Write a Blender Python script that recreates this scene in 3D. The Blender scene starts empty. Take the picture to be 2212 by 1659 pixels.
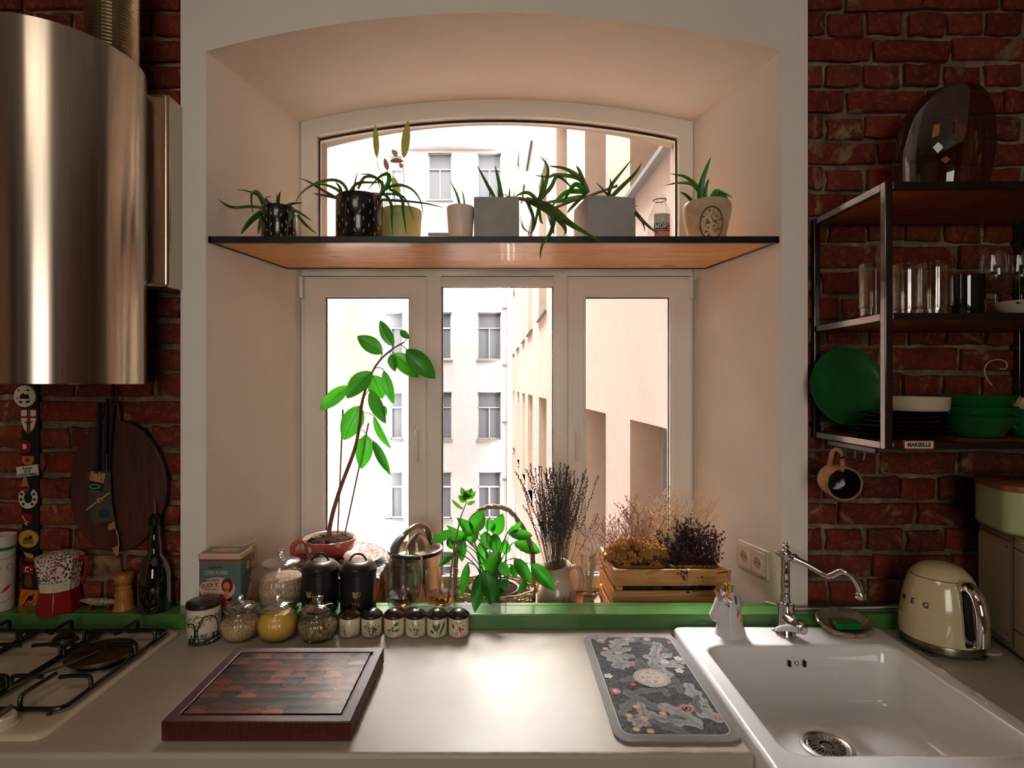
import bpy, bmesh, math, random
from mathutils import Vector, Matrix, Quaternion
sc = bpy.context.scene
COL = sc.collection
R = math.radians
pi = math.pi
rnd = random.Random(7)

# ---------------------------------------------------------------- camera, sky, fill lights, exposure
F_PX, CX, CY, EYE = 1200.0, 1085.0, 832.0, 1.65        # focal length in pixels of the 2212x1659 frame
cam_d = bpy.data.cameras.new('camera'); cam = bpy.data.objects.new('camera', cam_d); COL.objects.link(cam)
cam.location = (0, 0, EYE); cam.rotation_euler = (R(90), 0, 0)
cam_d.sensor_width = 36; cam_d.lens = 36 * F_PX / 2212
cam_d.shift_x = (1106 - CX) / 2212; cam_d.shift_y = (CY - 829.5) / 2212
cam_d.clip_start = 0.02; cam_d.clip_end = 300
sc.camera = cam

world = bpy.data.worlds.new('overcast_sky'); sc.world = world; world.use_nodes = True
bg = world.node_tree.nodes['Background']
bg.inputs[0].default_value = (1.0, 0.97, 0.95, 1); bg.inputs[1].default_value = 80.0

def area_light(name, loc, rot, sx, sy, power, col):
    d = bpy.data.lights.new(name, 'AREA'); d.shape = 'RECTANGLE'; d.size = sx; d.size_y = sy
    d.energy = power; d.color = col
    o = bpy.data.objects.new(name, d); COL.objects.link(o); o.location = loc; o.rotation_euler = rot
    return o
# warm fill added under the ceiling behind the camera to lift the interior
area_light('ceiling_fill_light', (-0.75, -0.35, 3.1), (R(12), 0, 0), 0.8, 0.8, 6, (1.0, 0.85, 0.68))
# frontal fill added at the rear wall to brighten window frame and niche
area_light('rear_fill_light', (0.1, -2.42, 1.75), (R(90), 0, 0), 1.3, 1.5, 25, (1.0, 0.93, 0.84))
vs = sc.view_settings
vs.view_transform = 'Standard'; vs.look = 'None'; vs.gamma = 1; vs.use_curve_mapping = False
vs.exposure = 0.45
sc.cycles.max_bounces = 8; sc.cycles.diffuse_bounces = 4; sc.cycles.glossy_bounces = 3
sc.cycles.transmission_bounces = 6; sc.cycles.transparent_max_bounces = 16
sc.cycles.caustics_reflective = False; sc.cycles.caustics_refractive = False
sc.cycles.sample_clamp_indirect = 6; sc.cycles.use_adaptive_sampling = True; sc.cycles.adaptive_threshold = 0.03; sc.cycles.adaptive_min_samples = 32

def at(x, y, Y):
    "the point of the room at depth Y that the photograph shows at pixel (x, y)"
    return Vector(((x - CX) * Y / F_PX, Y, EYE - (y - CY) * Y / F_PX))
def px(n, Y): return n * Y / F_PX

# ---------------------------------------------------------------- colours and materials
def lin(c):
    out = []
    for v in c[:3]:
        v = v / 255.0
        out.append(v / 12.92 if v <= 0.04045 else ((v + 0.055) / 1.055) ** 2.4)
    return (*out, 1.0)
MATS = {}
class NT:
    def __init__(s, name):
        s.m = bpy.data.materials.new(name); s.m.use_nodes = True
        s.t = s.m.node_tree; s.n = s.t.nodes
        s.b = s.n['Principled BSDF']; s.out = s.n['Material Output']
    def node(s, typ, **kw):
        x = s.n.new(typ)
        for k, v in kw.items(): setattr(x, k, v)
        return x
    def link(s, a, b): s.t.links.new(a, b)
    def coord(s, scale=(1, 1, 1), rot=(0, 0, 0), loc=(0, 0, 0), src='Object'):
        tc = s.node('ShaderNodeTexCoord'); mp = s.node('ShaderNodeMapping')
        mp.inputs['Scale'].default_value = scale; mp.inputs['Rotation'].default_value = rot
        mp.inputs['Location'].default_value = loc
        s.link(tc.outputs[src], mp.inputs[0]); return mp.outputs[0]
    def noise(s, vec, scale=5, detail=4, rough=.55, dist=0):
        x = s.node('ShaderNodeTexNoise'); x.inputs['Scale'].default_value = scale
        x.inputs['Detail'].default_value = detail; x.inputs['Roughness'].default_value = rough
        x.inputs['Distortion'].default_value = dist
        if vec is not None: s.link(vec, x.inputs['Vector'])
        return x.outputs['Fac']
    def ramp(s, fac, stops, interp='LINEAR'):
        x = s.node('ShaderNodeValToRGB'); x.color_ramp.interpolation = interp
        e = x.color_ramp.elements
        while len(e) < len(stops): e.new(0.5)
        for k, (p, c) in enumerate(stops):
            e[k].position = p; e[k].color = c if len(c) == 4 else lin(c)
        s.link(fac, x.inputs[0]); return x.outputs[0]
    def mix(s, fac, a, b, blend='MIX'):
        x = s.node('ShaderNodeMix', data_type='RGBA', blend_type=blend)
        for sock, v in ((x.inputs[0], fac), (x.inputs[6], a), (x.inputs[7], b)):
            if hasattr(v, 'is_linked'): s.link(v, sock)
            elif isinstance(v, (int, float)): sock.default_value = v
            else: sock.default_value = v if len(v) == 4 and max(v) <= 1 else lin(v)
        return x.outputs[2]
    def bump(s, h, strength=.2, dist=.01, prev=None):
        x = s.node('ShaderNodeBump'); x.inputs['Strength'].default_value = strength
        x.inputs['Distance'].default_value = dist; s.link(h, x.inputs['Height'])
        if prev is not None: s.link(prev, x.inputs['Normal'])
        s.link(x.outputs[0], s.b.inputs['Normal']); return x.outputs[0]
    def set(s, **kw):
        for k, v in kw.items():
            sock = s.b.inputs[k.replace('_', ' ')]
            if hasattr(v, 'is_linked'): s.link(v, sock)
            else: sock.default_value = v
        return s

def M(name, col=(200, 200, 200), rough=.5, metal=0.0, coat=0.0, spec=.5, vary=None, bump=None, sub=0.0, sheen=0.0):
    """plain procedural material; vary = (scale, other colour, amount), bump = (scale, strength, distance)"""
    if name in MATS: return MATS[name]
    t = NT(name)
    t.set(Base_Color=lin(col), Roughness=rough, Metallic=metal, Coat_Weight=coat, Specular_IOR_Level=spec, Sheen_Weight=sheen)
    if sub: t.set(Subsurface_Weight=sub, Subsurface_Scale=.01)
    vec = None
    if vary:
        vec = t.coord()
        n = t.noise(vec, vary[0], 3, .6)
        f = t.ramp(n, [(.35, (0, 0, 0, 1)), (.68, (vary[2],) * 3 + (1,))])
        t.set(Base_Color=t.mix(f, col, vary[1]))
    if bump:
        vec = vec or t.coord()
        t.bump(t.noise(vec, bump[0], 2, .6), bump[1], bump[2])
    MATS[name] = t.m; return t.m

def thin_glass(name, tint=(255, 255, 255), refl=.06, rough=.02, edge=.55, body=0.0, body_col=(200, 200, 200)):
    "a single wall of glass: clear straight through, mirror-like towards its rim"
    if name in MATS: return MATS[name]
    t = NT(name); n = t.n; n.remove(t.b)
    tr = t.node('ShaderNodeBsdfTransparent'); tr.inputs[0].default_value = lin(tint)
    gl = t.node('ShaderNodeBsdfGlossy'); gl.inputs['Roughness'].default_value = rough
    gl.inputs[0].default_value = (.95, .95, .95, 1)
    lw = t.node('ShaderNodeLayerWeight'); lw.inputs[0].default_value = .28
    mr = t.node('ShaderNodeMapRange'); mr.inputs['To Min'].default_value = refl; mr.inputs['To Max'].default_value = edge
    t.link(lw.outputs['Facing'], mr.inputs['Value'])
    mx = t.node('ShaderNodeMixShader'); t.link(mr.outputs[0], mx.inputs[0]); t.link(tr.outputs[0], mx.inputs[1]); t.link(gl.outputs[0], mx.inputs[2])
    last = mx.outputs[0]
    if body:
        df = t.node('ShaderNodeBsdfDiffuse'); df.inputs[0].default_value = lin(body_col)
        m2 = t.node('ShaderNodeMixShader'); m2.inputs[0].default_value = body
        t.link(last, m2.inputs[1]); t.link(df.outputs[0], m2.inputs[2]); last = m2.outputs[0]
    t.link(last, t.out.inputs[0]); MATS[name] = t.m; return t.m
def solid_glass(name, col=(255, 255, 255), rough=0.0, ior=1.45):
    if name in MATS: return MATS[name]
    t = NT(name); t.set(Base_Color=lin(col), Roughness=rough, IOR=ior, Transmission_Weight=1.0)
    MATS[name] = t.m; return t.m
def leaf_mat(name, col, back=None, trans=.45, rough=.35, trans_col=None):
    if name in MATS: return MATS[name]
    t = NT(name); vec = t.coord()
    n = t.noise(vec, 18, 3)
    c = t.mix(t.ramp(n, [(.3, (0, 0, 0, 1)), (.75, (1, 1, 1, 1))]), col, back or col)
    t.set(Base_Color=c, Roughness=rough)
    tl = t.node('ShaderNodeBsdfTranslucent'); tl.inputs[0].default_value = lin(trans_col or col)
    mx = t.node('ShaderNodeMixShader'); mx.inputs[0].default_value = trans
    t.link(t.b.outputs[0], mx.inputs[1]); t.link(tl.outputs[0], mx.inputs[2]); t.link(mx.outputs[0], t.out.inputs[0])
    MATS[name] = t.m; return t.m
def wood(name, c1, c2, axis=0, scale=14, rough=.5, knots=True, spec=.5, stretch=9, coat=0):
    if name in MATS: return MATS[name]
    t = NT(name); s = [scale] * 3; s[axis] = scale / stretch
    v = t.coord(scale=s)
    a = t.noise(v, 1.0, 6, .65, 1.2); b = t.noise(v, 5.0, 3, .6, .3)
    w = t.node('ShaderNodeMath', operation='MULTIPLY'); t.link(a, w.inputs[0]); w.inputs[1].default_value = 9
    fr = t.node('ShaderNodeMath', operation='FRACT'); t.link(w.outputs[0], fr.inputs[0])
    f = t.mix(.5, fr.outputs[0], b)
    col = t.ramp(f, [(.15, c2), (.55, c1), (.9, tuple(min(255, int(x * 1.08)) for x in c1))])
    if knots:
        s2 = [7] * 3; s2[axis] = 3
        vo = t.node('ShaderNodeTexVoronoi'); vo.inputs['Scale'].default_value = 1.0; t.link(t.coord(scale=s2), vo.inputs['Vector'])
        k = t.ramp(vo.outputs['Distance'], [(.05, (1, 1, 1, 1)), (.13, (0, 0, 0, 1))])
        col = t.mix(k, col, tuple(int(x * .45) for x in c2))
    t.set(Base_Color=col, Roughness=rough, Specular_IOR_Level=spec, Coat_Weight=coat)
    t.bump(b, .08, .003); MATS[name] = t.m; return t.m

# ---------------------------------------------------------------- mesh builder
class MB:
    def __init__(s): s.v = []; s.f = []
    def add(s, vs, fs):
        o = len(s.v); s.v += [Vector(p) for p in vs]; s.f += [tuple(i + o for i in f) for f in fs]; return s
    def box(s, lo, hi):
        (a, b, c), (d, e, f) = lo, hi
        return s.add([(a, b, c), (d, b, c), (d, e, c), (a, e, c), (a, b, f), (d, b, f), (d, e, f), (a, e, f)],
                     [(0, 3, 2, 1), (4, 5, 6, 7), (0, 1, 5, 4), (1, 2, 6, 5), (2, 3, 7, 6), (3, 0, 4, 7)])
    def loft(s, loops, cap0=True, cap1=True, closed=True):
        n = len(loops[0]); vs = [p for l in loops for p in l]; fs = []
        for k in range(len(loops) - 1):
            for i in range(n if closed else n - 1):
                j = (i + 1) % n; fs.append((k * n + i, k * n + j, (k + 1) * n + j, (k + 1) * n + i))
        if cap0: fs.append(tuple(range(n - 1, -1, -1)))
        if cap1: fs.append(tuple((len(loops) - 1) * n + i for i in range(n)))
        return s.add(vs, fs)
    def lathe(s, prof, seg=32, c=(0, 0, 0), ribs=0, amp=0.0, rib_range=None, ex=1.0, ey=1.0):
        c = Vector(c); vs = []; fs = []; rows = []
        for r, z in prof:
            if abs(r) < 1e-6:
                rows.append([len(vs)]); vs.append(c + Vector((0, 0, z)))
            else:
                row = []
                k = amp if ribs and (rib_range is None or rib_range[0] <= z <= rib_range[1]) else 0
                for i in range(seg):
                    a = 2 * pi * i / seg; rr = r * (1 + k * math.cos(ribs * a)) if k else r
                    row.append(len(vs)); vs.append(c + Vector((rr * math.cos(a) * ex, rr * math.sin(a) * ey, z)))
                rows.append(row)
        for a, b in zip(rows, rows[1:]):
            for i in range(seg):
                j = (i + 1) % seg
                if len(a) == 1 and len(b) == 1: break
                if len(a) == 1: fs.append((a[0], b[j], b[i]))
                elif len(b) == 1: fs.append((a[i], a[j], b[0]))
                else: fs.append((a[i], a[j], b[j], b[i]))
        return s.add(vs, fs)
    def tube(s, path, r, seg=8, caps=True, closed=False, flat=None):
        path = [Vector(p) for p in path]; n = len(path)
        rs = [r] * n if isinstance(r, (int, float)) else list(r)
        loops = []; up = None
        for i, p in enumerate(path):
            a = path[(i - 1) % n] if (closed or i) else p; b = path[(i + 1) % n] if (closed or i < n - 1) else p
            t = (b - a).normalized() if (b - a).length > 1e-9 else Vector((0, 0, 1))
            if up is None:
                up = Vector((0, 0, 1)) if abs(t.z) < .9 else Vector((0, 1, 0))
            u = (up - t * up.dot(t)); u = u.normalized() if u.length > 1e-6 else t.orthogonal().normalized()
            up = u; w = t.cross(u); fx = flat or 1.0
            loops.append([p + (u * math.cos(2 * pi * k / seg) + w * math.sin(2 * pi * k / seg) * fx) * rs[i] for k in range(seg)])
        if closed: loops.append(loops[0]); caps = False
        return s.loft(loops, caps, caps)
    def prism(s, poly, a, b, plane='xy'):
        def P(u, w, h): return {'xy': (u, w, h), 'xz': (u, h, w), 'yz': (h, u, w)}[plane]
        return s.loft([[P(u, w, a) for u, w in poly], [P(u, w, b) for u, w in poly]])
    def sphere(s, c, r, seg=12, rings=8, sx=1, sy=1, sz=1):
        c = Vector(c); prof = [(math.sin(pi * k / rings), -math.cos(pi * k / rings)) for k in range(rings + 1)]
        m = MB().lathe([(0 if k in (0, rings) else p[0], p[1]) for k, p in enumerate(prof)], seg)
        return s.add([c + Vector((v.x * r * sx, v.y * r * sy, v.z * r * sz)) for v in m.v], m.f)
    def grid(s, rows):
        n = len(rows[0]); fs = [(k * n + i, k * n + i + 1, (k + 1) * n + i + 1, (k + 1) * n + i) for k in range(len(rows) - 1) for i in range(n - 1)]
        return s.add([p for r in rows for p in r], fs)
    def xf(s, mat): s.v = [mat @ v for v in s.v]; return s
    def move(s, d): d = Vector(d); s.v = [v + d for v in s.v]; return s
    def join(s, o): return s.add(o.v, o.f)
    def build(s, name, mat, parent=None, smooth=35, bevel=0, segs=2, fix=True, solid=0, origin=None, mods=()):
        me = bpy.data.meshes.new(name)
        if parent is not None: org = ORG[parent.name]
        elif origin is not None: org = Vector(origin)
        else:
            lo = [min(v[i] for v in s.v) for i in range(3)]; hi = [max(v[i] for v in s.v) for i in range(3)]
            org = Vector(((lo[0] + hi[0]) / 2, (lo[1] + hi[1]) / 2, lo[2]))
        me.from_pydata([v - org for v in s.v], [], s.f)
        if fix:
            bm = bmesh.new(); bm.from_mesh(me); bmesh.ops.recalc_face_normals(bm, faces=bm.faces); bm.to_mesh(me); bm.free()
        if smooth:
            me.polygons.foreach_set('use_smooth', [True] * len(me.polygons)); me.set_sharp_from_angle(angle=R(smooth))
        me.materials.append(mat)
        o = bpy.data.objects.new(name, me); COL.objects.link(o); o.location = org if parent is None else (0, 0, 0)
        if parent is not None: o.parent = parent
        ORG[o.name] = org
        if solid:
            m = o.modifiers.new('thickness', 'SOLIDIFY'); m.thickness = solid; m.offset = 0
        if bevel:
            m = o.modifiers.new('bevel', 'BEVEL'); m.width = bevel; m.segments = segs; m.limit_method = 'ANGLE'; m.angle_limit = R(40)
            m.harden_normals = False
        for kind, kw in mods:
            m = o.modifiers.new(kind.lower(), kind)
            for k, v in kw.items(): setattr(m, k, v)
        return o
ORG = {}
def tag(o, label, cat, group=None, kind=None):
    o['label'] = label
    if cat: o['category'] = cat
    if group: o['group'] = group
    if kind: o['kind'] = kind
    return o
def thing(name, label, cat, loc, group=None):
    o = bpy.data.objects.new(name, None); COL.objects.link(o); o.location = loc; o.empty_display_size = .05
    ORG[o.name] = Vector(loc); return tag(o, label, cat, group)
def struct(o, label=None):
    o['kind'] = 'structure'
    if label: o['label'] = label
    return o
def copy_obj(o, parent, loc=(0, 0, 0), rot=None):
    c = o.copy(); COL.objects.link(c); c.parent = parent; c.location = loc
    if rot is not None: c.rotation_euler = rot
    return c
def rrect(x0, x1, y0, y1, r, n=5):
    "rounded rectangle outline, anticlockwise"
    pts = []
    for cx, cy, a0 in ((x1 - r, y0 + r, -90), (x1 - r, y1 - r, 0), (x0 + r, y1 - r, 90), (x0 + r, y0 + r, 180)):
        for k in range(n + 1):
            a = R(a0 + 90 * k / n); pts.append((cx + r * math.cos(a), cy + r * math.sin(a)))
    return pts
def ellipse(cx, cy, rx, ry, n=28): return [(cx + rx * math.cos(2 * pi * k / n), cy + ry * math.sin(2 * pi * k / n)) for k in range(n)]
def spline(pts, n=6):
    "Catmull-Rom through the points"
    P = [Vector(p) for p in pts]; out = []
    if len(P) == 2: return [P[0].lerp(P[1], k / n) for k in range(n + 1)]
    for i in range(len(P) - 1):
        a = P[max(i - 1, 0)]; b = P[i]; c = P[i + 1]; d = P[min(i + 2, len(P) - 1)]
        for k in range(n):
            t = k / n
            out.append(.5 * ((2 * b) + (c - a) * t + (2 * a - 5 * b + 4 * c - d) * t * t + (3 * b - a - 3 * c + d) * t ** 3))
    return out + [P[-1]]
# flat print: polygons in a local (u, v) plane, mapped by a function to the surface of a thing
def text_polys(body, size, bold=0.0, shear=0.0, align='CENTER', spacing=1.0, sx=1.0):
    cu = bpy.data.curves.new('lettering', 'FONT'); cu.body = body; cu.size = size; cu.align_x = align; cu.align_y = 'CENTER'
    cu.offset = bold; cu.shear = shear; cu.space_character = spacing; cu.resolution_u = 3; cu.fill_mode = 'FRONT'
    o = bpy.data.objects.new('lettering', cu); COL.objects.link(o)
    me = bpy.data.meshes.new_from_object(o.evaluated_get(bpy.context.evaluated_depsgraph_get()))
    vs = [(v.co.x * sx, v.co.y) for v in me.vertices]; fs = [tuple(p.vertices) for p in me.polygons]
    bpy.data.objects.remove(o); bpy.data.curves.remove(cu); bpy.data.meshes.remove(me)
    return vs, fs
def on_plane(c, u, v):
    c, u, v = Vector(c), Vector(u), Vector(v); return lambda a, b: c + u * a + v * b
def on_drum(c, r, facing, z=0.0):
    "c = axis point, facing = angle of the middle of the print, r = radius or function of height"
    c = Vector(c)
    def f(a, b):
        rr = r(b) if callable(r) else r
        t = facing + a / rr; return c + Vector((rr * math.cos(t), rr * math.sin(t), z + b))
    return f
def print_text(name, parent, mat, fn, body, size, at_uv=(0, 0), rot=0, **kw):
    vs, fs = text_polys(body, size, **kw); c, s_ = math.cos(rot), math.sin(rot)
    m = MB(); m.add([fn(at_uv[0] + x * c - y * s_, at_uv[1] + x * s_ + y * c) for x, y in vs], fs)
    return m.build(name, mat, parent, smooth=0, fix=False)
def stroke(m, fn, pts, w, n=4):
    "a brush stroke of varying width on the surface"
    P = spline([Vector((p[0], p[1], 0)) for p in pts], n) if len(pts) > 2 else [Vector((p[0], p[1], 0)) for p in pts]
    ws = [w] * len(P) if isinstance(w, (int, float)) else [w[0] + (w[1] - w[0]) * k / (len(P) - 1) for k in range(len(P))]
    rows = []
    for i, p in enumerate(P):
        t = (P[min(i + 1, len(P) - 1)] - P[max(i - 1, 0)]); t = t.normalized() if t.length > 1e-9 else Vector((1, 0, 0))
        q = Vector((-t.y, t.x, 0)) * ws[i] / 2
        rows.append([fn((p - q).x, (p - q).y), fn((p + q).x, (p + q).y)])
    m.grid(rows)
def blob(m, fn, poly):
    n = len(poly); cu = sum(p[0] for p in poly) / n; cv = sum(p[1] for p in poly) / n; o = len(m.v)
    for t in (1, .72, .4): m.v += [Vector(fn(cu + (u - cu) * t, cv + (v - cv) * t)) for u, v in poly]
    m.v.append(Vector(fn(cu, cv)))
    for k in range(2): m.f += [(o + k * n + i, o + k * n + (i + 1) % n, o + (k + 1) * n + (i + 1) % n, o + (k + 1) * n + i) for i in range(n)]
    m.f += [(o + 2 * n + i, o + 2 * n + (i + 1) % n, o + 3 * n) for i in range(n)]
def petal(m, fn, a, b, w):
    ax, ay = a; bx, by = b; dx, dy = bx - ax, by - ay; L = math.hypot(dx, dy) or 1e-6; nx, ny = -dy / L * w / 2, dx / L * w / 2
    pts = [(ax, ay), (ax + dx * .3 + nx * .8, ay + dy * .3 + ny * .8), (ax + dx * .6 + nx, ay + dy * .6 + ny), (bx, by),
           (ax + dx * .6 - nx, ay + dy * .6 - ny), (ax + dx * .3 - nx * .8, ay + dy * .3 - ny * .8)]
    blob(m, fn, pts)
# ---------------------------------------------------------------- the room
YB, YW, YF = 1.80, 1.775, 2.277          # brick face, plaster face, window frame face
ZC, ZL, ZS = 0.90, 0.947, 0.804          # worktop, green ledge, window sill
XL, XR = -1.028, 0.976                   # plaster surround
plaster = M('plaster_white', (240, 232, 221), .85, vary=(3, (232, 222, 209), .6), bump=(60, .12, .004))
ceil_m = M('ceiling_paint', (205, 198, 188), .9)
rear_m = M('rear_wall_paint', (150, 118, 98), .9)
floor_m = wood('floor_boards', (120, 82, 52), (92, 60, 38), axis=1, scale=10, knots=False)

def mortar_mat():
    t = NT('lime_mortar'); v = t.coord()
    a = t.noise(v, 9, 4, .65); b = t.noise(v, 70, 3, .7)
    c = t.ramp(a, [(.3, (78, 70, 52)), (.5, (122, 108, 80)), (.72, (170, 150, 116))])
    c = t.mix(t.ramp(b, [(.35, (0, 0, 0, 1)), (.7, (.5, .5, .5, 1))]), c, (62, 50, 36))
    t.set(Base_Color=c, Roughness=.95); t.bump(t.mix(.5, a, b), .8, .012); return t.m
def brick_mat():
    t = NT('old_brick'); v = t.coord(src='Object')
    oi = t.node('ShaderNodeObjectInfo')
    add = t.node('ShaderNodeVectorMath', operation='ADD'); sc_ = t.node('ShaderNodeVectorMath', operation='SCALE')
    t.link(oi.outputs['Location'], sc_.inputs[0]); sc_.inputs['Scale'].default_value = 7.3
    t.link(v, add.inputs[0]); t.link(sc_.outputs[0], add.inputs[1]); vv = add.outputs[0]
    base = t.ramp(oi.outputs['Random'], [(0, (94, 32, 19)), (.3, (116, 40, 22)), (.55, (102, 46, 28)), (.8, (128, 52, 28)), (1, (84, 38, 27))])
    a = t.noise(vv, 14, 4, .65); b = t.noise(vv, 60, 3, .7); d = t.noise(vv, 7, 4, .7, .8)
    c = t.mix(t.ramp(a, [(.38, (0, 0, 0, 1)), (.7, (.75, .75, .75, 1))]), base, (66, 26, 18))
    c = t.mix(t.ramp(b, [(.5, (0, 0, 0, 1)), (.75, (.5, .5, .5, 1))]), c, (160, 84, 50))
    c = t.mix(t.ramp(d, [(.57, (0, 0, 0, 1)), (.68, (.8, .8, .8, 1))]), c, (140, 118, 84))
    t.set(Base_Color=c, Roughness=.85, Specular_IOR_Level=.3); t.bump(t.mix(.5, a, b), .6, .008); return t.m
mortar_m, brick_m = mortar_mat(), brick_mat()

fl = struct(MB().box((-2.3, -2.6, -.05), (1.8, 1.9, 0)).build('floor', floor_m, smooth=0))
ce = struct(MB().box((-2.3, -2.6, 3.25), (1.8, 1.9, 3.3)).build('ceiling', ceil_m, smooth=0))
struct(MB().box((-2.3, -2.6, 0), (-2.2, 1.9, 3.25)).build('wall_side_left', rear_m, smooth=0))
struct(MB().box((1.70, -2.6, 0), (1.8, 1.9, 3.25)).build('wall_side_right', M('dark_side_wall', (96, 62, 46), .9), smooth=0))
wr = struct(MB().box((-2.2, -2.6, 0), (1.7, -2.5, 3.25)).build('wall_rear', rear_m, smooth=0))
# coloured panels added on the unseen rear wall so the steel mirrors stripes
for k, (x0, x1, c) in enumerate(((-1.9, -1.6, (214, 205, 190)), (-1.35, -1.15, (120, 72, 44)), (-.95, -.6, (206, 196, 182)), (.95, 1.15, (52, 120, 58)), (1.3, 1.6, (220, 212, 200)))):
    struct(MB().box((x0, -2.5, .02), (x1, -2.44, 2.5)).build('stripe_panel_%d' % (k + 1), M('rear_panel_%d' % k, c, .6), smooth=0, bevel=.01))

w2 = struct(MB().box((-.62, -2.5, .9), (-.55, -2.4, 2.6)).box((.75, -2.5, .9), (.82, -2.4, 2.6)).box((-.55, -2.5, .9), (.75, -2.4, .98)).box((-.55, -2.5, 2.52), (.75, -2.4, 2.6)).build('rear_fill_frame', M('rear_fill_frame_paint', (220, 214, 204), .5), smooth=0), 'added frame around the rear fill light')  # unseen frame added to give the rear fill a window shape
# brick sections left and right of the plaster: mortar bed with every brick its own piece
def brick_mesh(L, H, seed):
    r = random.Random(seed); a, h = L / 2, H / 2
    base = [(-a, -h), (-a * .3, -h), (a * .35, -h), (a, -h), (a, 0), (a, h), (a * .4, h), (-a * .35, h), (-a, h), (-a, 0)]
    j = lambda s: r.uniform(-s, s)
    ou = [(x + j(.005), z + j(.004)) for x, z in base]
    mid = [(x * (1 - .008 / a) + j(.002), z * (1 - .006 / h) + j(.002)) for x, z in ou]
    inn = [(x * (1 - .022 / a), z * (1 - .018 / h)) for x, z in ou]
    d = [j(.003) for _ in ou]
    m = MB().loft([[(x, .014, z) for x, z in ou], [(x, -.008, z) for x, z in ou], [(x, -.0125 + d[i] * .4, z) for i, (x, z) in enumerate(mid)],
                   [(x, -.014 + d[i], z) for i, (x, z) in enumerate(inn)]], cap0=False)
    me = bpy.data.meshes.new('brick'); me.from_pydata(m.v, [], m.f)
    bm = bmesh.new(); bm.from_mesh(me); bmesh.ops.recalc_face_normals(bm, faces=bm.faces); bm.to_mesh(me); bm.free()
    me.polygons.foreach_set('use_smooth', [True] * len(me.polygons)); me.set_sharp_from_angle(angle=R(50)); me.materials.append(brick_m); return me
BR = {'s': [brick_mesh(.240, .069, k) for k in range(6)], 'h': [brick_mesh(.113, .069, 20 + k) for k in range(6)]}
def brick_wall(name, x0, x1, shift, y=YB):
    r = random.Random(hash(shift) % 97)
    w = MB()
    nx = max(2, int((x1 - x0) / .06)); rows = []
    for k in range(26):
        z = 3.25 * k / 25; rows.append([(x0 + (x1 - x0) * i / nx, y + .006 + r.uniform(-.003, .003), z) for i in range(nx + 1)])
    w.grid(rows); w.box((x0, y + .014, 0), (x1, y + .1, 3.25))
    wo = struct(w.build(name, mortar_m, smooth=60), 'old red brick wall with rough lime mortar joints')
    o0 = ORG[wo.name]; pitch = .0833; z = 2.7735 + pitch * 2.5; row = 0
    while z > .93:
        kind = 's' if row % 2 else 'h'; L = (.240 if kind == 's' else .113); step = L + .014
        x = x0 - r.uniform(0, .03) - (shift if row % 4 == 1 else 0) + (.0 if kind == 's' else -.04)
        while x < x1 - .02:
            a, b = max(x, x0 + .004), min(x + L, x1 - .004)
            if b - a > .03:
                me = r.choice(BR[kind]); o = bpy.data.objects.new('brick', me); COL.objects.link(o); o.parent = wo
                o.location = Vector(((a + b) / 2, y + r.uniform(-.002, .003), z + r.uniform(-.004, .004))) - o0
                o.scale = ((b - a) / L, 1, r.uniform(.95, 1.03)); o.rotation_euler = (0, r.uniform(-.012, .012), r.uniform(-.01, .01))
            x += step + r.uniform(-.006, .008)
        z -= pitch; row += 1
    return wo
brick_wall('wall_left', -1.72, XL, .06)
brick_wall('wall_right', XR, 1.70, .11)
struct(MB().box((-2.2, YB, 0), (-1.72, YB + .1, 3.25)).build('wall_left_end', mortar_m, smooth=0))

# plaster surround with the arched, splayed window niche
NF = (-.947, .892); NB = (-.825, .782)     # niche edges at the room side and at the window
def arc(x0, x1, zs, za, n=28):
    c = (x0 + x1) / 2; h = (x1 - x0) / 2; s = za - zs; rr = (h * h + s * s) / (2 * s)
    return [(x0 + (x1 - x0) * k / n, za - rr + math.sqrt(max(rr * rr - (x0 + (x1 - x0) * k / n - c) ** 2, 0))) for k in range(n + 1)]
AF = arc(*NF, 2.717, 2.840); AB = arc(*NB, 2.730, 2.822)
m = MB()
m.grid([[(x, YW, z) for x, z in AF], [(x, YW, 3.25) for x, z in AF]])                       # above the arch
for a, b, zt, e in ((XL, NF[0], 2.717, 0), (NF[1], XR, 2.717, 1)):
    m.add([(a, YW, 0), (b, YW, 0), (b, YW, 2.717), (b, YW, 3.25), (a, YW, 3.25)], [(0, 1, 2, 3, 4)])
m.add([(XL, YW, 0), (XL, YW, 3.25), (XL, YB + .1, 3.25), (XL, YB + .1, 0)], [(0, 1, 2, 3)])
m.add([(XR, YW, 0), (XR, YW, 3.25), (XR, YB + .1, 3.25), (XR, YB + .1, 0)], [(0, 1, 2, 3)])
m.add([(NF[0], YW, 0), (NF[1], YW, 0), (NF[1], YW, .78), (NF[0], YW, .78)], [(0, 1, 2, 3)])
m.grid([[(a[0] + (b[0] - a[0]) * t, YW + (YF + .02 - YW) * t, a[1] + (b[1] - a[1]) * t) for a, b in zip(AF, AB)] for t in (0, .03, .5, 1)])  # soffit
for k in (0, 1):
    m.grid([[(NF[k] + (NB[k] - NF[k]) * t, YW + (YF + .02 - YW) * t, z if z < 2.7 else AF[0][1] + (AB[0][1] - AF[0][1]) * t) for t in (0, .03, .5, 1)] for z in (.7, .9, 1.5, 2.1, 2.717)])
bmw = m.build('wall_center', plaster, smooth=30)
struct(bmw, 'white plaster surround with an arched splayed window niche')
MB().box((NB[0] - .16, YW + .002, ZS - .05), (NB[1] + .14, YF + .08, ZS)).build('window_sill', wood('sill_wood', (176, 118, 66), (146, 92, 48), axis=0, scale=9, knots=False), bmw, bevel=.004)

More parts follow.
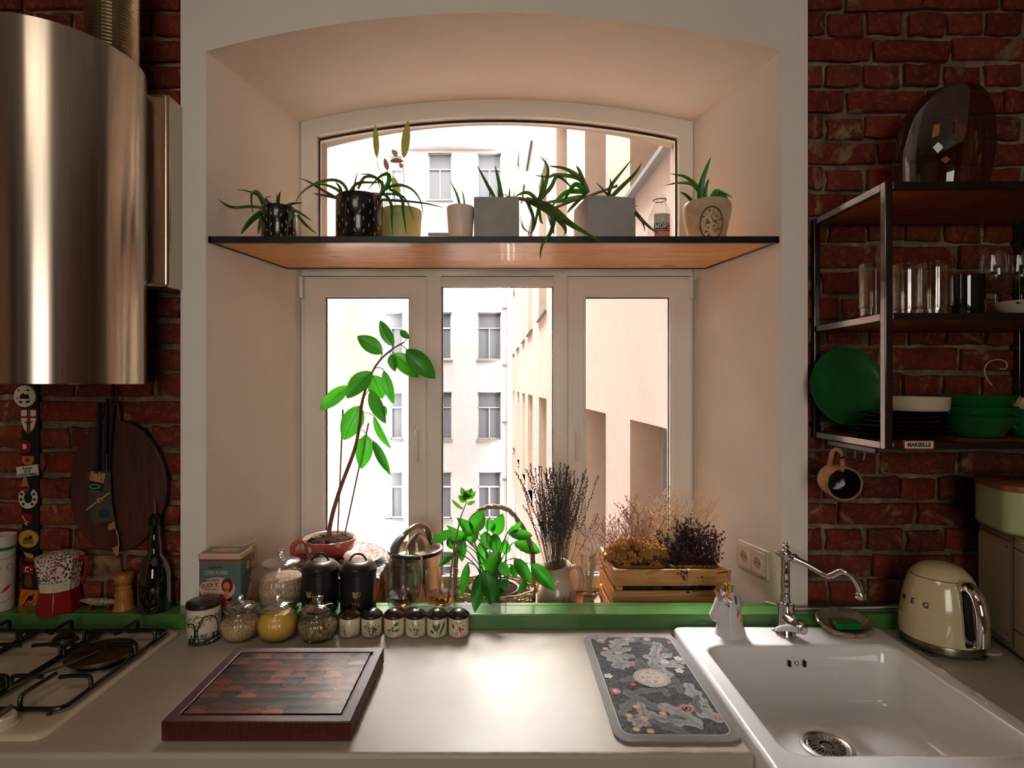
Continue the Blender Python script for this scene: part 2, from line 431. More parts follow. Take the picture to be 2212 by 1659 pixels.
# ---------------------------------------------------------------- window
pvc = M('window_white_plastic', (238, 234, 225), .35, coat=.1)
gasket = M('window_black_gasket', (16, 15, 14), .6)
pane_m = thin_glass('window_pane_glass', (250, 252, 251), 0.0, .0, .12)
win = bpy.data.objects.new('window_1', None); COL.objects.link(win); win.location = (0, YF, ZS); ORG[win.name] = Vector((0, YF, ZS))
win['kind'] = 'structure'; win['label'] = 'white three part casement window under an arched fixed light'
def frame_rect(name, x0, x1, z0, z1, w, y0, y1, mat, parent, bev=.004, ws=None):
    "four mitred rails of a rectangular frame; w = width, ws = (left, right, bottom, top)"
    l, r_, b, t = ws or (w, w, w, w)
    O = [(x0, z0), (x1, z0), (x1, z1), (x0, z1)]; I = [(x0 + l, z0 + b), (x1 - r_, z0 + b), (x1 - r_, z1 - t), (x0 + l, z1 - t)]
    m = MB(); vs = [(x, y, z) for y in (y0, y1) for L in (O, I) for x, z in L]; fs = []
    for k in range(4):
        j = (k + 1) % 4
        fs += [(k, j, 4 + j, 4 + k), (8 + k, 12 + k, 12 + j, 8 + j), (k, 8 + k, 8 + j, j), (4 + k, 4 + j, 12 + j, 12 + k)]
    m.add(vs, fs); return m.build(name, mat, parent, smooth=20, bevel=bev)
S = YF / F_PX
wx = lambda x: (x - CX) * S
wz = lambda y: EYE - (y - CY) * S
# arched top light
ZT0, ZT1 = 2.09, 2.235                                                   # transom
inner = arc(wx(683), wx(1467), wz(293) , wz(251))
outer = arc(*NB, 2.730, 2.822)
outer = [(NB[0], ZT1 - .01)] + outer + [(NB[1], ZT1 - .01)]; inner_e = [(inner[0][0], ZT1 - .01)] + inner + [(inner[-1][0], ZT1 - .01)]
m = MB(); n = len(inner_e); rows = []
for L_, y in ((outer, YF + .07), (outer, YF), (inner_e, YF), (inner_e, YF + .07)): rows.append([(x, y, z) for x, z in L_])
m.grid(rows).build('arched_head', pvc, win, smooth=40)
m = MB(); m.grid([[(x, YF + .034, z) for x, z in inner], [(x, YF + .034, ZT1) for x, z in inner]])
m.build('upper_pane', pane_m, win, smooth=0)
m = MB(); g0 = arc(wx(683), wx(1467), wz(293), wz(251)); g1 = arc(wx(687), wx(1463), wz(298), wz(257))
m.grid([[(x, YF + .030, z) for x, z in g0], [(x, YF + .028, z) for x, z in g1]])
for a, b in ((683, 687), (1463, 1467)): m.add([(wx(a), YF + .029, ZT1), (wx(b), YF + .029, ZT1), (wx(b), YF + .029, wz(296)), (wx(a), YF + .029, wz(296))], [(0, 1, 2, 3)])
m.build('upper_gasket', gasket, win, smooth=0)
MB().box((NB[0], YF, ZT0), (NB[1], YF + .07, ZT1)).build('transom', pvc, win, bevel=.004)
# lower outer frame, mullions
frame_rect('lower_frame', NB[0], NB[1], ZS, ZT0 + .01, .03, YF, YF + .07, pvc, win, ws=(.022, .022, .035, .02))
for x0, x1 in ((922, 954), (1195, 1226)):
    MB().box((wx(x0), YF - .004, ZS + .02), (wx(x1), YF + .07, ZT0 + .01)).build('mullion', pvc, win, bevel=.004)
# fixed middle light
frame_rect('glazing_bead', wx(946), wx(1203), ZS + .03, ZT0, .02, YF + .002, YF + .04, pvc, win, .002, ws=(wx(954) - wx(946), wx(1203) - wx(1195), wz(1246) - ZS - .03, ZT0 - wz(618)))
MB().add([(wx(950), YF + .03, ZS + .04), (wx(1199), YF + .03, ZS + .04), (wx(1199), YF + .03, wz(614)), (wx(950), YF + .03, wz(614))], [(0, 1, 2, 3)]).build('middle_pane', pane_m, win, smooth=0)
frame_rect('middle_gasket', wx(953), wx(1196), wz(1247), wz(617), .004, YF + .024, YF + .028, gasket, win, 0)
# two opening sashes
for side, (xo, xi, go, gi, hx, hinge) in enumerate(((660, 923, 702, 887, 903, 655), (1225, 1491, 1261, 1447, 1244, 1489))):
    YS = YF - .018
    sash = frame_rect('sash', wx(xo), wx(xi), ZS + .018, wz(603), .05, YS, YS + .06, pvc, win, .005,
                      ws=(wx(go) - wx(xo), wx(xi) - wx(gi), wz(1242) - ZS - .018, wz(603) - wz(640)))
    frame_rect('sash_bead', wx(go) - .003, wx(gi) + .003, wz(1242) - .003, wz(640) + .003, .008, YS - .001, YS + .02, pvc, sash, .002)
    frame_rect('gasket', wx(go) + .004, wx(gi) - .004, wz(1239), wz(643), .004, YS + .016, YS + .022, gasket, sash, 0)
    MB().add([(wx(go), YS + .026, wz(1241)), (wx(gi), YS + .026, wz(1241)), (wx(gi), YS + .026, wz(641)), (wx(go), YS + .026, wz(641))], [(0, 1, 2, 3)]).build('pane', pane_m, sash, smooth=0)
    h = MB().prism(rrect(wx(hx) - .014, wx(hx) + .014, wz(965), wz(920), .012), YS - .008, YS, 'xz').build('handle_plate', pvc, sash, bevel=.002)
    zz = wz(932); m = MB().tube(spline([(wx(hx), YS - .005, zz), (wx(hx), YS - .03, zz), (wx(hx), YS - .042, zz - .012), (wx(hx), YS - .044, zz - .05), (wx(hx), YS - .042, wz(992))], 4), .0085, 8)
    m.build('handle', pvc, sash)
    m = MB().tube([(wx(hinge), YS - .004, wz(645)), (wx(hinge), YS - .004, wz(600))], .008, 10); m.build('hinge', pvc, sash)

# ---------------------------------------------------------------- the courtyard outside
def facade_mat(name, c1, c2):
    t = NT(name); v = t.coord(); a = t.noise(v, .5, 3, .7); b = t.noise(v, 6, 3, .7)
    c = t.mix(t.ramp(t.mix(.4, a, b), [(.4, (0, 0, 0, 1)), (.62, (1, 1, 1, 1))]), c1, c2)
    t.set(Base_Color=c, Roughness=.95, Specular_IOR_Level=.1); MATS[name] = t.m; return t.m
pink = facade_mat('facade_pink', (160, 147, 140), (153, 139, 131))
pale = facade_mat('facade_pale', (114, 111, 110), (107, 103, 102))
pink_far = facade_mat('facade_dusty_pink', (136, 120, 111), (129, 112, 103))
tan = facade_mat('reveal_tan', (170, 153, 140), (162, 143, 128))
wglass = M('courtyard_window_glass', (58, 60, 62), .7, spec=.15)
wframe = M('courtyard_window_frame', (140, 138, 137), .6)
flash = M('courtyard_sill_tin', (76, 73, 72), .5)
# outer face of our own wall: reveal behind the frame and wall all round it
m = MB(); YO = YF + .075; YE = 2.46
ao = arc(-.775, .745, 2.70, 2.80)
m.grid([[(x, YO, z) for x, z in ao], [(x, YE, z) for x, z in ao]])
for x in (-.775, .745): m.add([(x, YO, .74), (x, YE, .74), (x, YE, 2.70), (x, YO, 2.70)], [(0, 1, 2, 3)])
m.add([(-.775, YO, .80), (.745, YO, .80), (.745, YE, .77), (-.775, YE, .77)], [(0, 1, 2, 3)])
# collar that closes the gap between the frame and the outer reveal
big = arc(-1.1, 1.1, 2.95, 3.15)
m.grid([[(x, YO, z) for x, z in ao], [(x, YO, z) for x, z in big]])
m.grid([[(x, YE, z) for x, z in ao], [(x, YE, z) for x, z in arc(-1.1, .93, 2.95, 3.15)]])
for x0, x1 in ((-1.1, -.775), (.745, 1.1)):
    m.add([(x0, YO, .5), (x1, YO, .5), (x1, YO, 2.95 if x0 < -1 else 2.70), (x0, YO, 2.70 if x0 < -1 else 2.70)] if 0 else [(x0, YO, .5), (x1, YO, .5), (x1, YO, 2.70 if x0 < 0 else 2.95), (x0, YO, 2.95 if x0 < 0 else 2.70)], [(0, 1, 2, 3)])
m.add([(-1.1, YO, .5), (1.1, YO, .5), (1.1, YO, .80), (-1.1, YO, .80)], [(0, 1, 2, 3)])
struct(m.build('wall_outer', tan, smooth=40, fix=False), 'peach plaster reveal outside the window')
m = MB()   # the rest of our own facade
m.box((-6.2, YE - .1, -11), (-1.1, YE, 20)).box((-1.1, YE - .1, 3.15), (1.0, YE, 20)).box((-1.1, YE - .1, -11), (.93, YE, .5))
struct(m.build('wall_outer_facade', pink, smooth=0))
struct(MB().box((-7, 2.4, -11.2), (3, 29, -11)).build('ground_courtyard', M('courtyard_asphalt', (150, 146, 142), .95), smooth=0))

FY = 28.0; fs_ = FY / F_PX
far = thing('courtyard_building', 'pale courtyard facade with rows of tall windows facing the kitchen', 'building', (0, FY, -11))
fx = lambda x: (x - CX) * fs_
fz = lambda y: EYE - (y - CY) * fs_
rows_y = [330 + 172.3 * k for k in range(0, 7)]; cols_x = [844, 950, 1057]
# wall as panels around the openings
m = MB(); xs = [-6.3]; ww = 51
for c in cols_x: xs += [fx(c - ww / 2), fx(c + ww / 2)]
xs.append(.5); zs = [-11]
for y in reversed(rows_y): zs += [fz(y + 102), fz(y)]
zs.append(20.0)  # walls here and on the wings raised out of view to hold back sky light
for i in range(len(xs) - 1):
    for j in range(len(zs) - 1):
        if i % 2 and j % 2: continue
        m.add([(xs[i], FY, zs[j]), (xs[i + 1], FY, zs[j]), (xs[i + 1], FY, zs[j + 1]), (xs[i], FY, zs[j + 1])], [(0, 1, 2, 3)])
for c in cols_x:
    for y in rows_y:
        x0, x1, z0, z1 = fx(c - ww / 2), fx(c + ww / 2), fz(y + 102), fz(y)
        m.add([(x0, FY, z0), (x1, FY, z0), (x1, FY, z1), (x0, FY, z1), (x0, FY + .25, z0), (x1, FY + .25, z0), (x1, FY + .25, z1), (x0, FY + .25, z1)], [(0, 1, 5, 4), (1, 2, 6, 5), (2, 3, 7, 6), (3, 0, 4, 7)])
m.build('facade_wall', pale, far, smooth=0, fix=False)
MB().box((-6.2, FY - .35, 13.55), (.5, FY, 13.75)).build('string_course', pale, far, smooth=0)
MB().add([(-6.2, FY - .3, 20), (.5, FY - .3, 20), (.5, FY + 5, 22), (-6.2, FY + 5, 22)], [(0, 1, 2, 3)]).build('roof', flash, far, smooth=0)
def far_window(c, y, white):
    x0, x1, z0, z1 = fx(c - ww / 2), fx(c + ww / 2), fz(y + 102), fz(y); Y = FY + .2; mid = (x0 + x1) / 2; zt = z1 - (z1 - z0) * .33
    w = MB().add([(x0, Y + .04, z0), (x1, Y + .04, z0), (x1, Y + .04, z1), (x0, Y + .04, z1)], [(0, 1, 2, 3)]).build('window', wglass, far, smooth=0)
    fm = MB(); t = .07 if white else .05
    for a, b, d, e in ((x0, x0 + t, z0, z1), (x1 - t, x1, z0, z1), (x0, x1, z0, z0 + t), (x0, x1, z1 - t, z1), (mid - t / 2, mid + t / 2, z0, zt), (x0, x1, zt - t / 2, zt + t / 2)): fm.box((a, Y - .03, d), (b, Y + .03, e))
    fm.build('window_frame', wframe if white else M('courtyard_frame_grey', (96, 94, 92), .6), w, smooth=0)
    MB().box((x0 - .08, FY - .12, z0 - .06), (x1 + .08, FY + .2, z0)).build('sill', flash, w, smooth=0)
for ci, c in enumerate(cols_x):
    for ri, y in enumerate(rows_y): far_window(c, y, (ri + ci) % 3 == 0 or ri == 4)
lw_ = thing('courtyard_side_wing', 'blank pink plastered wing on the left of the courtyard', 'building', (-5.83, 15, -11))
MB().box((-6.2, 2.47, -11), (-5.83, 27.6, 20.0)).build('blank_wall', pink_far, lw_, smooth=0)
MB().box((-6.3, 2.47, 20.0), (-5.6, 27.6, 20.2)).build('eaves', flash, lw_, smooth=0)
# right wing, close to the window, running away almost along the view
rw = thing('courtyard_near_wing', 'pink courtyard wing with deep window openings close on the right', 'building', (.9, 12, -11))
dirx = -.0208
def wp(Y, z, d=0.0): return Vector((.933 + dirx * Y + d, Y, z))
bays = [(2.72, 3.72), (4.5, 5.5), (6.8, 7.9), (9.3, 10.8), (12.4, 14.0), (15.1, 16.5), (18.2, 19.8), (21.8, 23.4)]
storeys = [(-9.0, -6.6), (-5.0, -2.6), (-1.0, 1.42), (2.9, 5.5), (7.1, 9.5), (11.1, 13.5)]
ys = [2.46] + [v for b in bays for v in b] + [27.6]; zs = [-11] + [v for s in storeys for v in s] + [20.0]
m = MB()
for i in range(len(ys) - 1):
    for j in range(len(zs) - 1):
        p = [(ys[i], zs[j]), (ys[i + 1], zs[j]), (ys[i + 1], zs[j + 1]), (ys[i], zs[j + 1])]
        if i % 2 and j % 2:
            a = [wp(*q_) for q_ in p]; b = [wp(q_[0], q_[1], .28) for q_ in p]
            MB().add(a + b, [(0, 1, 5, 4), (1, 2, 6, 5), (2, 3, 7, 6), (3, 0, 4, 7)]).build('opening_reveal', tan, rw, smooth=0, fix=False)
        else: m.add([wp(*q_) for q_ in p], [(0, 1, 2, 3)])
m.build('facade_wall', pink, rw, smooth=0, fix=False)
for bi, b in enumerate(bays):
    for si, s in enumerate(storeys):
        if si not in (2, 3, 4) and bi > 3 or si < 1: continue
        w = MB().add([wp(b[0], s[0], .26), wp(b[1], s[0], .26), wp(b[1], s[1], .26), wp(b[0], s[1], .26)], [(0, 1, 2, 3)]).build('window', wglass, rw, smooth=0)
        fm = MB(); t = .07; mid = (b[0] + b[1]) / 2
        for y0, y1, z0, z1 in ((b[0], b[0] + t, *s), (b[1] - t, b[1], *s), (b[0], b[1], s[0], s[0] + t), (b[0], b[1], s[1] - t, s[1]), (mid - t / 2, mid + t / 2, *s), (b[0], b[1], s[1] - .75, s[1] - .69)):
            fm.add([wp(y0, z0, .2), wp(y1, z0, .2), wp(y1, z1, .2), wp(y0, z1, .2), wp(y0, z0, .25), wp(y1, z0, .25), wp(y1, z1, .25), wp(y0, z1, .25)],
                   [(0, 3, 2, 1), (4, 5, 6, 7), (0, 1, 5, 4), (1, 2, 6, 5), (2, 3, 7, 6), (3, 0, 4, 7)])
        fm.build('window_frame', wframe, w, smooth=0)
        sm = MB().add([wp(b[0] - .06, s[0], -.05), wp(b[1] + .06, s[0], -.05), wp(b[1] + .06, s[0], .25), wp(b[0] - .06, s[0], .25), wp(b[0] - .06, s[0] - .03, -.05), wp(b[1] + .06, s[0] - .03, -.05), wp(b[1] + .06, s[0] - .03, .25), wp(b[0] - .06, s[0] - .03, .25)],
                      [(0, 1, 2, 3), (4, 7, 6, 5), (0, 4, 5, 1), (1, 5, 6, 2), (2, 6, 7, 3), (3, 7, 4, 0)])
        sm.build('sill', flash if bi > 2 else pale, w, smooth=0)
dp = thing('drainpipe', 'pale rainwater downpipe in the far corner of the courtyard', 'pipe', (fx(1090), FY - .6, -11))
MB().tube([(fx(1090), FY - .6, -11), (fx(1090), FY - .6, 19.5)], .13, 10).build('pipe', M('drainpipe_tin', (140, 128, 121), .6), dp)
for z in (-3, -.2, 2.6, 5.4, 8.2, 11):
    MB().box((fx(1090) - .14, FY - .78, z), (fx(1090) + .14, FY - .36, z + .08)).build('bracket', flash, dp, smooth=0)
# ---------------------------------------------------------------- worktop, ledge, sink, hob, hood, shelves
cream_top = M('worktop_laminate', (176, 166, 152), .36, vary=(5, (166, 154, 138), .6), bump=(700, .16, .002), spec=.45)
green_p = M('green_gloss_paint', (70, 118, 58), .22, vary=(4, (80, 126, 68), .6), coat=.3)
black_st = M('black_powder_steel', (118, 116, 114), .2, metal=1.0); black_pt = M('black_satin_paint', (14, 13, 13), .35)
chrome = M('chrome', (225, 225, 225), .05, metal=1)
steel = M('brushed_steel', (206, 200, 192), .28, metal=1, bump=(3, .02, .01))
white_cer = M('white_ceramic', (232, 232, 232), .12, coat=.6)

# worktop: one U-shaped slab around the sink
SX0, SX1, SY0, SY1 = .518, 1.142, 1.045, 1.690
poly = [(-2.2, 1.128), (SX0 - .004, 1.128), (SX0 - .004, SY1 + .003), (SX1 + .004, SY1 + .003), (SX1 + .004, 1.128), (1.70, 1.128), (1.70, 1.7725), (-2.2, 1.7725)]
wt = MB().prism(poly, ZC - .04, ZC).build('worktop', cream_top, bevel=.009, segs=3)
tag(wt, 'pale cream laminate worktop running under the window', 'worktop')
struct(MB().box((-2.2, 1.18, 0), (SX0 - .006, 1.77, ZC - .041)).build('wall_counter_base', M('base_cabinet_paint', (120, 112, 98), .5), smooth=0), 'plain carcass under the worktop')
struct(MB().box((SX0 - .006, 1.18, 0), (SX1 + .006, 1.77, .69)).build('wall_sink_base', MATS['base_cabinet_paint'], smooth=0), 'plain carcass under the sink')
struct(MB().box((SX1 + .006, 1.18, 0), (1.70, 1.77, ZC - .041)).build('wall_corner_base', MATS['base_cabinet_paint'], smooth=0), 'plain carcass in the right corner')
lg = MB().box((-2.2, 1.705, ZC), (1.70, 1.7735, ZL)).build('green_ledge', green_p, bevel=.003)
tag(lg, 'green painted ledge running along the back of the worktop', 'ledge')
m = MB().box((NF[0] + .005, 1.7735, ZS + .001), (NF[1] - .005, 1.797, ZL))
m.build('niche_lip', green_p, lg, bevel=.002)

# ---- ceramic sink
sk = thing('ceramic_sink', 'white ceramic inset sink with a deep square bowl', 'sink', ((SX0 + SX1) / 2, (SY0 + SY1) / 2, .70))
ZR = .918
bx0, bx1, by0, by1 = .570, 1.094, 1.104, 1.563
loops = []
def L2(x0, x1, y0, y1, r, z): loops.append([(x, y, z) for x, y in rrect(x0, x1, y0, y1, r, 6)])
L2(SX0, SX1, SY0, SY1, .012, .70); L2(SX0, SX1, SY0, SY1, .014, ZR - .012); L2(SX0 + .002, SX1 - .002, SY0 + .002, SY1 - .002, .014, ZR - .005)
L2(SX0 + .007, SX1 - .007, SY0 + .007, SY1 - .007, .014, ZR - .0005); L2(SX0 + .014, SX1 - .014, SY0 + .014, SY1 - .014, .014, ZR)
L2(bx0 - .012, bx1 + .012, by0 - .012, by1 + .012, .05, ZR); L2(bx0 - .005, bx1 + .005, by0 - .005, by1 + .005, .046, ZR - .002); L2(bx0, bx1, by0, by1, .045, ZR - .009)
L2(bx0 + .006, bx1 - .006, by0 + .006, by1 - .006, .045, ZR - .06); L2(bx0 + .014, bx1 - .014, by0 + .014, by1 - .014, .05, .775)
L2(bx0 + .022, bx1 - .022, by0 + .022, by1 - .022, .055, .755); L2(bx0 + .045, bx1 - .045, by0 + .045, by1 - .045, .05, .746); L2(bx0 + .1, bx1 - .1, by0 + .1, by1 - .1, .04, .744)
MB().loft(loops, cap0=False, cap1=True).build('basin', white_cer, sk, smooth=45)
dark_hole = M('dark_hole', (8, 8, 8), .7)
oc = at(1720, 1432, 1.555)
for dx in (-.021, .021): MB().prism(rrect(oc.x + dx - .004, oc.x + dx + .004, oc.z - .009, oc.z + .009, .0035, 4), 1.5485, 1.553, 'xz').build('overflow_slot', dark_hole, sk, smooth=0)
MB().sphere((oc.x, 1.549, oc.z), .006, 10, 6, sy=.6).build('overflow_screw', chrome, sk)
dc = Vector((.812, 1.39, .744))
MB().lathe([(.062, .0005), (.062, .004), (.054, .006), (.049, .003), (.045, -.002)], 32, dc).build('drain_ring', steel, sk)
st = MB().lathe([(0, .004), (.012, .004), (.016, .001), (.043, -.001), (.045, .001)], 32, dc).build('strainer', M('strainer_steel', (120, 110, 98), .3, metal=1), sk)
m = MB()
for k in range(28):
    a = 2 * pi * k / 28; m.box((.017, -.0016, .0005), (.042, .0016, .006)); o_ = len(m.v) - 8
    for i in range(o_, len(m.v)): v = m.v[i]; m.v[i] = Vector((v.x * math.cos(a) - v.y * math.sin(a), v.x * math.sin(a) + v.y * math.cos(a), v.z)) + dc
rb = m.build('strainer_ribs', M('strainer_rib_steel', (150, 140, 126), .3, metal=1), st, smooth=0); rb['kind'] = 'stuff'

# ---- gas hob
enamel = M('hob_enamel_cream', (196, 182, 160), .22, coat=.4)
cast = M('hob_black_enamel', (14, 13, 13), .3)
hb = thing('gas_hob', 'cream enamel gas hob with black pan supports', 'hob', (-1.27, 1.43, ZC))
HX0, HX1, HY0, HY1 = -1.57, -.967, 1.168, 1.684
loops = []
L2(HX0, HX1, HY0, HY1, .03, ZC + .0005); L2(HX0, HX1, HY0, HY1, .03, ZC + .006); L2(HX0 + .004, HX1 - .004, HY0 + .004, HY1 - .004, .03, ZC + .010)
L2(HX0 + .012, HX1 - .012, HY0 + .012, HY1 - .012, .028, ZC + .012); L2(HX0 + .03, HX1 - .03, HY0 + .03, HY1 - .03, .02, ZC + .011)
MB().loft(loops).build('top_panel', enamel, hb, smooth=50)
ZG = ZC + .024
def burner(x, y, r):
    b = MB().lathe([(r * 1.25, .011), (r * 1.25, .014), (r, .016), (r, .022), (r * .92, .024)], 28, (x, y, ZC)).build('burner', M('burner_alloy', (96, 90, 84), .4, metal=.9), hb)
    MB().lathe([(0, .031), (r * .7, .031), (r * .86, .028), (r * .86, .0235), (0, .0235)], 28, (x, y, ZC)).build('burner_cap', cast, b)
for x, y, r in ((-1.068, 1.482, .045), (-1.262, 1.60, .028), (-1.262, 1.36, .036), (-1.45, 1.45, .05)): burner(x, y, r)
def pan_support(x0, x1):
    y0, y1 = 1.245, 1.645
    g = MB().tube([(x, y, ZG) for x, y in rrect(x0, x1, y0, y1, .022, 4)], .0055, 8, closed=True).build('pan_support', cast, hb)
    for y in (1.33, 1.49, 1.575):
        for s in (0, 1):
            a, b = (x0, x0 + .075) if s == 0 else (x1, x1 - .075)
            MB().tube(spline([(a, y, ZG), (a, y, ZG + .022), (a + (b - a) * .12, y, ZG + .03), (b - (b - a) * .35, y, ZG + .03), (b, y, ZG + .027)], 3), .005, 8).build('support_finger', cast, g)
    for x in ((x0 + x1) / 2,):
        for s in (0, 1):
            a, b = (y0, y0 + .1) if s == 0 else (y1, y1 - .08)
            MB().tube(spline([(x, a, ZG), (x, a, ZG + .022), (x, a + (b - a) * .15, ZG + .03), (x, b, ZG + .028)], 3), .005, 8).build('support_finger', cast, g)
    for x in (x0 + .03, x1 - .03):
        for y in (y0, y1): MB().tube([(x, y, ZC + .0115), (x, y, ZG)], .0055, 8).build('support_foot', cast, g)
for x0, x1 in ((-1.175, -.985), (-1.365, -1.185), (-1.545, -1.375)): pan_support(x0, x1)
for x, y in ((-1.085, 1.208), (-1.20, 1.208), (-1.32, 1.208)):
    k_ = MB().lathe([(.030, .0115), (.030, .014), (.024, .017), (.024, .030), (.021, .034), (0, .034)], 28, (x, y, ZC)).build('knob', enamel, hb)
    MB().box((x - .004, y - .022, ZC + .030), (x + .004, y + .022, ZC + .044)).build('knob_grip', M('knob_brown', (92, 62, 44), .4), k_, bevel=.002)
# flame tamer disc with wire handle lying on the front right burner
fd = thing('heat_diffuser', 'round heat diffuser plate with a long wire handle lying on the hob', 'diffuser', (-1.068, 1.482, ZC + .0315))
MB().lathe([(0, .010), (.06, .011), (.078, .009), (.082, .003), (.078, .0), (0, .0)], 36, (-1.068, 1.482, ZC + .0315)).build('plate', M('burnt_steel', (52, 44, 36), .45, metal=.7, vary=(30, (110, 84, 56), .7)), fd)
MB().tube(spline([(-1.068, 1.47, ZC + .045), (-1.085, 1.40, ZC + .050), (-1.115, 1.30, ZC + .060), (-1.12, 1.26, ZC + .060)], 4), .0028, 6).build('wire_handle', M('wire_steel', (130, 118, 104), .35, metal=1), fd)

# ---- cylindrical extractor hood with its wall box and flexible duct
hd = thing('extractor_hood', 'stainless steel cylindrical extractor hood on the brick wall', 'hood', (-1.235, 1.545, 1.653))
hc, hr = Vector((-1.232, 1.545, 0)), .207
def hood_steel():
    t = NT('hood_brushed_steel'); v = t.coord(scale=(1, 1, .01)); n1 = t.noise(v, 60, 4, .6)
    sp = t.noise(t.coord(), 240, 2, .5); f = t.ramp(sp, [(.73, (0, 0, 0, 1)), (.78, (.5, .5, .5, 1))])
    t.set(Base_Color=t.mix(f, (196, 184, 170), (120, 104, 90)), Metallic=1.0, Roughness=t.ramp(n1, [(.3, (.20,) * 3 + (1,)), (.7, (.30,) * 3 + (1,))]), Anisotropic=.85, Anisotropic_Rotation=0.25)
    tg = t.node('ShaderNodeTangent', direction_type='RADIAL', axis='Z'); t.link(tg.outputs[0], t.b.inputs['Tangent'])
    return t.m
hs = hood_steel()
MB().lathe([(hr - .012, 1.653), (hr, 1.653), (hr, 1.656), (hr, 2.548), (hr, 2.551), (hr - .004, 2.551), (hr - .004, 2.52), (.067, 2.52)], 64, hc).build('cylinder', hs, hd, smooth=40)
MB().lathe([(hr - .012, 1.654), (hr - .012, 1.67), (0, 1.67)], 48, hc).build('filter', M('hood_filter', (70, 66, 60), .5, metal=.8), hd)
wb_ = MB().box((-1.44, 1.70, 1.95), (-1.022, 1.785, 2.545)).build('wall_box', hs, hd, bevel=.012, segs=3)
du = MB(); prof = []
for k in range(70): prof += [(.0655, 2.525 + k * .010), (.0615, 2.530 + k * .010)]
MB().lathe(prof, 32, (-1.105, 1.575, 0)).build('flexible_duct', M('duct_aluminium', (170, 156, 128), .3, metal=1), hd, smooth=0)

# ---- shelf board across the niche
sb = thing('niche_shelf', 'pine shelf board with black steel edging across the window niche', 'shelf', (0, 1.98, 2.108))
def nx(Y, k): return NF[k] + (NB[k] - NF[k]) * (Y - YW) / (YF + .02 - YW)
Y0, Y1 = 1.782, 2.19
trap = lambda e, y0, y1: [(nx(y0, 0) + e, y0), (nx(y0, 1) - e, y0), (nx(y1, 1) - e, y1), (nx(y1, 0) + e, y1)]
pine = wood('pine_shelf', (228, 158, 86), (190, 112, 50), axis=0, scale=9, rough=.32, stretch=12, coat=.25)
for k in range(3):
    a, b = Y0 + .012 + k * .129, Y0 + .012 + (k + 1) * .129 - .001
    MB().prism(trap(.012, a, b), 2.1095, 2.126).build('plank', pine, sb, smooth=0, bevel=.001)
MB().prism([(nx(Y0, 0) + .002, Y0), (nx(Y0, 1) - .002, Y0), (nx(Y0 + .012, 1) - .002, Y0 + .012), (nx(Y0 + .012, 0) + .002, Y0 + .012)], 2.107, 2.128).build('front_rail', black_pt, sb, bevel=.001)
MB().prism([(nx(Y1 - .009, 0) + .002, Y1 - .009), (nx(Y1 - .009, 1) - .002, Y1 - .009), (nx(Y1, 1) - .002, Y1), (nx(Y1, 0) + .002, Y1)], 2.107, 2.128).build('back_rail', black_pt, sb, bevel=.001)
for k, e in ((0, 1), (1, -1)):
    MB().prism([(nx(Y0, k) + .002 * e, Y0), (nx(Y0, k) + .012 * e, Y0), (nx(Y1, k) + .012 * e, Y1), (nx(Y1, k) + .002 * e, Y1)], 2.107, 2.128).build('end_rail', black_pt, sb, bevel=.001)
ZSH = 2.1285

# ---- black steel wall rack on the right
rk = thing('wall_rack', 'black steel wall rack with three wooden shelves', 'shelf', (1.32, 1.62, 1.483))
RX0, RX1, RY0, RY1 = .990, 1.660, 1.436, 1.782
rack_wood = wood('rack_wood', (150, 74, 34), (112, 48, 20), axis=0, scale=10, rough=.45, knots=False)
tb = .02
for x in (RX0, RX1 - tb):
    for y in (RY0, RY1 - tb): MB().box((x, y, 1.483), (x + tb, y + tb, 2.178)).build('post', black_st, rk, bevel=.002)
for z in (1.483, 1.818, 2.158):
    for y in (RY0, RY1 - tb): MB().box((RX0 + tb, y + .0005, z + .0005), (RX1 - tb, y + tb - .0005, z + tb - .0005)).build('cross_rail', black_st, rk, bevel=.0015)
    for x in (RX0, RX1 - tb): MB().box((x + .0005, RY0 + tb, z + .0005), (x + tb - .0005, RY1 - tb, z + tb - .0005)).build('side_rail', black_st, rk, bevel=.0015)
    for k in range(2):
        y0 = RY0 + tb + .001 + k * .153
        MB().box((RX0 + tb, y0, z + .003), (RX1 - tb, y0 + .152, z + tb - .002)).build('shelf_board', rack_wood, rk, bevel=.0015)
ZR1, ZR2, ZR3 = 1.483 + tb, 1.818 + tb, 2.158 + tb
hk = MB().box((RX0 - .006, RY0 + .03, 1.470), (RX0 + .004, RY1 - .10, 1.4825)).build('hook_bar', black_pt, rk, bevel=.001)
for y in (1.515, 1.555, 1.60, 1.645, 1.67):
    MB().tube(spline([(RX0, y, 1.472), (RX0 - .002, y, 1.452), (RX0 - .008, y, 1.442), (RX0 - .018, y, 1.442), (RX0 - .022, y, 1.452)], 3), .0024, 6).build('hook', black_pt, hk)

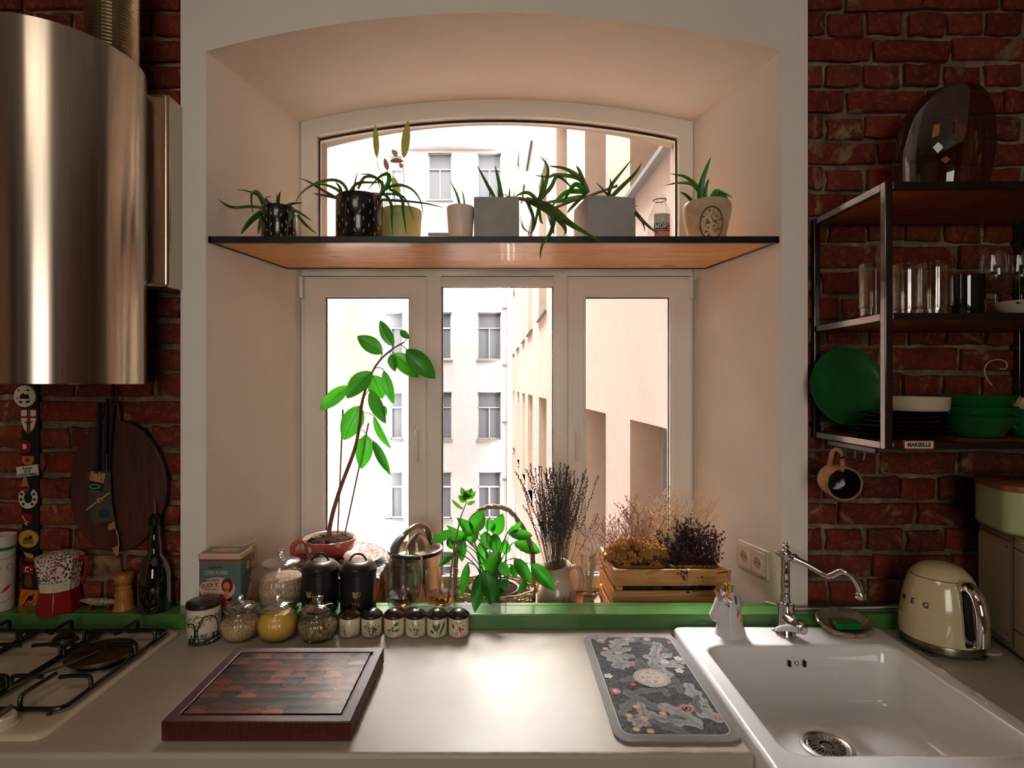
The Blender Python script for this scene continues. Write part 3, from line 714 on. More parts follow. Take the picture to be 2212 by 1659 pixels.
# ---- end-grain chopping board
cb = thing('chopping_board', 'thick dark end-grain chopping board with a juice groove', 'chopping board', (-.517, 1.33, ZC))
BX0, BX1, BY0, BY1, BT = -.716, -.318, 1.1655, 1.4945, .04
def walnut():
    t = NT('walnut_block'); oi = t.node('ShaderNodeObjectInfo'); v = t.coord(); n1 = t.noise(v, 90, 4, .6); n2 = t.noise(v, 8, 3, .5)
    c = t.ramp(oi.outputs['Random'], [(0, (34, 26, 26)), (.3, (46, 30, 28)), (.5, (84, 38, 32)), (.75, (112, 52, 40)), (1, (136, 80, 54))])
    c = t.mix(t.ramp(n1, [(.35, (.45,) * 3 + (1,)), (.7, (0, 0, 0, 1))]), c, (34, 18, 14))
    t.set(Base_Color=c, Roughness=t.ramp(n2, [(.3, (.2,) * 3 + (1,)), (.7, (.4,) * 3 + (1,))]), Coat_Weight=.25, Coat_Roughness=.15); t.bump(n1, .06, .002); return t.m
wal = walnut()
walnut_side = wood('walnut_edge', (76, 32, 22), (46, 16, 12), axis=2, scale=26, rough=.4, knots=False, stretch=5)
i0, i1, j0, j1 = BX0 + .030, BX1 - .030, BY0 + .030, BY1 - .030; g = .006
frame_o = [(BX0, BY0), (BX1, BY0), (BX1, BY1), (BX0, BY1)]; frame_i = [(i0 - g, j0 - g), (i1 + g, j0 - g), (i1 + g, j1 + g), (i0 - g, j1 + g)]
m = MB(); zt = ZC + .004 + BT
vs_ = [(x, y, z) for z in (ZC + .004, zt) for L in (frame_o, frame_i) for x, y in L]; fs_2 = []
for k in range(4):
    j = (k + 1) % 4; fs_2 += [(k, 4 + k, 4 + j, j), (8 + k, 8 + j, 12 + j, 12 + k), (k, j, 8 + j, 8 + k), (4 + k, 12 + k, 12 + j, 4 + j)]
m.add(vs_, fs_2).build('border', walnut_side, cb, bevel=.002)
MB().box((i0 - g, j0 - g, ZC + .005), (i1 + g, j1 + g, zt - .007)).build('core', walnut_side, cb, smooth=0)
nbx, nby = 8, 9
bw, bd = (i1 - i0) / nbx, (j1 - j0) / nby
blk = bpy.data.meshes.new('block'); mm = MB().box((-bw / 2, -bd / 2, 0), (bw / 2, bd / 2, .012)); blk.from_pydata(mm.v, [], mm.f); blk.materials.append(wal)
for a in range(nbx):
    for b in range(nby):
        o = bpy.data.objects.new('block', blk); COL.objects.link(o); o.parent = cb
        off = bw / 2 if b % 2 else 0
        o.location = Vector((i0 + bw * (a + .5), j0 + bd * (b + .5), zt - .0122 + rnd.uniform(-.0002, .0002))) - ORG[cb.name]
for x in (BX0 + .04, BX1 - .04):
    for y in (BY0 + .04, BY1 - .04): MB().lathe([(.012, 0), (.012, .0045), (0, .0045)], 12, (x, y, ZC)).build('rubber_foot', cast, cb)
# ---------------------------------------------------------------- jars, tins and glasses on the left of the worktop
jar_glass = thin_glass('ribbed_jar_glass', (253, 254, 253), .05, .03, .5)
clear_glass = thin_glass('clear_drinking_glass', (252, 253, 252), .05, .01, .6)
lid_glass = thin_glass('jar_lid_glass', (250, 252, 252), .14, .02, .8)
def dirn(x, Y): return math.atan2(-Y, -x)      # angle from a thing towards the camera

def storage_jar(label, c, R_, Hb, knob, fill_mat, fill_h, fill_top=None, fill_name='contents', flat_knob=False):
    j = thing('glass_jar', label, 'jar', c, 'ribbed glass storage jars'); c = Vector(c)
    prof = [(0, .003), (.62 * R_, .001), (.74 * R_, .006), (.92 * R_, .22 * Hb), (R_, .45 * Hb), (.97 * R_, .66 * Hb), (.84 * R_, .83 * Hb), (.72 * R_, .92 * Hb), (.70 * R_, Hb), (.76 * R_, Hb + .001), (.76 * R_, Hb + .004)]
    pts = [(Vector((a, b, 0))) for a, b in prof]; sm = [(max(p.x, 0), p.y) for p in spline(pts[1:8], 3)]
    MB().lathe([(0, .003)] + sm + prof[8:], 120, c, ribs=30, amp=.018, rib_range=(.02 * Hb, .85 * Hb)).build('jar_body', jar_glass, j, smooth=80)
    # contents fill the inside up to fill_h
    pf = [(0, .006)]
    for p in sm:
        if p[1] < .006: continue
        if p[1] > fill_h: break
        pf.append((p[0] * .955, p[1] + .001))
    pf.append((pf[-1][0] * .99, fill_h)); pf.append((pf[-1][0] * .6, fill_h + .004)); pf.append((0, fill_h + .006))
    MB().lathe(pf, 48, c).build(fill_name, fill_mat, j, smooth=60)
    zl = Hb + .0045; rl = .84 * R_
    lid = MB().lathe([(0, zl), (rl * .82, zl), (rl * .84, zl - .006), (rl * .9, zl - .006), (rl, zl + .002), (rl, zl + .007), (rl * .88, zl + .011), (rl * .55, zl + .017), (rl * .3, zl + .021), (0, zl + .022)], 48, c).build('lid', lid_glass, j, smooth=50)
    zk = zl + .0195; k = knob
    if flat_knob: MB().lathe([(0, zk), (k * .8, zk), (k * .75, zk + k * .35), (k, zk + k * .5), (k, zk + k * 1.1), (k * .85, zk + k * 1.3), (0, zk + k * 1.35)], 32, c).build('knob', lid_glass, lid, smooth=50)
    else: MB().lathe([(0, zk), (k * .55, zk), (k * .5, zk + k * .3), (k * .9, zk + k * .7), (k, zk + k * 1.2), (k * .8, zk + k * 1.75), (k * .4, zk + k * 2.0), (0, zk + k * 2.05)], 12, c).build('knob', lid_glass, lid, smooth=25)
    return j
oats = M('rolled_oats', (226, 194, 144), .9, vary=(160, (150, 112, 66), .9), bump=(200, .9, .004))
honey = NT('set_honey'); honey.set(Base_Color=lin((232, 184, 76)), Roughness=.35); honey = honey.m
herb = M('dried_herb_tea', (186, 168, 124), .9, vary=(90, (84, 64, 40), .9), bump=(140, 1, .006))
pasta = M('pale_cereal', (220, 188, 162), .8, vary=(60, (180, 144, 118), .9), bump=(90, 1, .006))
Yj = 1.648
def jc(x, Y, z=ZC): return (px(x - CX, Y), Y, z + .0005)
storage_jar('ribbed glass jar of rolled oats with glass knob lid', jc(519, Yj), .0555, .083, .0105, oats, .052)
storage_jar('ribbed glass jar filled with set yellow honey', jc(600, Yj), .0575, .085, .0105, honey, .078, fill_name='honey')
hj = storage_jar('ribbed glass jar of mixed herb tea with a flat disc knob', jc(687, Yj), .0570, .080, .0165, herb, .045, flat_knob=True)
hc_ = Vector(jc(687, Yj))
for k in range(14):      # petals showing among the herbs
    a = dirn(hc_.x, Yj) + rnd.uniform(-1.1, 1.1); z = rnd.uniform(.008, .044); rr = .0545 * (.80 + .18 * min(1, z / .035))
    MB().sphere(hc_ + Vector((rr * math.cos(a) * .97, rr * math.sin(a) * .97, z)), rnd.uniform(.003, .006), 6, 4, sz=.7).build('petal', M('petal_' + 'abc'[k % 3], ((150, 34, 22), (196, 128, 40), (206, 190, 150))[k % 3], .8), hj)
storage_jar('large ribbed glass jar with a glass knob lid behind the honey', jc(607, 1.752, ZL), .068, .135, .0135, pasta, .100)

# tall dark lidded tin with an engraved landscape
def etched(name, thr):
    t = NT(name); v = t.coord(scale=(1, 1, 1)); a = t.noise(v, 55, 7, .75, 1.5); b = t.noise(v, 14, 3, .6)
    s_ = t.node('ShaderNodeMath', operation='ADD'); t.link(a, s_.inputs[0]); t.link(b, s_.inputs[1])
    t.set(Base_Color=t.ramp(s_.outputs[0], [(thr - .02, (40, 36, 30)), (thr + .02, (214, 202, 178))]), Roughness=.3); MATS[name] = t.m; return t.m
et = thing('ceramic_canister', 'cream ceramic canister printed with a black landscape and dark wooden lid', 'canister', jc(441, 1.640))
ec = Vector(jc(441, 1.640)); er = .0465
cream_cer = M('cream_ceramic', (222, 210, 186), .25, coat=.3)
MB().lathe([(0, .001), (er - .004, .001), (er, .005), (er, .100), (er - .003, .102), (0, .102)], 48, ec).build('body', cream_cer, et, smooth=50)
ink = M('print_ink_black', (34, 30, 26), .5)
fn = on_drum(ec, er + .0004, dirn(ec.x, 1.64)); pr = random.Random(3); m = MB()
stroke(m, fn, [(-.050, .012), (-.02, .008), (.01, .012), (.045, .020)], .006); stroke(m, fn, [(-.05, .005), (.0, .004), (.05, .006)], .008)
for s in (-1, 1): stroke(m, fn, [(.012 + s * .026, .010), (.012 + s * .029, .045), (.012 + s * .018, .075), (.012, .083)], .0035)
stroke(m, fn, [(-.028, .012), (-.024, .040), (-.030, .065)], (.010, .004)); stroke(m, fn, [(-.024, .040), (-.008, .062), (.0, .085)], (.005, .002))
for k in range(300):
    a = pr.uniform(-.055, .05); b = pr.choice([pr.uniform(.012, .032), pr.uniform(.05, .084)])
    if b > .05 and a > .0 and b < .066: continue
    ang = pr.uniform(0, 6.3); l = pr.uniform(.003, .008); stroke(m, fn, [(a, b), (a + l * math.cos(ang), b + l * .7 * math.sin(ang))], pr.uniform(.0008, .0028))
for k in range(10): stroke(m, fn, [(.002 + k * .003, .012), (.003 + k * .003, .020 + pr.uniform(0, .012))], .0016)
m.build('landscape_print', ink, et, smooth=0, fix=False)
dark_lid = M('dark_stained_lid', (40, 16, 12), .35, coat=.2, vary=(20, (58, 24, 16), .7))
MB().lathe([(0, .1022), (er + .0015, .1022), (er + .002, .106), (er + .001, .113), (er - .004, .116), (0, .117)], 48, ec).build('lid', dark_lid, et, smooth=50)

# six small spice jars in a row
spots = [(756, 'brown'), (803, 'dark'), (852, 'berry'), (898, 'mauve'), (944, 'leaf'), (991, 'chili')]
descr = {'brown': 'small cream spice jar printed with a purple-brown twig, leftmost of six', 'dark': 'small cream spice jar printed with a dense dark leafy bush',
         'berry': 'small cream spice jar printed with red berries and two green leaves', 'mauve': 'small cream spice jar printed with a mauve flowering umbel plant',
         'leaf': 'small cream spice jar printed with broad green bay leaves', 'chili': 'small cream spice jar printed with red chili peppers, rightmost of six'}
inks = {k: M('print_' + k, c, .5) for k, c in dict(twig=(58, 46, 36), mauve=(140, 106, 112), green=(78, 100, 62), dgreen=(44, 60, 40), red=(176, 40, 36), pale=(196, 160, 150), olive=(150, 156, 90)).items()}
for n_, (x, kind) in enumerate(spots):
    Y = 1.668; c = Vector(jc(x, Y)); r_ = .0305
    sj = thing('spice_jar', descr[kind], 'jar', c, 'spice jars in a row')
    MB().lathe([(0, .001), (r_ - .006, .001), (r_ - .001, .005), (r_, .010), (r_, .054), (r_ - .002, .057), (0, .057)], 40, c).build('body', cream_cer, sj, smooth=50)
    MB().lathe([(r_ + .0005, .0575), (r_ + .0025, .060), (r_ + .0025, .063), (r_ - .0005, .0655), (r_ * .72, .074), (r_ * .35, .079), (0, .080), ], 40, c).lathe([(0, .0575), (r_ + .0005, .0575)], 40, c).build('lid', M('spice_lid_%d' % n_, [(48, 20, 14), (26, 22, 22), (50, 20, 15), (34, 20, 18), (26, 22, 22), (34, 22, 20)][n_], .25, coat=.3), sj, smooth=60)
    fn = on_drum(c, r_ + .0003, dirn(c.x, Y)); p = random.Random(40 + n_); mk = {}
    def mm_(k): return mk.setdefault(k, MB())
    if kind in ('brown', 'dark', 'mauve'):
        for k in range(7 if kind != 'brown' else 4):
            bx = p.uniform(-.004, .004) + (-.012 if kind == 'brown' else 0); tx = bx + (k - 3) * .0075 + p.uniform(-.002, .002); ty = p.uniform(.036, .050)
            stroke(mm_('twig'), fn, [(bx, .010), ((bx + tx) / 2, .026), (tx, ty)], (.0012, .0005))
            for q in range(9 if kind == 'dark' else 6):
                t = p.uniform(.35, 1); u, v = bx + (tx - bx) * t, .010 + (ty - .010) * t; a = p.uniform(0, 6.3); l = p.uniform(.003, .006)
                petal(mm_('dgreen' if kind == 'dark' else p.choice(['mauve', 'twig'])), fn, (u, v), (u + l * math.cos(a), v + l * math.sin(a)), l * .5)
            if kind == 'mauve':
                for q in range(5): blob(mm_('pale'), fn, ellipse(tx + p.uniform(-.004, .004), ty + p.uniform(-.003, .003), .0014, .0014, 8))
    elif kind == 'berry':
        stroke(mm_('twig'), fn, [(-.014, .008), (-.012, .03), (-.006, .05)], (.0014, .0008))
        petal(mm_('green'), fn, (-.004, .038), (.016, .048), .010); petal(mm_('green'), fn, (-.002, .022), (.017, .028), .009); petal(mm_('green'), fn, (-.012, .028), (-.022, .024), .007)
        for q in range(9): blob(mm_('red'), fn, ellipse(-.005 + p.uniform(-.003, .003), .032 + p.uniform(-.008, .008), .0022, .0022, 9))
        stroke(mm_('red'), fn, [(-.005, .024), (-.004, .012)], .0008)
    elif kind == 'leaf':
        stroke(mm_('twig'), fn, [(.0, .008), (.001, .025), (-.003, .045)], .0012)
        for a, b, w in (((0, .02), (-.014, .048), .011), ((.001, .024), (.008, .049), .009), ((-.008, .016), (-.022, .026), .009), ((.006, .010), (.022, .040), .008), ((.014, .02), (.026, .05), .010)): petal(mm_('green'), fn, a, b, w); stroke(mm_('dgreen'), fn, [a, b], .0006)
    else:
        stroke(mm_('twig'), fn, [(-.004, .008), (-.003, .03), (.0, .05)], .0012)
        for a, b, w in (((.002, .040), (.006, .018), .0085), ((-.020, .046), (-.016, .028), .008)): petal(mm_('red'), fn, b, a, w)
        for a, b, w in (((0, .044), (-.012, .050), .005), ((0, .046), (.014, .050), .005), ((.010, .042), (.020, .036), .006), ((-.004, .02), (-.014, .014), .005), ((.006, .030), (.018, .026), .005)): petal(mm_(p.choice(['green', 'olive', 'dgreen'])), fn, a, b, w)
    for q in range(2): stroke(mm_('twig'), fn, [(.006, .010 - q * .003), (.012, .0115 - q * .003), (.018, .0135 - q * .003)], .0008)
    for k, mb in mk.items(): mb.build('printed_' + dict(twig='stems', mauve='flowers', green='leaves', dgreen='foliage', red='fruit', pale='blossoms', olive='leaves')[k], inks[k], sj, smooth=0, fix=False)

# two black enamel tea canisters on the ledge
tin_blk = M('black_enamel_tin', (22, 22, 22), .38)
tin_lid = M('dark_bronze_lid', (54, 48, 44), .3, metal=.6)
gold_ink = M('print_gold', (176, 122, 58), .45); white_ink = M('print_white', (206, 196, 182), .5)
for x, lab, tea in ((692, 'black lidded tin canister with a gold cup beside the large glass jar', 0), (774, 'black lidded tin canister marked TEA beneath a gold cup', 1)):
    Y = 1.752; c = Vector(jc(x, Y, ZL)); r_ = .0555
    tc = thing('tea_canister', lab, 'canister', c, 'black tea canisters')
    MB().lathe([(0, .001), (r_ - .002, .001), (r_, .003), (r_, .118), (r_ + .002, .120), (r_ + .002, .123)], 48, c).lathe([(0, .1235), (r_ + .002, .1235), (r_ + .002, .123)], 48, c).build('body', tin_blk, tc, smooth=40)
    ld = MB().lathe([(0, .1237), (r_ + .003, .1237), (r_ + .0035, .129), (r_ + .001, .131), (r_ - .001, .135), (r_ - .010, .144), (r_ - .020, .149), (r_ * .5, .151), (0, .1515)], 48, c).build('lid', tin_lid, tc, smooth=40)
    MB().tube(spline([(c.x - .028, Y - .004, c.z + .149), (c.x - .022, Y - .002, c.z + .158), (c.x - .010, Y, c.z + .169), (c.x + .010, Y, c.z + .169), (c.x + .022, Y - .002, c.z + .158), (c.x + .028, Y - .004, c.z + .149)], 4), .0032, 8).build('handle', M('handle_brown', (52, 34, 26), .35, metal=.5), ld)
    for s in (-1, 1): MB().sphere((c.x + s * .028, Y - .004, c.z + .149), .0055, 8, 6, sz=.5).build('rivet', tin_lid, ld)
    fn = on_drum(c, r_ + .0004, dirn(c.x, Y) - (.14 if tea else .65)); m = MB()
    blob(m, fn, [(-.010, .070), (.008, .070), (.0075, .057), (.004, .051), (-.006, .051), (-.0095, .057)]); stroke(m, fn, [(.0075, .067), (.013, .066), (.0125, .058), (.007, .056)], .0016)
    m.build('printed_cup', gold_ink, tc, smooth=0, fix=False)
    if tea: print_text('printed_word', tc, gold_ink, fn, 'TEA', .017, (0, .030), spacing=1.1, sx=.8)
    else: print_text('printed_word', tc, gold_ink, fn, 'COFFEE', .013, (0, .030), sx=.8)

# two double-walled glasses with cuttings rooting in water
water = thin_glass('rooting_water', (214, 190, 150), .04, .02, .4)
root_m = M('roots_brown', (84, 54, 28), .8); twig_m = M('cutting_twig', (96, 66, 52), .8)
def dw_glass(label, x, Yc, r_, h, water_h, tall):
    c = Vector(jc(x, Yc, ZL)); g = thing('double_wall_glass', label, 'glass', c, 'double-walled glasses with cuttings')
    MB().lathe([(0, .002), (r_ * .62, .001), (r_ * .74, .006), (r_ * .93, h * .3), (r_, h * .6), (r_, h * .9), (r_ * .97, h)], 48, c).build('outer_wall', clear_glass, g, smooth=60)
    MB().lathe([(0, .014), (r_ * .5, .014), (r_ * .74, h * .22), (r_ * .88, h * .6), (r_ * .91, h * .9), (r_ * .93, h)], 48, c).build('inner_wall', clear_glass, g, smooth=60)
    MB().tube([(c.x + r_ * .95 * math.cos(a), c.y + r_ * .95 * math.sin(a), c.z + h) for a in [2 * pi * k / 40 for k in range(40)]], r_ * .032, 6, closed=True).build('rim', lid_glass, g)
    MB().lathe([(0, .016), (r_ * .48, .016), (r_ * .72, h * .22), (r_ * .8, water_h), (0, water_h)], 40, c).build('water', water, g, smooth=40)
    return g, c
g1, c1 = dw_glass('larger double-walled glass with crossed brown twigs rooting in water', 871, 1.745, .0605, .156, .048, 1)
for a, b in (((-.030, .0, .02), (.038, -.01, .168)), ((.022, .01, .02), (-.036, .0, .166)), ((.004, -.02, .02), (-.028, .02, .150))):
    MB().tube([c1 + Vector(a), c1 + (Vector(a) + Vector(b)) * .5 + Vector((.003, 0, 0)), c1 + Vector(b)], [.0030, .0026, .0020], 6).build('twig', twig_m, g1)
g2, c2 = dw_glass('smaller double-walled glass holding a tall leafy green sprig', 955, 1.745, .0535, .118, .050, 0)
for g, c, n_ in ((g1, c1, 26), (g2, c2, 20)):
    m = MB()
    for k in range(n_):
        a = rnd.uniform(0, 6.3); r0 = rnd.uniform(0, .03); p0 = c + Vector((r0 * math.cos(a), r0 * math.sin(a), rnd.uniform(.018, .046)))
        m.tube(spline([p0, p0 + Vector((rnd.uniform(-.012, .012), rnd.uniform(-.012, .012), rnd.uniform(-.010, .004))), p0 + Vector((rnd.uniform(-.018, .018), rnd.uniform(-.014, .014), rnd.uniform(-.012, .0)))], 3), .0012, 4)
    m.v = [Vector((v.x, v.y, max(v.z, c.z + .016))) for v in m.v]
    o = m.build('roots', root_m, g, smooth=0); o['kind'] = 'stuff'

# tin box with printed cereal advert
tb_ = thing('cereal_tin', 'teal cereal tin with a pink lid and a printed portrait', 'tin', (-.863, 1.735, ZL))
X0, X1, TY0, TY1, TZ1 = -.929, -.799, 1.697, 1.774, 1.135
teal = M('tin_teal', (94, 116, 110), .3, coat=.2); pinkc = M('tin_pink', (214, 176, 160), .3, coat=.2); redc = M('print_red', (150, 34, 30), .4); fleshc = M('print_flesh', (206, 130, 96), .4); darkr = M('print_dark_red', (112, 26, 26), .4)
MB().prism(rrect(X0, X1, TY0, TY1, .008, 4), ZL + .0005, TZ1 - .022).build('body', teal, tb_, smooth=40)
MB().prism(rrect(X0 - .001, X1 + .001, TY0 - .001, TY1 + .001, .009, 4), TZ1 - .0225, TZ1 - .018).build('seam_line', redc, tb_, smooth=40)
ld = MB().prism(rrect(X0 - .0025, X1 + .0025, TY0 - .0025, TY1 + .0025, .010, 4), TZ1 - .018, TZ1).build('lid', pinkc, tb_, smooth=40, bevel=.003)
MB().prism(rrect(X0 + .004, X1 - .004, TY0 + .004, TY1 - .004, .006, 4), TZ1, TZ1 + .0006).build('lid_panel', teal, ld, smooth=0)
ft = on_plane(((X0 + X1) / 2, (TY0 + TY1) / 2, TZ1 + .001), (1, 0, 0), (0, 1, 0)); m = MB(); blob(m, ft, ellipse(0, .0, .043, .020, 32)); m.build('lid_oval', pinkc, ld, smooth=0, fix=False)
ft2 = on_plane(((X0 + X1) / 2, (TY0 + TY1) / 2, TZ1 + .0014), (1, 0, 0), (0, 1, 0))
print_text('lid_script', ld, redc, ft2, "Mr Kellogg's", .016, (0, -.002), shear=.3, sx=.8); print_text('lid_small_print', ld, redc, ft2, 'ORIGINAL', .006, (.008, .012), spacing=1.3)
ff = on_plane(((X0 + X1) / 2, TY0 - .0005, ZL), (1, 0, 0), (0, 0, 1)); f2 = on_plane(((X0 + X1) / 2, TY0 - .0009, ZL), (1, 0, 0), (0, 0, 1)); f3 = on_plane(((X0 + X1) / 2, TY0 - .0013, ZL), (1, 0, 0), (0, 0, 1))
print_text('maker_script', tb_, darkr, ff, "Kellogg's", .0165, (-.012, .146), shear=.25, sx=.72, bold=.0003)
print_text('product_name', tb_, M('print_grey', (178, 178, 166), .4), ff, 'CORN FLAKES', .0165, (-.010, .130), sx=.66, bold=.0004)
m = MB(); blob(m, ff, ellipse(-.006, .081, .055, .035, 36)); m.build('printed_oval', pinkc, tb_, smooth=0, fix=False)
print_text('advert_tagline', tb_, ink, f2, 'READY-NOW!', .0075, (-.026, .106), rot=.1, shear=.2, bold=.0003)
print_text('advert_name', tb_, darkr, f2, "QUICK 'K'", .017, (-.030, .091), rot=.1, shear=.35, sx=.72, bold=.0004)
print_text('advert_word', tb_, ink, f2, 'SPECIAL', .0075, (-.026, .079), spacing=1.5, bold=.0003)
m = MB()
for k, l in enumerate((.016, .032, .015, .018)): stroke(m, f2, [(-.048, .070 - k * .004), (-.048 + l, .070 - k * .004)], .0013)
m.build('small_print', ink, tb_, smooth=0, fix=False)
m = MB(); blob(m, f2, ellipse(.024, .091, .0175, .0225, 24)); m.build('printed_hair', darkr, tb_, smooth=0, fix=False)
m = MB(); blob(m, f3, [(.012, .094), (.018, .101), (.027, .101), (.033, .094), (.032, .084), (.027, .077), (.022, .075), (.016, .079), (.012, .086)]); blob(m, f3, [(.017, .078), (.027, .078), (.029, .066), (.038, .056), (.006, .054), (.016, .064)]); m.build('printed_face', fleshc, tb_, smooth=0, fix=False)
f4 = on_plane(((X0 + X1) / 2, TY0 - .0017, ZL), (1, 0, 0), (0, 0, 1)); m = MB(); blob(m, f4, ellipse(.018, .0915, .0016, .0009, 8)); blob(m, f4, ellipse(.027, .0905, .0016, .0009, 8)); stroke(m, f4, [(.017, .083), (.021, .0815), (.026, .083)], .0014); m.build('printed_features', darkr, tb_, smooth=0, fix=False)
m = MB(); blob(m, f2, [(.002, .066), (.016, .062), (.022, .046), (.034, .044), (.040, .056), (.042, .040), (.030, .026), (.008, .026), (.0, .046)]); m.build('printed_dress', M('print_orange', (176, 62, 36), .4), tb_, smooth=0, fix=False)
fs3 = on_plane((X1 + .0006, (TY0 + TY1) / 2, ZL), (0, 1, 0), (0, 0, 1)); fs4 = on_plane((X1 + .001, (TY0 + TY1) / 2, ZL), (0, 1, 0), (0, 0, 1))
m = MB(); blob(m, fs3, ellipse(.010, .140, .013, .013, 24)); blob(m, fs3, [(-.022, .030), (.030, .030), (.032, .075), (.030, .100), (.022, .098), (.020, .078), (.005, .066), (-.01, .05)]); m.build('side_print', pinkc, tb_, smooth=0, fix=False)
print_text('side_script', tb_, redc, fs4, "Kellogg's", .008, (.010, .140), rot=.15, shear=.2); print_text('side_slogan', tb_, ink, fs3, 'READY-NOW!', .0095, (.004, .113), rot=.25, shear=.2, bold=.0003)
m = MB(); blob(m, fs4, ellipse(.024, .086, .004, .006, 12)); blob(m, fs4, ellipse(.004, .062, .004, .005, 12)); blob(m, fs4, ellipse(-.010, .046, .004, .004, 12)); m.build('side_figures', darkr, tb_, smooth=0, fix=False)
# ---------------------------------------------------------------- things standing in the window niche
def leaf_mesh(m, base, tip, w, bend=.15, normal=None, cup=.12, n=8, taper=1.0, blunt=.0):
    "a leaf blade from base to tip; bend = sag of the midrib, cup = how far the halves fold up"
    b, t = Vector(base), Vector(tip); d = t - b; L = d.length; u = d.normalized()
    nrm = Vector(normal or (0, -1, 0)); nrm = (nrm - u * nrm.dot(u)); nrm = nrm.normalized() if nrm.length > 1e-6 else u.orthogonal().normalized()
    s = u.cross(nrm); rows = []
    for k in range(n + 1):
        q = k / n; prof = math.sin(pi * min(1, q ** .85 * (1 - blunt) + blunt * q)) ** .75 if 0 < q < 1 else 0
        ww = w / 2 * max(prof, .02); mid = b + d * q + nrm * (bend * L * math.sin(pi * q))
        rows.append([mid - s * ww + nrm * cup * ww, mid - s * ww * .5 + nrm * cup * ww * .3, mid, mid + s * ww * .5 + nrm * cup * ww * .3, mid + s * ww + nrm * cup * ww])
    m.grid(rows); return m
def add_leaf(parent, mat, base, tip, w, name='leaf', **kw):
    return leaf_mesh(MB(), base, tip, w, **kw).build(name, mat, parent, smooth=80, fix=False)
def rand_normal(r, k=.6): return (r.uniform(-k, k), -1, r.uniform(-k, k))

# wooden box, decorated tray, plate and the cup planter with the rubber plant
bxw = wood('box_wood', (190, 128, 78), (150, 92, 50), axis=0, scale=12, knots=False)
wb2 = thing('wooden_box', 'wooden box under the patterned tray in the window niche', 'box', (-.60, 2.03, ZS))
for z in (ZS + .001, ZS + .062, ZS + .123):
    MB().box((-.79, 1.87, z), (-.425, 1.885, z + .056)).build('slat', bxw, wb2, bevel=.002); MB().box((-.79, 2.185, z), (-.425, 2.20, z + .056)).build('slat', bxw, wb2, bevel=.002)
    MB().box((-.44, 1.885, z), (-.425, 2.185, z + .056)).build('slat', bxw, wb2, bevel=.002); MB().box((-.79, 1.885, z), (-.775, 2.185, z + .056)).build('slat', bxw, wb2, bevel=.002)
for x in (-.774, -.46):
    for y in (1.886, 2.165): MB().box((x, y, ZS + .001), (x + .019, y + .019, ZS + .179)).build('corner_post', bxw, wb2, smooth=0)
zb = ZS + .180
def pattern_mat(name, a, b, scale, thr=.5):
    t = NT(name); v = t.coord(); w = t.node('ShaderNodeTexVoronoi', feature='DISTANCE_TO_EDGE'); w.inputs['Scale'].default_value = scale; t.link(v, w.inputs['Vector'])
    n = t.noise(v, scale * 1.7, 3, .6, 2.0); s_ = t.node('ShaderNodeMath', operation='ADD'); t.link(w.outputs['Distance'], s_.inputs[0]); t.link(n, s_.inputs[1])
    t.set(Base_Color=t.ramp(s_.outputs[0], [(thr, b), (thr + .05, a)]), Roughness=.25); MATS[name] = t.m; return t.m
ty = thing('patterned_tray', 'white tray with a black ornamental pattern under the pink cup planter', 'tray', (-.60, 2.03, zb))
MB().prism(rrect(-.80, -.418, 1.862, 2.208, .02), zb + .0005, zb + .016).build('tray_slab', pattern_mat('tray_pattern', (226, 222, 214), (70, 62, 56), 38, .68), ty, bevel=.004, smooth=40)
pl_ = Vector((-.595, 2.055, zb + .0165))
pp = MB().lathe([(0, .001), (.075, .001), (.080, .004), (.135, .016), (.158, .022), (.160, .024), (.157, .026), (.130, .020), (.08, .009), (0, .008)], 56, pl_).build('saucer', pattern_mat('saucer_pattern', (168, 132, 116), (92, 40, 30), 46, .62), smooth=60)
tag(pp, 'large saucer with a red pattern under the pink cup planter', 'saucer')
cup_c = Vector((px(713 - CX, 2.07), 2.07, pl_.z + .0095))
ficus = thing('rubber_plant', 'tall rubber plant with broad leaves growing in an oversized pink cup', 'plant', cup_c)
rimz = at(713, 1160, 2.07).z - cup_c.z
pink_gl = M('pink_glazed_cup', (206, 112, 96), .15, coat=.5)
cream_gl = M('cream_glaze_inside', (226, 208, 184), .2, coat=.3)
cr = .0975
MB().lathe([(0, .001), (.045, .001), (.05, .004), (.052, .009), (.075, .028), (.09, rimz * .5), (cr - .002, rimz - .006), (cr, rimz - .001), (cr - .002, rimz)], 56, cup_c).build('cup', pink_gl, ficus, smooth=60)
MB().lathe([(cr - .002, rimz), (cr - .006, rimz - .002), (cr - .010, rimz * .7), (cr - .018, rimz * .4), (0, rimz * .35)], 56, cup_c).build('cup_lining', cream_gl, ficus, smooth=60)
hx = cup_c.x - cr
MB().tube(spline([(hx + .012, 2.06, cup_c.z + rimz - .018), (hx - .012, 2.06, cup_c.z + rimz - .010), (hx - .036, 2.06, cup_c.z + rimz - .030), (hx - .036, 2.06, cup_c.z + rimz - .060), (hx - .012, 2.06, cup_c.z + rimz * .32), (hx + .018, 2.06, cup_c.z + rimz * .28)], 5), .0105, 10, flat=.8).build('cup_handle', pink_gl, ficus)
fn = on_drum(cup_c, lambda v: .0985 - max(0, (rimz - v) * .16), -pi / 2)
for u, v in ((.055, .068), (-.05, .05), (.0, .035), (.11, .045), (-.105, .06)):
    m = MB(); blob(m, fn, ellipse(u, v, .0095, .0115, 18)); m.build('cream_dot', cream_gl, ficus, smooth=0, fix=False)
soil_m = M('potting_soil', (26, 17, 13), .95, spec=.03, vary=(120, (60, 40, 30), .8), bump=(160, 1, .01))
r = random.Random(5); rows = []
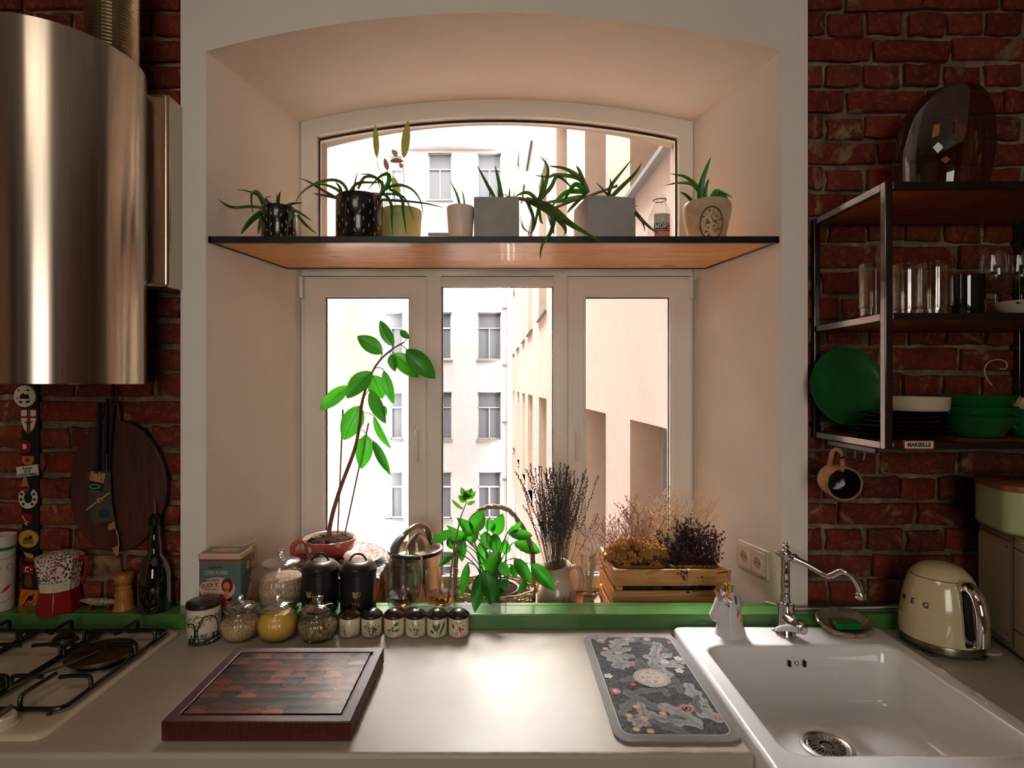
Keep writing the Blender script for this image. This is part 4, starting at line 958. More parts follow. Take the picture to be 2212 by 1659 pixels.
m = MB(); m.lathe([(cr - .009, rimz - .018), (cr * .6, rimz - .012), (cr * .3, rimz - .008), (0, rimz - .007)], 40, cup_c)
for k in range(140):
    a, q = r.uniform(0, 6.3), r.uniform(0, .086); m.sphere(cup_c + Vector((q * math.cos(a), q * math.sin(a), rimz - .012 + r.uniform(-.002, .004))), r.uniform(.002, .0055), 5, 3, sz=.6)
so = m.build('soil', soil_m, ficus, smooth=0); so['kind'] = 'stuff'
def z7(x, y, Y=2.07): return at(620 + x / 2.963, 660 + y / 2.963, Y)
stem = [z7(262, 1492, 2.05), z7(290, 1340, 2.05), z7(345, 1160, 2.05), z7(430, 930, 2.06), z7(462, 780, 2.07), z7(485, 600, 2.07), z7(540, 440, 2.08), z7(600, 345, 2.08), z7(680, 275, 2.08), z7(750, 235, 2.08)]
P = spline(stem, 5); MB().tube(P, [.0085 - .0062 * k / (len(P) - 1) for k in range(len(P))], 10).build('stem', M('ficus_stem', (138, 94, 66), .7, vary=(40, (96, 60, 44), .8)), ficus)
for a, b in (((325, 1455), (358, 665)), ((372, 1455), (522, 752))): MB().tube([z7(*a, 2.09), z7(*b, 2.11)], .0028, 6).build('support_stick', M('bamboo_stick', (62, 44, 32), .7), ficus)
fleaf = leaf_mat('ficus_leaf', (40, 92, 34), (30, 74, 30), .42, .25, (60, 150, 30))
vein = M('ficus_vein', (120, 140, 84), .5); pet = M('ficus_petiole', (96, 84, 66), .6)
LV = [((612, 310), (450, 195), 100, (600, 345)), ((682, 262), (595, 95), 74, (668, 285)), ((785, 210), (725, 160), 44, (750, 235)), ((762, 280), (950, 468), 118, (722, 255)),
      ((680, 305), (842, 460), 112, (655, 300)), ((668, 312), (692, 424), 62, (645, 308)), ((548, 425), (380, 595), 122, (548, 428)), ((548, 445), (612, 595), 118, (535, 450)), ((620, 415), (685, 634), 66, (570, 400)),
      ((405, 515), (212, 668), 96, (500, 480)), ((535, 540), (632, 757), 84, (495, 585)), ((470, 640), (362, 862), 132, (478, 650)), ((556, 705), (667, 918), 52, (478, 690)), ((508, 822), (475, 1048), 104, (464, 795)), ((548, 862), (662, 1084), 56, (455, 860)), ((600, 640), (634, 705), 44, (560, 600))]
r = random.Random(11)
for k, (b, t, w, s_) in enumerate(LV):
    Yl = 2.06 + r.uniform(-.03, .05) + (.05 if k in (5, 7, 9, 15) else 0) - (.05 if k in (6, 10, 3) else 0)
    B, T = z7(*b, Yl), z7(*t, Yl + r.uniform(-.03, .03))
    nm = (r.uniform(-.35, .35), -1, r.uniform(-.1, .5))
    lf = add_leaf(ficus, fleaf, B, T, px(w / 2.963, 2.07) * 1.05, bend=.06, normal=nm, cup=.22 if w > 60 else .6, n=10, blunt=.1)
    d = T - B; MB().tube([B + d * .02 + Vector((0, -.0015, 0)), B + d * .5 + Vector((0, -.0015, 0)) + Vector(nm).normalized() * d.length * .06, T + Vector((0, -.001, 0))], [.0014, .001, .0004], 4).build('midrib', vein, lf)
    S_ = z7(*s_, 2.075); MB().tube(spline([S_, S_.lerp(B, .5) + Vector((0, 0, .006)), B], 3), .0016, 5).build('petiole', pet, ficus)

# electric citrus press with lever
ju = thing('citrus_press', 'stainless steel citrus press with a raised lever arm and grey grip', 'juicer', (px(897 - CX, 2.07), 2.07, ZS))
jc_ = Vector((px(897 - CX, 2.07), 2.07, ZS)); jr = .098; jz = at(897, 1183, 2.07).z - ZS
MB().lathe([(0, .001), (jr * .9, .001), (jr * .92, .02), (jr * .94, jz - .03), (jr, jz - .006), (jr + .003, jz - .003), (jr + .003, jz), (jr - .004, jz + .001), (jr - .008, jz - .008), (jr * .7, jz - .028), (jr * .25, jz - .03), (0, jz - .03)], 56, jc_).build('housing', steel, ju, smooth=40)
MB().tube([(jc_.x + jr * math.cos(a), jc_.y + jr * math.sin(a), jc_.z + jz - .012) for a in [2 * pi * k / 48 for k in range(48)]], .004, 6, closed=True).build('rubber_ring', cast, ju)
cone_c = jc_ + Vector((.012, -.01, jz - .03))
MB().lathe([(.05, 0), (.048, .010), (.044, .014), (.046, .03), (.040, .052), (.026, .072), (.010, .084), (0, .087)], 32, cone_c, ribs=8, amp=.03, rib_range=(.02, .08)).build('press_cone', M('press_cone_steel', (176, 160, 138), .3, metal=.8), ju, smooth=60)
MB().lathe([(.052, -.004), (.054, .004), (.050, .008), (.03, .008)], 32, cone_c).build('cone_collar', cast, ju)
def arm(w0, w1, path): return path
ap = spline([jc_ + Vector((-.058, -.055, jz + .002)), jc_ + Vector((-.052, -.05, jz + .03)), jc_ + Vector((-.026, -.03, jz + .066)), jc_ + Vector((.006, 0, jz + .082)), jc_ + Vector((.036, .03, jz + .066)), jc_ + Vector((.045, .05, jz + .025)), jc_ + Vector((.045, .06, jz - .005))], 5)
MB().tube(ap, [.020 - .006 * k / (len(ap) - 1) for k in range(len(ap))], 12, flat=.55).build('lever_arm', M('lever_satin_steel', (196, 186, 174), .25, metal=.9), ju)
gp = spline([jc_ + Vector((-.066, -.062, jz - .006)), jc_ + Vector((-.064, -.060, jz + .018)), jc_ + Vector((-.05, -.052, jz + .042)), jc_ + Vector((-.035, -.042, jz + .055))], 4)
MB().tube(gp, [.016, .021, .022, .0225, .022, .022, .0215, .021, .020, .019, .018, .016, .015][:len(gp)], 12, flat=.7).build('grip', M('grip_grey', (112, 112, 112), .5), ju)

# tall sprig standing in the smaller glass
spr = thing('green_sprig', 'tall thin green cutting with a tuft of small leaves at its tip', 'cutting', c2 + Vector((.0, 0, .02)))
def z2(x, y, Y): return at(640 + x / 2.765, 580 + y / 2.765, Y)
def z5(x, y, Y): return at(720 + x / 4.424, 1100 + y / 4.424, Y)
sp = spline([z5(1095, 880, 1.745), z5(1130, 560, 1.745), z5(1165, 320, 1.75), z5(1215, 90, 1.76), z2(1000, 1440, 1.77), z2(1020, 1385, 1.77)], 4)
MB().tube(sp, [.0036 - .0024 * k / (len(sp) - 1) for k in range(len(sp))], 8).build('stem', M('sprig_stem', (120, 136, 62), .5), spr)
sleaf = leaf_mat('sprig_leaf', (64, 120, 40), (50, 100, 36), .5, .35, (90, 170, 40))
for b, t, w in (((997, 1438), (928, 1378), 30), ((1012, 1395), (968, 1353), 38), ((1020, 1375), (984, 1306), 40), ((1024, 1368), (1050, 1313), 40), ((1026, 1378), (1072, 1328), 32), ((1020, 1410), (1070, 1388), 24), ((1020, 1365), (1018, 1322), 36), ((1022, 1385), (1000, 1330), 36)):
    add_leaf(spr, sleaf, z2(*b, 1.77), z2(*t, 1.77 + r.uniform(-.02, .02)), px(w / 2.765, 1.77), bend=.05, normal=rand_normal(r), cup=.2)

# wicker basket with the leafy plant
bk = thing('wicker_basket', 'pale wicker basket with a tall arched handle in the window niche', 'basket', (px(1068 - CX, 1.93), 1.93, ZS))
bc = Vector((px(1068 - CX, 1.93), 1.93, ZS)); wick = M('wicker_cane', (190, 160, 122), .7, vary=(60, (140, 108, 76), .7))
bz = at(1068, 1262, 1.93).z - ZS; br = px(88, 1.93)
MB().lathe([(0, .004), (br * .72, .004), (br * .74, .008)], 36, bc).build('base', wick, bk)
nst = 26
for k in range(nst):
    a = 2 * pi * k / nst; MB().tube(spline([bc + Vector((q * math.cos(a), q * math.sin(a) * .8, z)) for q, z in ((br * .74, .004), (br * .88, bz * .5), (br, bz))], 3), .0024, 5).build('stake', wick, bk)
for w_ in range(15):
    z = .008 + w_ * (bz - .012) / 14; q = br * (.745 + .255 * (z / bz) ** .9)
    pth = [bc + Vector(((q + .0035 * math.cos(nst / 2 * a + (pi if w_ % 2 else 0))) * math.cos(a), (q + .0035 * math.cos(nst / 2 * a + (pi if w_ % 2 else 0))) * math.sin(a) * .8, z)) for a in [2 * pi * k / 78 for k in range(78)]]
    MB().tube(pth, .0042, 5, closed=True).build('weave_row', wick, bk)
def twist(path, rad, seg=7):
    m = MB(); P = spline(path, 10); n = len(P)
    for k in range(3):
        q = []
        for i, p in enumerate(P):
            t = (P[min(i + 1, n - 1)] - P[max(i - 1, 0)]).normalized(); u = t.orthogonal().normalized() if abs(t.y) > .9 else Vector((0, 1, 0)).cross(t).normalized(); v = t.cross(u); a = i * .55 + k * 2.094
            q.append(p + (u * math.cos(a) + v * math.sin(a)) * rad)
        m.tube(q, rad * 1.05, seg)
    return m
twist([bc + Vector((-br * .96, 0, bz * .6)), bc + Vector((-br * .96, 0, bz + .03))] + [bc + Vector((x, 0, z)) for x, z in ((-br * .88, bz + .14), (-br * .45, bz + .245), (0, bz + .27), (br * .45, bz + .245), (br * .88, bz + .14))] + [bc + Vector((br * .96, 0, bz + .03)), bc + Vector((br * .96, 0, bz * .6))], .0045).build('arched_handle', M('basket_handle_cane', (170, 136, 104), .6), bk)
lp = thing('leafy_houseplant', 'bushy green houseplant spilling out of the wicker basket', 'plant', bc + Vector((0, 0, .012)))
MB().lathe([(0, .012), (.065, .012), (.085, bz * .8), (.088, bz * .95), (.080, bz * .93)], 28, bc).build('nursery_pot', M('nursery_pot_brown', (66, 40, 30), .6), lp)
MB().lathe([(.081, bz * .90), (.04, bz * .94), (0, bz * .95)], 28, bc).build('soil', MATS['potting_soil'], lp)
lily = leaf_mat('lily_leaf', (38, 104, 34), (30, 82, 30), .42, .3, (64, 165, 30)); lstem = M('lily_stem', (70, 110, 44), .5)
r = random.Random(21)
LL = [((1330, 220), (1430, 10), 150), ((1540, 260), (1620, 40), 132), ((1330, 250), (1180, 80), 110), ((1330, 290), (1080, 150), 84), ((1150, 200), (930, 312), 96), ((1250, 330), (1030, 228), 92), ((1172, 420), (1008, 548), 72), ((1240, 270), (1228, 505), 92), ((1095, 275), (1150, 385), 82),
      ((1660, 240), (1797, 112), 82), ((1680, 240), (1905, 252), 104), ((1715, 320), (1980, 412), 135), ((1730, 465), (1888, 715), 118), ((1885, 515), (2118, 774), 135), ((1590, 400), (1500, 650), 155), ((1440, 590), (1350, 992), 132), ((1470, 620), (1505, 915), 145), ((1550, 650), (1592, 905), 104), ((1285, 510), (1225, 830), 82), ((1845, 680), (1758, 802), 62),
      ((1620, 670), (1650, 770), 112), ((1480, 90), (1520, 215), 104), ((1640, 290), (1650, 430), 124), ((1700, 530), (1745, 650), 92), ((1375, 190), (1318, 335), 114), ((1450, 210), (1480, 390), 116), ((1535, 230), (1560, 430), 124), ((1395, 320), (1420, 530), 108), ((1490, 430), (1430, 600), 120), ((1600, 500), (1680, 640), 100)]
for k, (b, t, w) in enumerate(LL):
    front = t[1] > b[1] and t[1] > 600; Yl = 1.93 + r.uniform(-.06, .06)
    if front: Yl = 1.79 + r.uniform(-.02, .02)
    Yt = Yl + r.uniform(-.03, .03)
    if t[1] > 880: Yl, Yt = 1.765, 1.69
    B, T = z5(*b, Yl), z5(*t, Yt)
    add_leaf(lp, lily, B, T, px(w / 4.424, 1.9), bend=r.uniform(.03, .12), normal=(r.uniform(-.5, .5), -1, r.uniform(-.2, .6)), cup=r.uniform(.15, .45), n=8)
    root = bc + Vector((r.uniform(-.04, .04), r.uniform(-.03, .03), bz * .9)); MB().tube(spline([root, root.lerp(B, .55) + Vector((0, -.01, .03)), B], 4), .0019, 5).build('petiole', lstem, lp)

# glazed pitcher with dried lavender
glz = M('pitcher_glaze', (208, 186, 168), .18, coat=.5, vary=(9, (190, 160, 144), .7))
pc = Vector((px(1203 - CX, 1.95), 1.95, ZS)); ph = at(1203, 1219, 1.95).z - ZS
pt = thing('glazed_pitcher', 'large glazed pitcher painted with lavender sprigs', 'pitcher', pc)
pprof = [(.050, .002), (.058, .01), (.068, .05), (.0715, .085), (.066, .125), (.054, .160), (.047, ph * .80), (.0475, ph * .9), (.054, ph)]
sm = [(p.x, p.y) for p in spline([Vector((a, b, 0)) for a, b in pprof], 3)]
m = MB().lathe([(0, .002)] + sm + [(.051, ph - .001), (.044, ph * .9), (.042, ph * .7), (0, ph * .6)], 48, pc)
for i, v in enumerate(m.v):        # pull out a spout and wave the rim
    q = v - pc
    if q.z > ph * .85: k = (q.z - ph * .85) / (ph * .15); a = math.atan2(q.y, q.x); m.v[i] = v + Vector((-.014 * k * max(0, math.cos(a - pi)) ** 4, 0, .006 * k * math.cos(3 * (a - pi))))
m.build('body', glz, pt, smooth=60)
MB().tube(spline([pc + Vector((.047, 0, ph * .93)), pc + Vector((.066, 0, ph * .97)), pc + Vector((.080, 0, ph * .88)), pc + Vector((.082, 0, ph * .72)), pc + Vector((.070, 0, ph * .60))], 5), .0075, 8, flat=.7).build('handle', glz, pt)
rf = lambda v: [q for q in sm if q[1] <= v + 1e-6][-1][0] * .5 + [q for q in sm if q[1] >= v - 1e-6][0][0] * .5 + .0012
fn = on_drum(pc, rf, dirn(pc.x, 1.95)); pr = random.Random(2); m = MB(); m2 = MB()
for u0, v0, u1, v1 in ((-.03, .06, -.045, .115), (-.012, .05, -.008, .10), (.0, .055, .028, .125), (.03, .06, .05, .135), (-.05, .04, -.06, .09), (.012, .03, .014, .075)):
    stroke(m2, fn, [(u0, v0), (u1, v1)], .0008)
    for k in range(10):
        t = .45 + .55 * k / 9; blob(m, fn, ellipse(u0 + (u1 - u0) * t + pr.uniform(-.002, .002), v0 + (v1 - v0) * t, .0018, .0022, 8))
m.build('painted_buds', M('paint_plum', (74, 50, 56), .3), pt, smooth=0, fix=False); m2.build('painted_stalks', M('paint_olive', (110, 100, 70), .3), pt, smooth=0, fix=False)

def lav_mesh(seed, L, stem_m, bud_m, spike, nb, rb, bendy=.08):
    r = random.Random(seed); m = MB(); P = spline([Vector((0, 0, 0)), Vector((r.uniform(-bendy, bendy) * L * .5, r.uniform(-bendy, bendy) * L * .5, L * .5)), Vector((r.uniform(-bendy, bendy) * L, r.uniform(-bendy, bendy) * L, L))], 4)
    m.tube(P, .0008, 3); ns = len(m.f)
    for k in range(nb):
        q = 1 - spike * (k / nb) ** 1.1; i = min(int(q * 8), 7); p = P[i].lerp(P[i + 1], q * 8 - i); a = r.uniform(0, 6.3)
        c = p + Vector((math.cos(a) * rb * 1.1, math.sin(a) * rb * 1.1, 0)); rr = rb * r.uniform(.7, 1.2)
        o = len(m.v); m.v += [c + Vector(d) * rr for d in ((1, 0, 0), (-1, 0, 0), (0, 1, 0), (0, -1, 0), (0, 0, 1.7), (0, 0, -1.3))]
        m.f += [tuple(o + i for i in f) for f in ((0, 2, 4), (2, 1, 4), (1, 3, 4), (3, 0, 4), (2, 0, 5), (1, 2, 5), (3, 1, 5), (0, 3, 5))]
    me = bpy.data.meshes.new('stem'); me.from_pydata(m.v, [], m.f); me.materials.append(stem_m); me.materials.append(bud_m)
    for i, p in enumerate(me.polygons): p.material_index = 0 if i < ns else 1
    return me
def spray_mesh(seed, L, stem_m, bud_m, nbr, bl, dots, rb, bendy=.12, start=.35):
    "a branching dried spray: fine side twigs carrying loose dots"
    r = random.Random(seed); m = MB(); tip = Vector((r.uniform(-bendy, bendy) * L, r.uniform(-bendy, bendy) * L, L)); P = spline([Vector((0, 0, 0)), Vector((tip.x * .2, tip.y * .2, L * .5)), tip], 4); m.tube(P, .0007, 3); tw = []
    for k in range(nbr):
        q = start + (1 - start) * (k + r.random()) / nbr; q = min(q, .999); i = int(q * 8); p = P[i].lerp(P[i + 1], q * 8 - i); a = r.uniform(0, 6.3); l = bl * L * (1.15 - .7 * q) * r.uniform(.7, 1.2)
        e = p + Vector((math.cos(a) * l * .75, math.sin(a) * l * .75, l * r.uniform(.5, 1.0))); m.tube([p, p.lerp(e, .5) + Vector((0, 0, -.002)), e], .0005, 3); tw.append((p, e))
    ns = len(m.f)
    for p, e in tw + [(P[-3], P[-1])]:
        for d in range(dots):
            c = p.lerp(e, .35 + .65 * (d + r.random()) / dots) + Vector((r.uniform(-1, 1), r.uniform(-1, 1), r.uniform(-1, 1))) * rb * 1.3; rr = rb * r.uniform(.6, 1.25); o = len(m.v)
            m.v += [c + Vector(q_) * rr for q_ in ((1, 0, 0), (-1, 0, 0), (0, 1, 0), (0, -1, 0), (0, 0, 1.3), (0, 0, -1.3))]
            m.f += [tuple(o + i for i in f) for f in ((0, 2, 4), (2, 1, 4), (1, 3, 4), (3, 0, 4), (2, 0, 5), (1, 2, 5), (3, 1, 5), (0, 3, 5))]
    me = bpy.data.meshes.new('spray'); me.from_pydata(m.v, [], m.f); me.materials.append(stem_m); me.materials.append(bud_m)
    for i, p in enumerate(me.polygons): p.material_index = 0 if i < ns else 1
    return me
def bunch(root, c, variants, n, spread, tilt, seed, name='flower_stem', zs=(.85, 1.05), lean=(0, 0), ybias=0):
    r = random.Random(seed)
    for k in range(n):
        o = bpy.data.objects.new(name, r.choice(variants)); COL.objects.link(o); o.parent = root
        a, q = r.uniform(0, 6.3), math.sqrt(r.uniform(0, 1)); o.location = Vector((c[0] + q * spread * math.cos(a), c[1] + q * spread * math.sin(a), c[2])) - ORG[root.name]
        t = tilt * q * r.uniform(.5, 1.1); o.rotation_euler = (-t * math.sin(a) + lean[1], t * math.cos(a) + lean[0], r.uniform(0, 6.3)); s_ = r.uniform(*zs); o.scale = (s_, s_, s_)
lv = thing('dried_lavender', 'thick grey bunch of dried lavender standing in the glazed pitcher', 'dried flowers', pc + Vector((0, 0, ph * .62)))
lav_s = M('lavender_stalk', (104, 92, 70), .8); lav_b = M('lavender_bud', (74, 64, 70), .85)
Ll = at(1203, 1000, 1.95).z - pc.z - ph * .62
vs1 = [lav_mesh(k, Ll, lav_s, lav_b, .5, 26, .0027) for k in range(6)]
bunch(lv, pc + Vector((0, 0, ph * .63)), vs1, 150, .026, .30, 8, 'lavender_stem', (.55, 1.0))
for (x, y) in ((1118, 1015), (1272, 1028), (1293, 1108), (1262, 1020), (1140, 1010)):
    d = at(x, y, 1.93) - (pc + Vector((0, 0, ph * .63))); o = bpy.data.objects.new('lavender_stem', vs1[0]); COL.objects.link(o); o.parent = lv; o.location = (0, 0, 0)
    o.rotation_mode = 'QUATERNION'; o.rotation_quaternion = Vector((0, 0, 1)).rotation_difference(d.normalized()); s_ = d.length / Ll; o.scale = (s_, s_, s_)

# little jug of pale dried grasses
jg = Vector((px(1271 - CX, 1.93), 1.93, ZS)); jh = at(1271, 1283, 1.93).z - ZS
sj = thing('small_jug', 'small white jug between the glazed pitcher and the wooden crate', 'jug', jg)
jp = [(.022, .001), (.030, .01), (.034, .03), (.028, .055), (.019, jh * .82), (.018, jh * .92), (.0225, jh)]
m = MB().lathe([(0, .001)] + [(p.x, p.y) for p in spline([Vector((a, b, 0)) for a, b in jp], 3)] + [(.018, jh - .002), (.013, jh * .7), (0, jh * .6)], 32, jg)
m.build('body', M('jug_white_glaze', (206, 192, 176), .25, coat=.3), sj, smooth=60)
MB().tube(spline([jg + Vector((.019, 0, jh * .86)), jg + Vector((.034, 0, jh * 1.02)), jg + Vector((.046, 0, jh * .86)), jg + Vector((.042, 0, jh * .64)), jg + Vector((.028, 0, jh * .52))], 5), .0045, 8).build('handle', MATS['jug_white_glaze'], sj)
m = MB(); m.tube([(jg.x + .0225 * math.cos(a), jg.y + .0225 * math.sin(a), jg.z + jh) for a in [2 * pi * k / 28 for k in range(28)]], .0016, 5, closed=True); m.build('dark_rim', M('jug_rim_brown', (70, 52, 42), .4), sj)
gd = thing('dried_grass', 'pale beige dried grass heads in the small white jug', 'dried flowers', jg + Vector((0, 0, jh * .65)))
gs, gb = M('grass_stalk', (190, 160, 116), .8), M('grass_head', (206, 180, 140), .85)
Lg = at(1271, 1192, 1.93).z - jg.z - jh * .65
bunch(gd, jg + Vector((0, 0, jh * .66)), [lav_mesh(60 + k, Lg, gs, gb, .72, 40, .0021, .05) for k in range(4)], 26, .010, .22, 9, 'grass_stem', (.7, 1.05))

# slatted crate of dried flowers
crw = wood('crate_wood', (204, 152, 92), (172, 112, 58), axis=0, scale=11, stretch=10, rough=.5)
crw_y = wood('crate_wood_side', (204, 152, 92), (172, 112, 58), axis=1, scale=11, stretch=10, rough=.5, knots=False)
CX0, CX1, CY0_, CY1_, CT = .372, .752, 1.86, 2.13, at(1324, 1231, 1.86).z
ct = thing('slatted_crate', 'light wooden slatted crate holding baskets of dried flowers', 'crate', (.56, 2.0, ZS))
for k in range(3):
    z1 = CT - k * .0715; z0 = z1 - .054
    MB().box((CX0, CY0_, z0), (CX1, CY0_ + .012, z1)).build('slat', crw, ct, bevel=.0015); MB().box((CX0, CY1_ - .012, z0), (CX1, CY1_, z1)).build('slat', crw, ct, bevel=.0015)
    MB().box((CX0, CY0_ + .012, z0), (CX0 + .012, CY1_ - .012, z1)).build('slat', crw_y, ct, bevel=.0015); MB().box((CX1 - .012, CY0_ + .012, z0), (CX1, CY1_ - .012, z1)).build('slat', crw_y, ct, bevel=.0015)
for x in (CX0 + .012, CX1 - .034):
    for y in (CY0_ + .012, CY1_ - .034): MB().box((x, y, ZS + .0005), (x + .022, y + .022, CT - .004)).build('corner_post', crw, ct, bevel=.001)
MB().box((CX0 + .013, CY0_ + .013, ZS + .035), (CX1 - .013, CY1_ - .013, ZS + .043)).build('base_board', crw, ct, smooth=0)
wb3 = M('dark_wicker', (66, 44, 30), .8, bump=(90, 1, .01))
bask = []
for x0, x1, lab in ((.392, .556, 'dark woven basket of yarrow in the left half of the crate'), (.570, .732, 'dark woven basket of purple herbs in the right half of the crate')):
    b = thing('woven_basket', lab, 'basket', ((x0 + x1) / 2, 1.99, ZS + .0435), 'woven baskets inside the crate'); bask.append(b)
    zt = CT + .002; m = MB()
    for w_ in range(14):
        z = ZS + .048 + (zt - ZS - .05) * w_ / 13; e = .012 * (1 - w_ / 13)
        MB().tube([(x, y, z) for x, y in rrect(x0 + e, x1 - e, 1.886 + e, 2.10 - e, .02, 4)], .0052, 5, closed=True).build('weave_row', wb3, b)
    MB().box((x0 + .014, 1.90, ZS + .0435), (x1 - .014, 2.088, ZS + .05)).build('base', wb3, b, smooth=0)
    MB().tube([(x, y, zt) for x, y in rrect(x0 - .001, x1 + .001, 1.885, 2.101, .02, 4)], .0055, 6, closed=True).build('rim', M('basket_rim_cane', (120, 80, 46), .7), b)
def head_mesh(seed, L, stem_m, head_m, rad, n, rb, flatz=.45):
    r = random.Random(seed); m = MB().tube([(0, 0, 0), (0, 0, L)], .0011, 4); ns = len(m.f)
    for k in range(n):
        a, q = r.uniform(0, 6.3), math.sqrt(r.uniform(0, 1)) * rad; c = Vector((q * math.cos(a), q * math.sin(a), L + (1 - (q / rad) ** 2) * rad * flatz + r.uniform(-.002, .002)))
        m.sphere(c, rb * r.uniform(.7, 1.3), 5, 4)
    me = bpy.data.meshes.new('head'); me.from_pydata(m.v, [], m.f); me.materials.append(stem_m); me.materials.append(head_m)
    for i, p in enumerate(me.polygons): p.material_index = 0 if i < ns else 1
    return me
bz0 = ZS + .055
yar_s, yar_b = M('yarrow_stalk', (110, 76, 40), .85), M('yarrow_head', (176, 122, 58), .9, vary=(50, (130, 84, 38), .8))
yw = thing('dried_yarrow', 'rusty gold dried yarrow heads at the front of the crate', 'dried flowers', (.471, 1.945, bz0))
Lh = CT + .01 - bz0
hv = [head_mesh(k, Lh, yar_s, yar_b, .022, 26, .0052) for k in range(5)]; r = random.Random(31)
for k in range(60):
    a = r.uniform(0, 6.3); q = math.sqrt(r.uniform(0, 1)); o = bpy.data.objects.new('yarrow_stem', r.choice(hv)); COL.objects.link(o); o.parent = yw
    dx, dy = q * math.cos(a), q * math.sin(a); o.location = (dx * .066, dy * .030, 0); s_ = .99 + .33 * math.sqrt(max(0, 1 - q * q)) + r.uniform(-.04, .04)
    o.rotation_euler = (-dy * .12, dx * .14, 0); o.scale = (1, 1, s_)
def bush(name, label, c, stem_c, bud_c, L, n, spread, tilt, seed, nb=60, rb=.0026, spike=.7, zs=(.6, 1.0), lean=(0, 0), part='sprig', bendy=.12):
    t = thing(name, label, 'dried flowers', c); s_m, b_m = M(name + '_stalk_%d' % seed, stem_c, .85), M(name + '_bud_%d' % seed, bud_c, .9)
    bunch(t, c, [spray_mesh(seed * 10 + k, L, s_m, b_m, nb, spike, 5, rb, bendy) for k in range(5)], n, spread, tilt, seed, part, zs, lean); return t
bush('dried_statice', 'airy rust-brown dried sprays rising behind the yarrow', Vector((.452, 2.02, bz0)), (130, 86, 54), (158, 104, 70), at(1340, 1082, 2.02).z - bz0, 60, .05, .45, 12, 14, .0024, .30, (.5, 1.0), (-.06, .0))
bush('dried_oregano', 'dense dark purple dried herb bunch in the right of the crate', Vector((.655, 1.955, bz0)), (70, 44, 40), (62, 30, 34), at(1470, 1135, 1.95).z - bz0, 80, .052, .30, 13, 22, .0034, .26, (.55, 1.0), (.0, .04))
bush('dried_limonium', 'pale beige feathery dried sprays at the back of the crate', Vector((.640, 2.06, bz0)), (180, 146, 104), (206, 178, 140), at(1450, 1068, 2.06).z - bz0, 60, .055, .36, 14, 14, .0021, .32, (.55, 1.0), (-.02, -.02), bendy=.22)
wt_ = thing('dried_white_sprig', 'two white-flowered dried twigs leaning right of the dark herbs', 'dried flowers', (.715, 1.97, bz0))
for (x, y) in ((1522, 1150), (1530, 1178)):
    T = at(x, y, 1.94); B = Vector((.70, 1.97, bz0)); MB().tube(spline([B, B.lerp(T, .5) + Vector((-.01, 0, .02)), T], 4), .001, 4).build('twig', M('white_sprig_twig', (110, 86, 66), .8), wt_)
    m = MB()
    for k in range(12): m.sphere(T + Vector((r.uniform(-.012, .006), r.uniform(-.006, .006), r.uniform(-.016, .006))), .0028, 5, 4)
    o = m.build('blossoms', M('white_blossom', (226, 212, 196), .8), wt_, smooth=0); o['kind'] = 'stuff'

# double sockets on both splayed cheeks
sock_m = M('socket_plastic', (224, 206, 188), .35)
def sockets(label, Y0, Y1, z0, z1, k):
    e = 1 if k == 0 else -1; a, b = Vector((nx(Y0, k), Y0, 0)), Vector((nx(Y1, k), Y1, 0)); u = (b - a).normalized(); nrm = Vector((u.y * e, -u.x * e, 0)); W = (b - a).length
    s_ = thing('double_socket', label, 'socket', a.lerp(b, .5) + Vector((0, 0, z0)))
    def slab(u0, u1, v0, v1, d0, d1): return MB().loft([[a + u * x + Vector((0, 0, z)) + nrm * d for x, z in ((u0, v0), (u1, v0), (u1, v1), (u0, v1))] for d in (d0, d1)])
    slab(0, W, z0, z1, .0005, .009).build('frame_plate', sock_m, s_, bevel=.003)
    for i in (0, 1):
        u0 = W * (.06 + .46 * i); u1 = u0 + W * .42; v0, v1 = z0 + .010, z1 - .010
        p_ = slab(u0, u1, v0, v1, .009, .013).build('socket_insert', sock_m, s_, bevel=.002); cc = a + u * (u0 + u1) / 2 + Vector((0, 0, (v0 + v1) / 2))
        fw = lambda p_, q_: cc + nrm * .0136 + u * p_ + Vector((0, 0, q_)); m = MB(); blob(m, fw, ellipse(0, 0, .019, .019, 28)); m.build('well', M('socket_well', (176, 148, 122), .5), p_, smooth=0, fix=False)
        MB().tube([fw(.0195 * math.cos(q), .0195 * math.sin(q)) for q in [2 * pi * j / 28 for j in range(28)]], .0014, 5, closed=True).build('well_rim', sock_m, p_)
        for s2 in (-1, 1): MB().sphere(cc + nrm * .0136 + u * .0095 * s2, .0025, 6, 4).build('hole', dark_hole, p_)
sockets('white double socket on the right cheek of the niche', 1.83, 1.985, at(1575, 1240, 1.9).z, at(1575, 1186, 1.9).z + .012, 1)
sockets('white double socket on the left cheek behind the cereal tin', 1.86, 2.01, at(578, 1240, 1.93).z, at(578, 1186, 1.93).z + .012, 0)
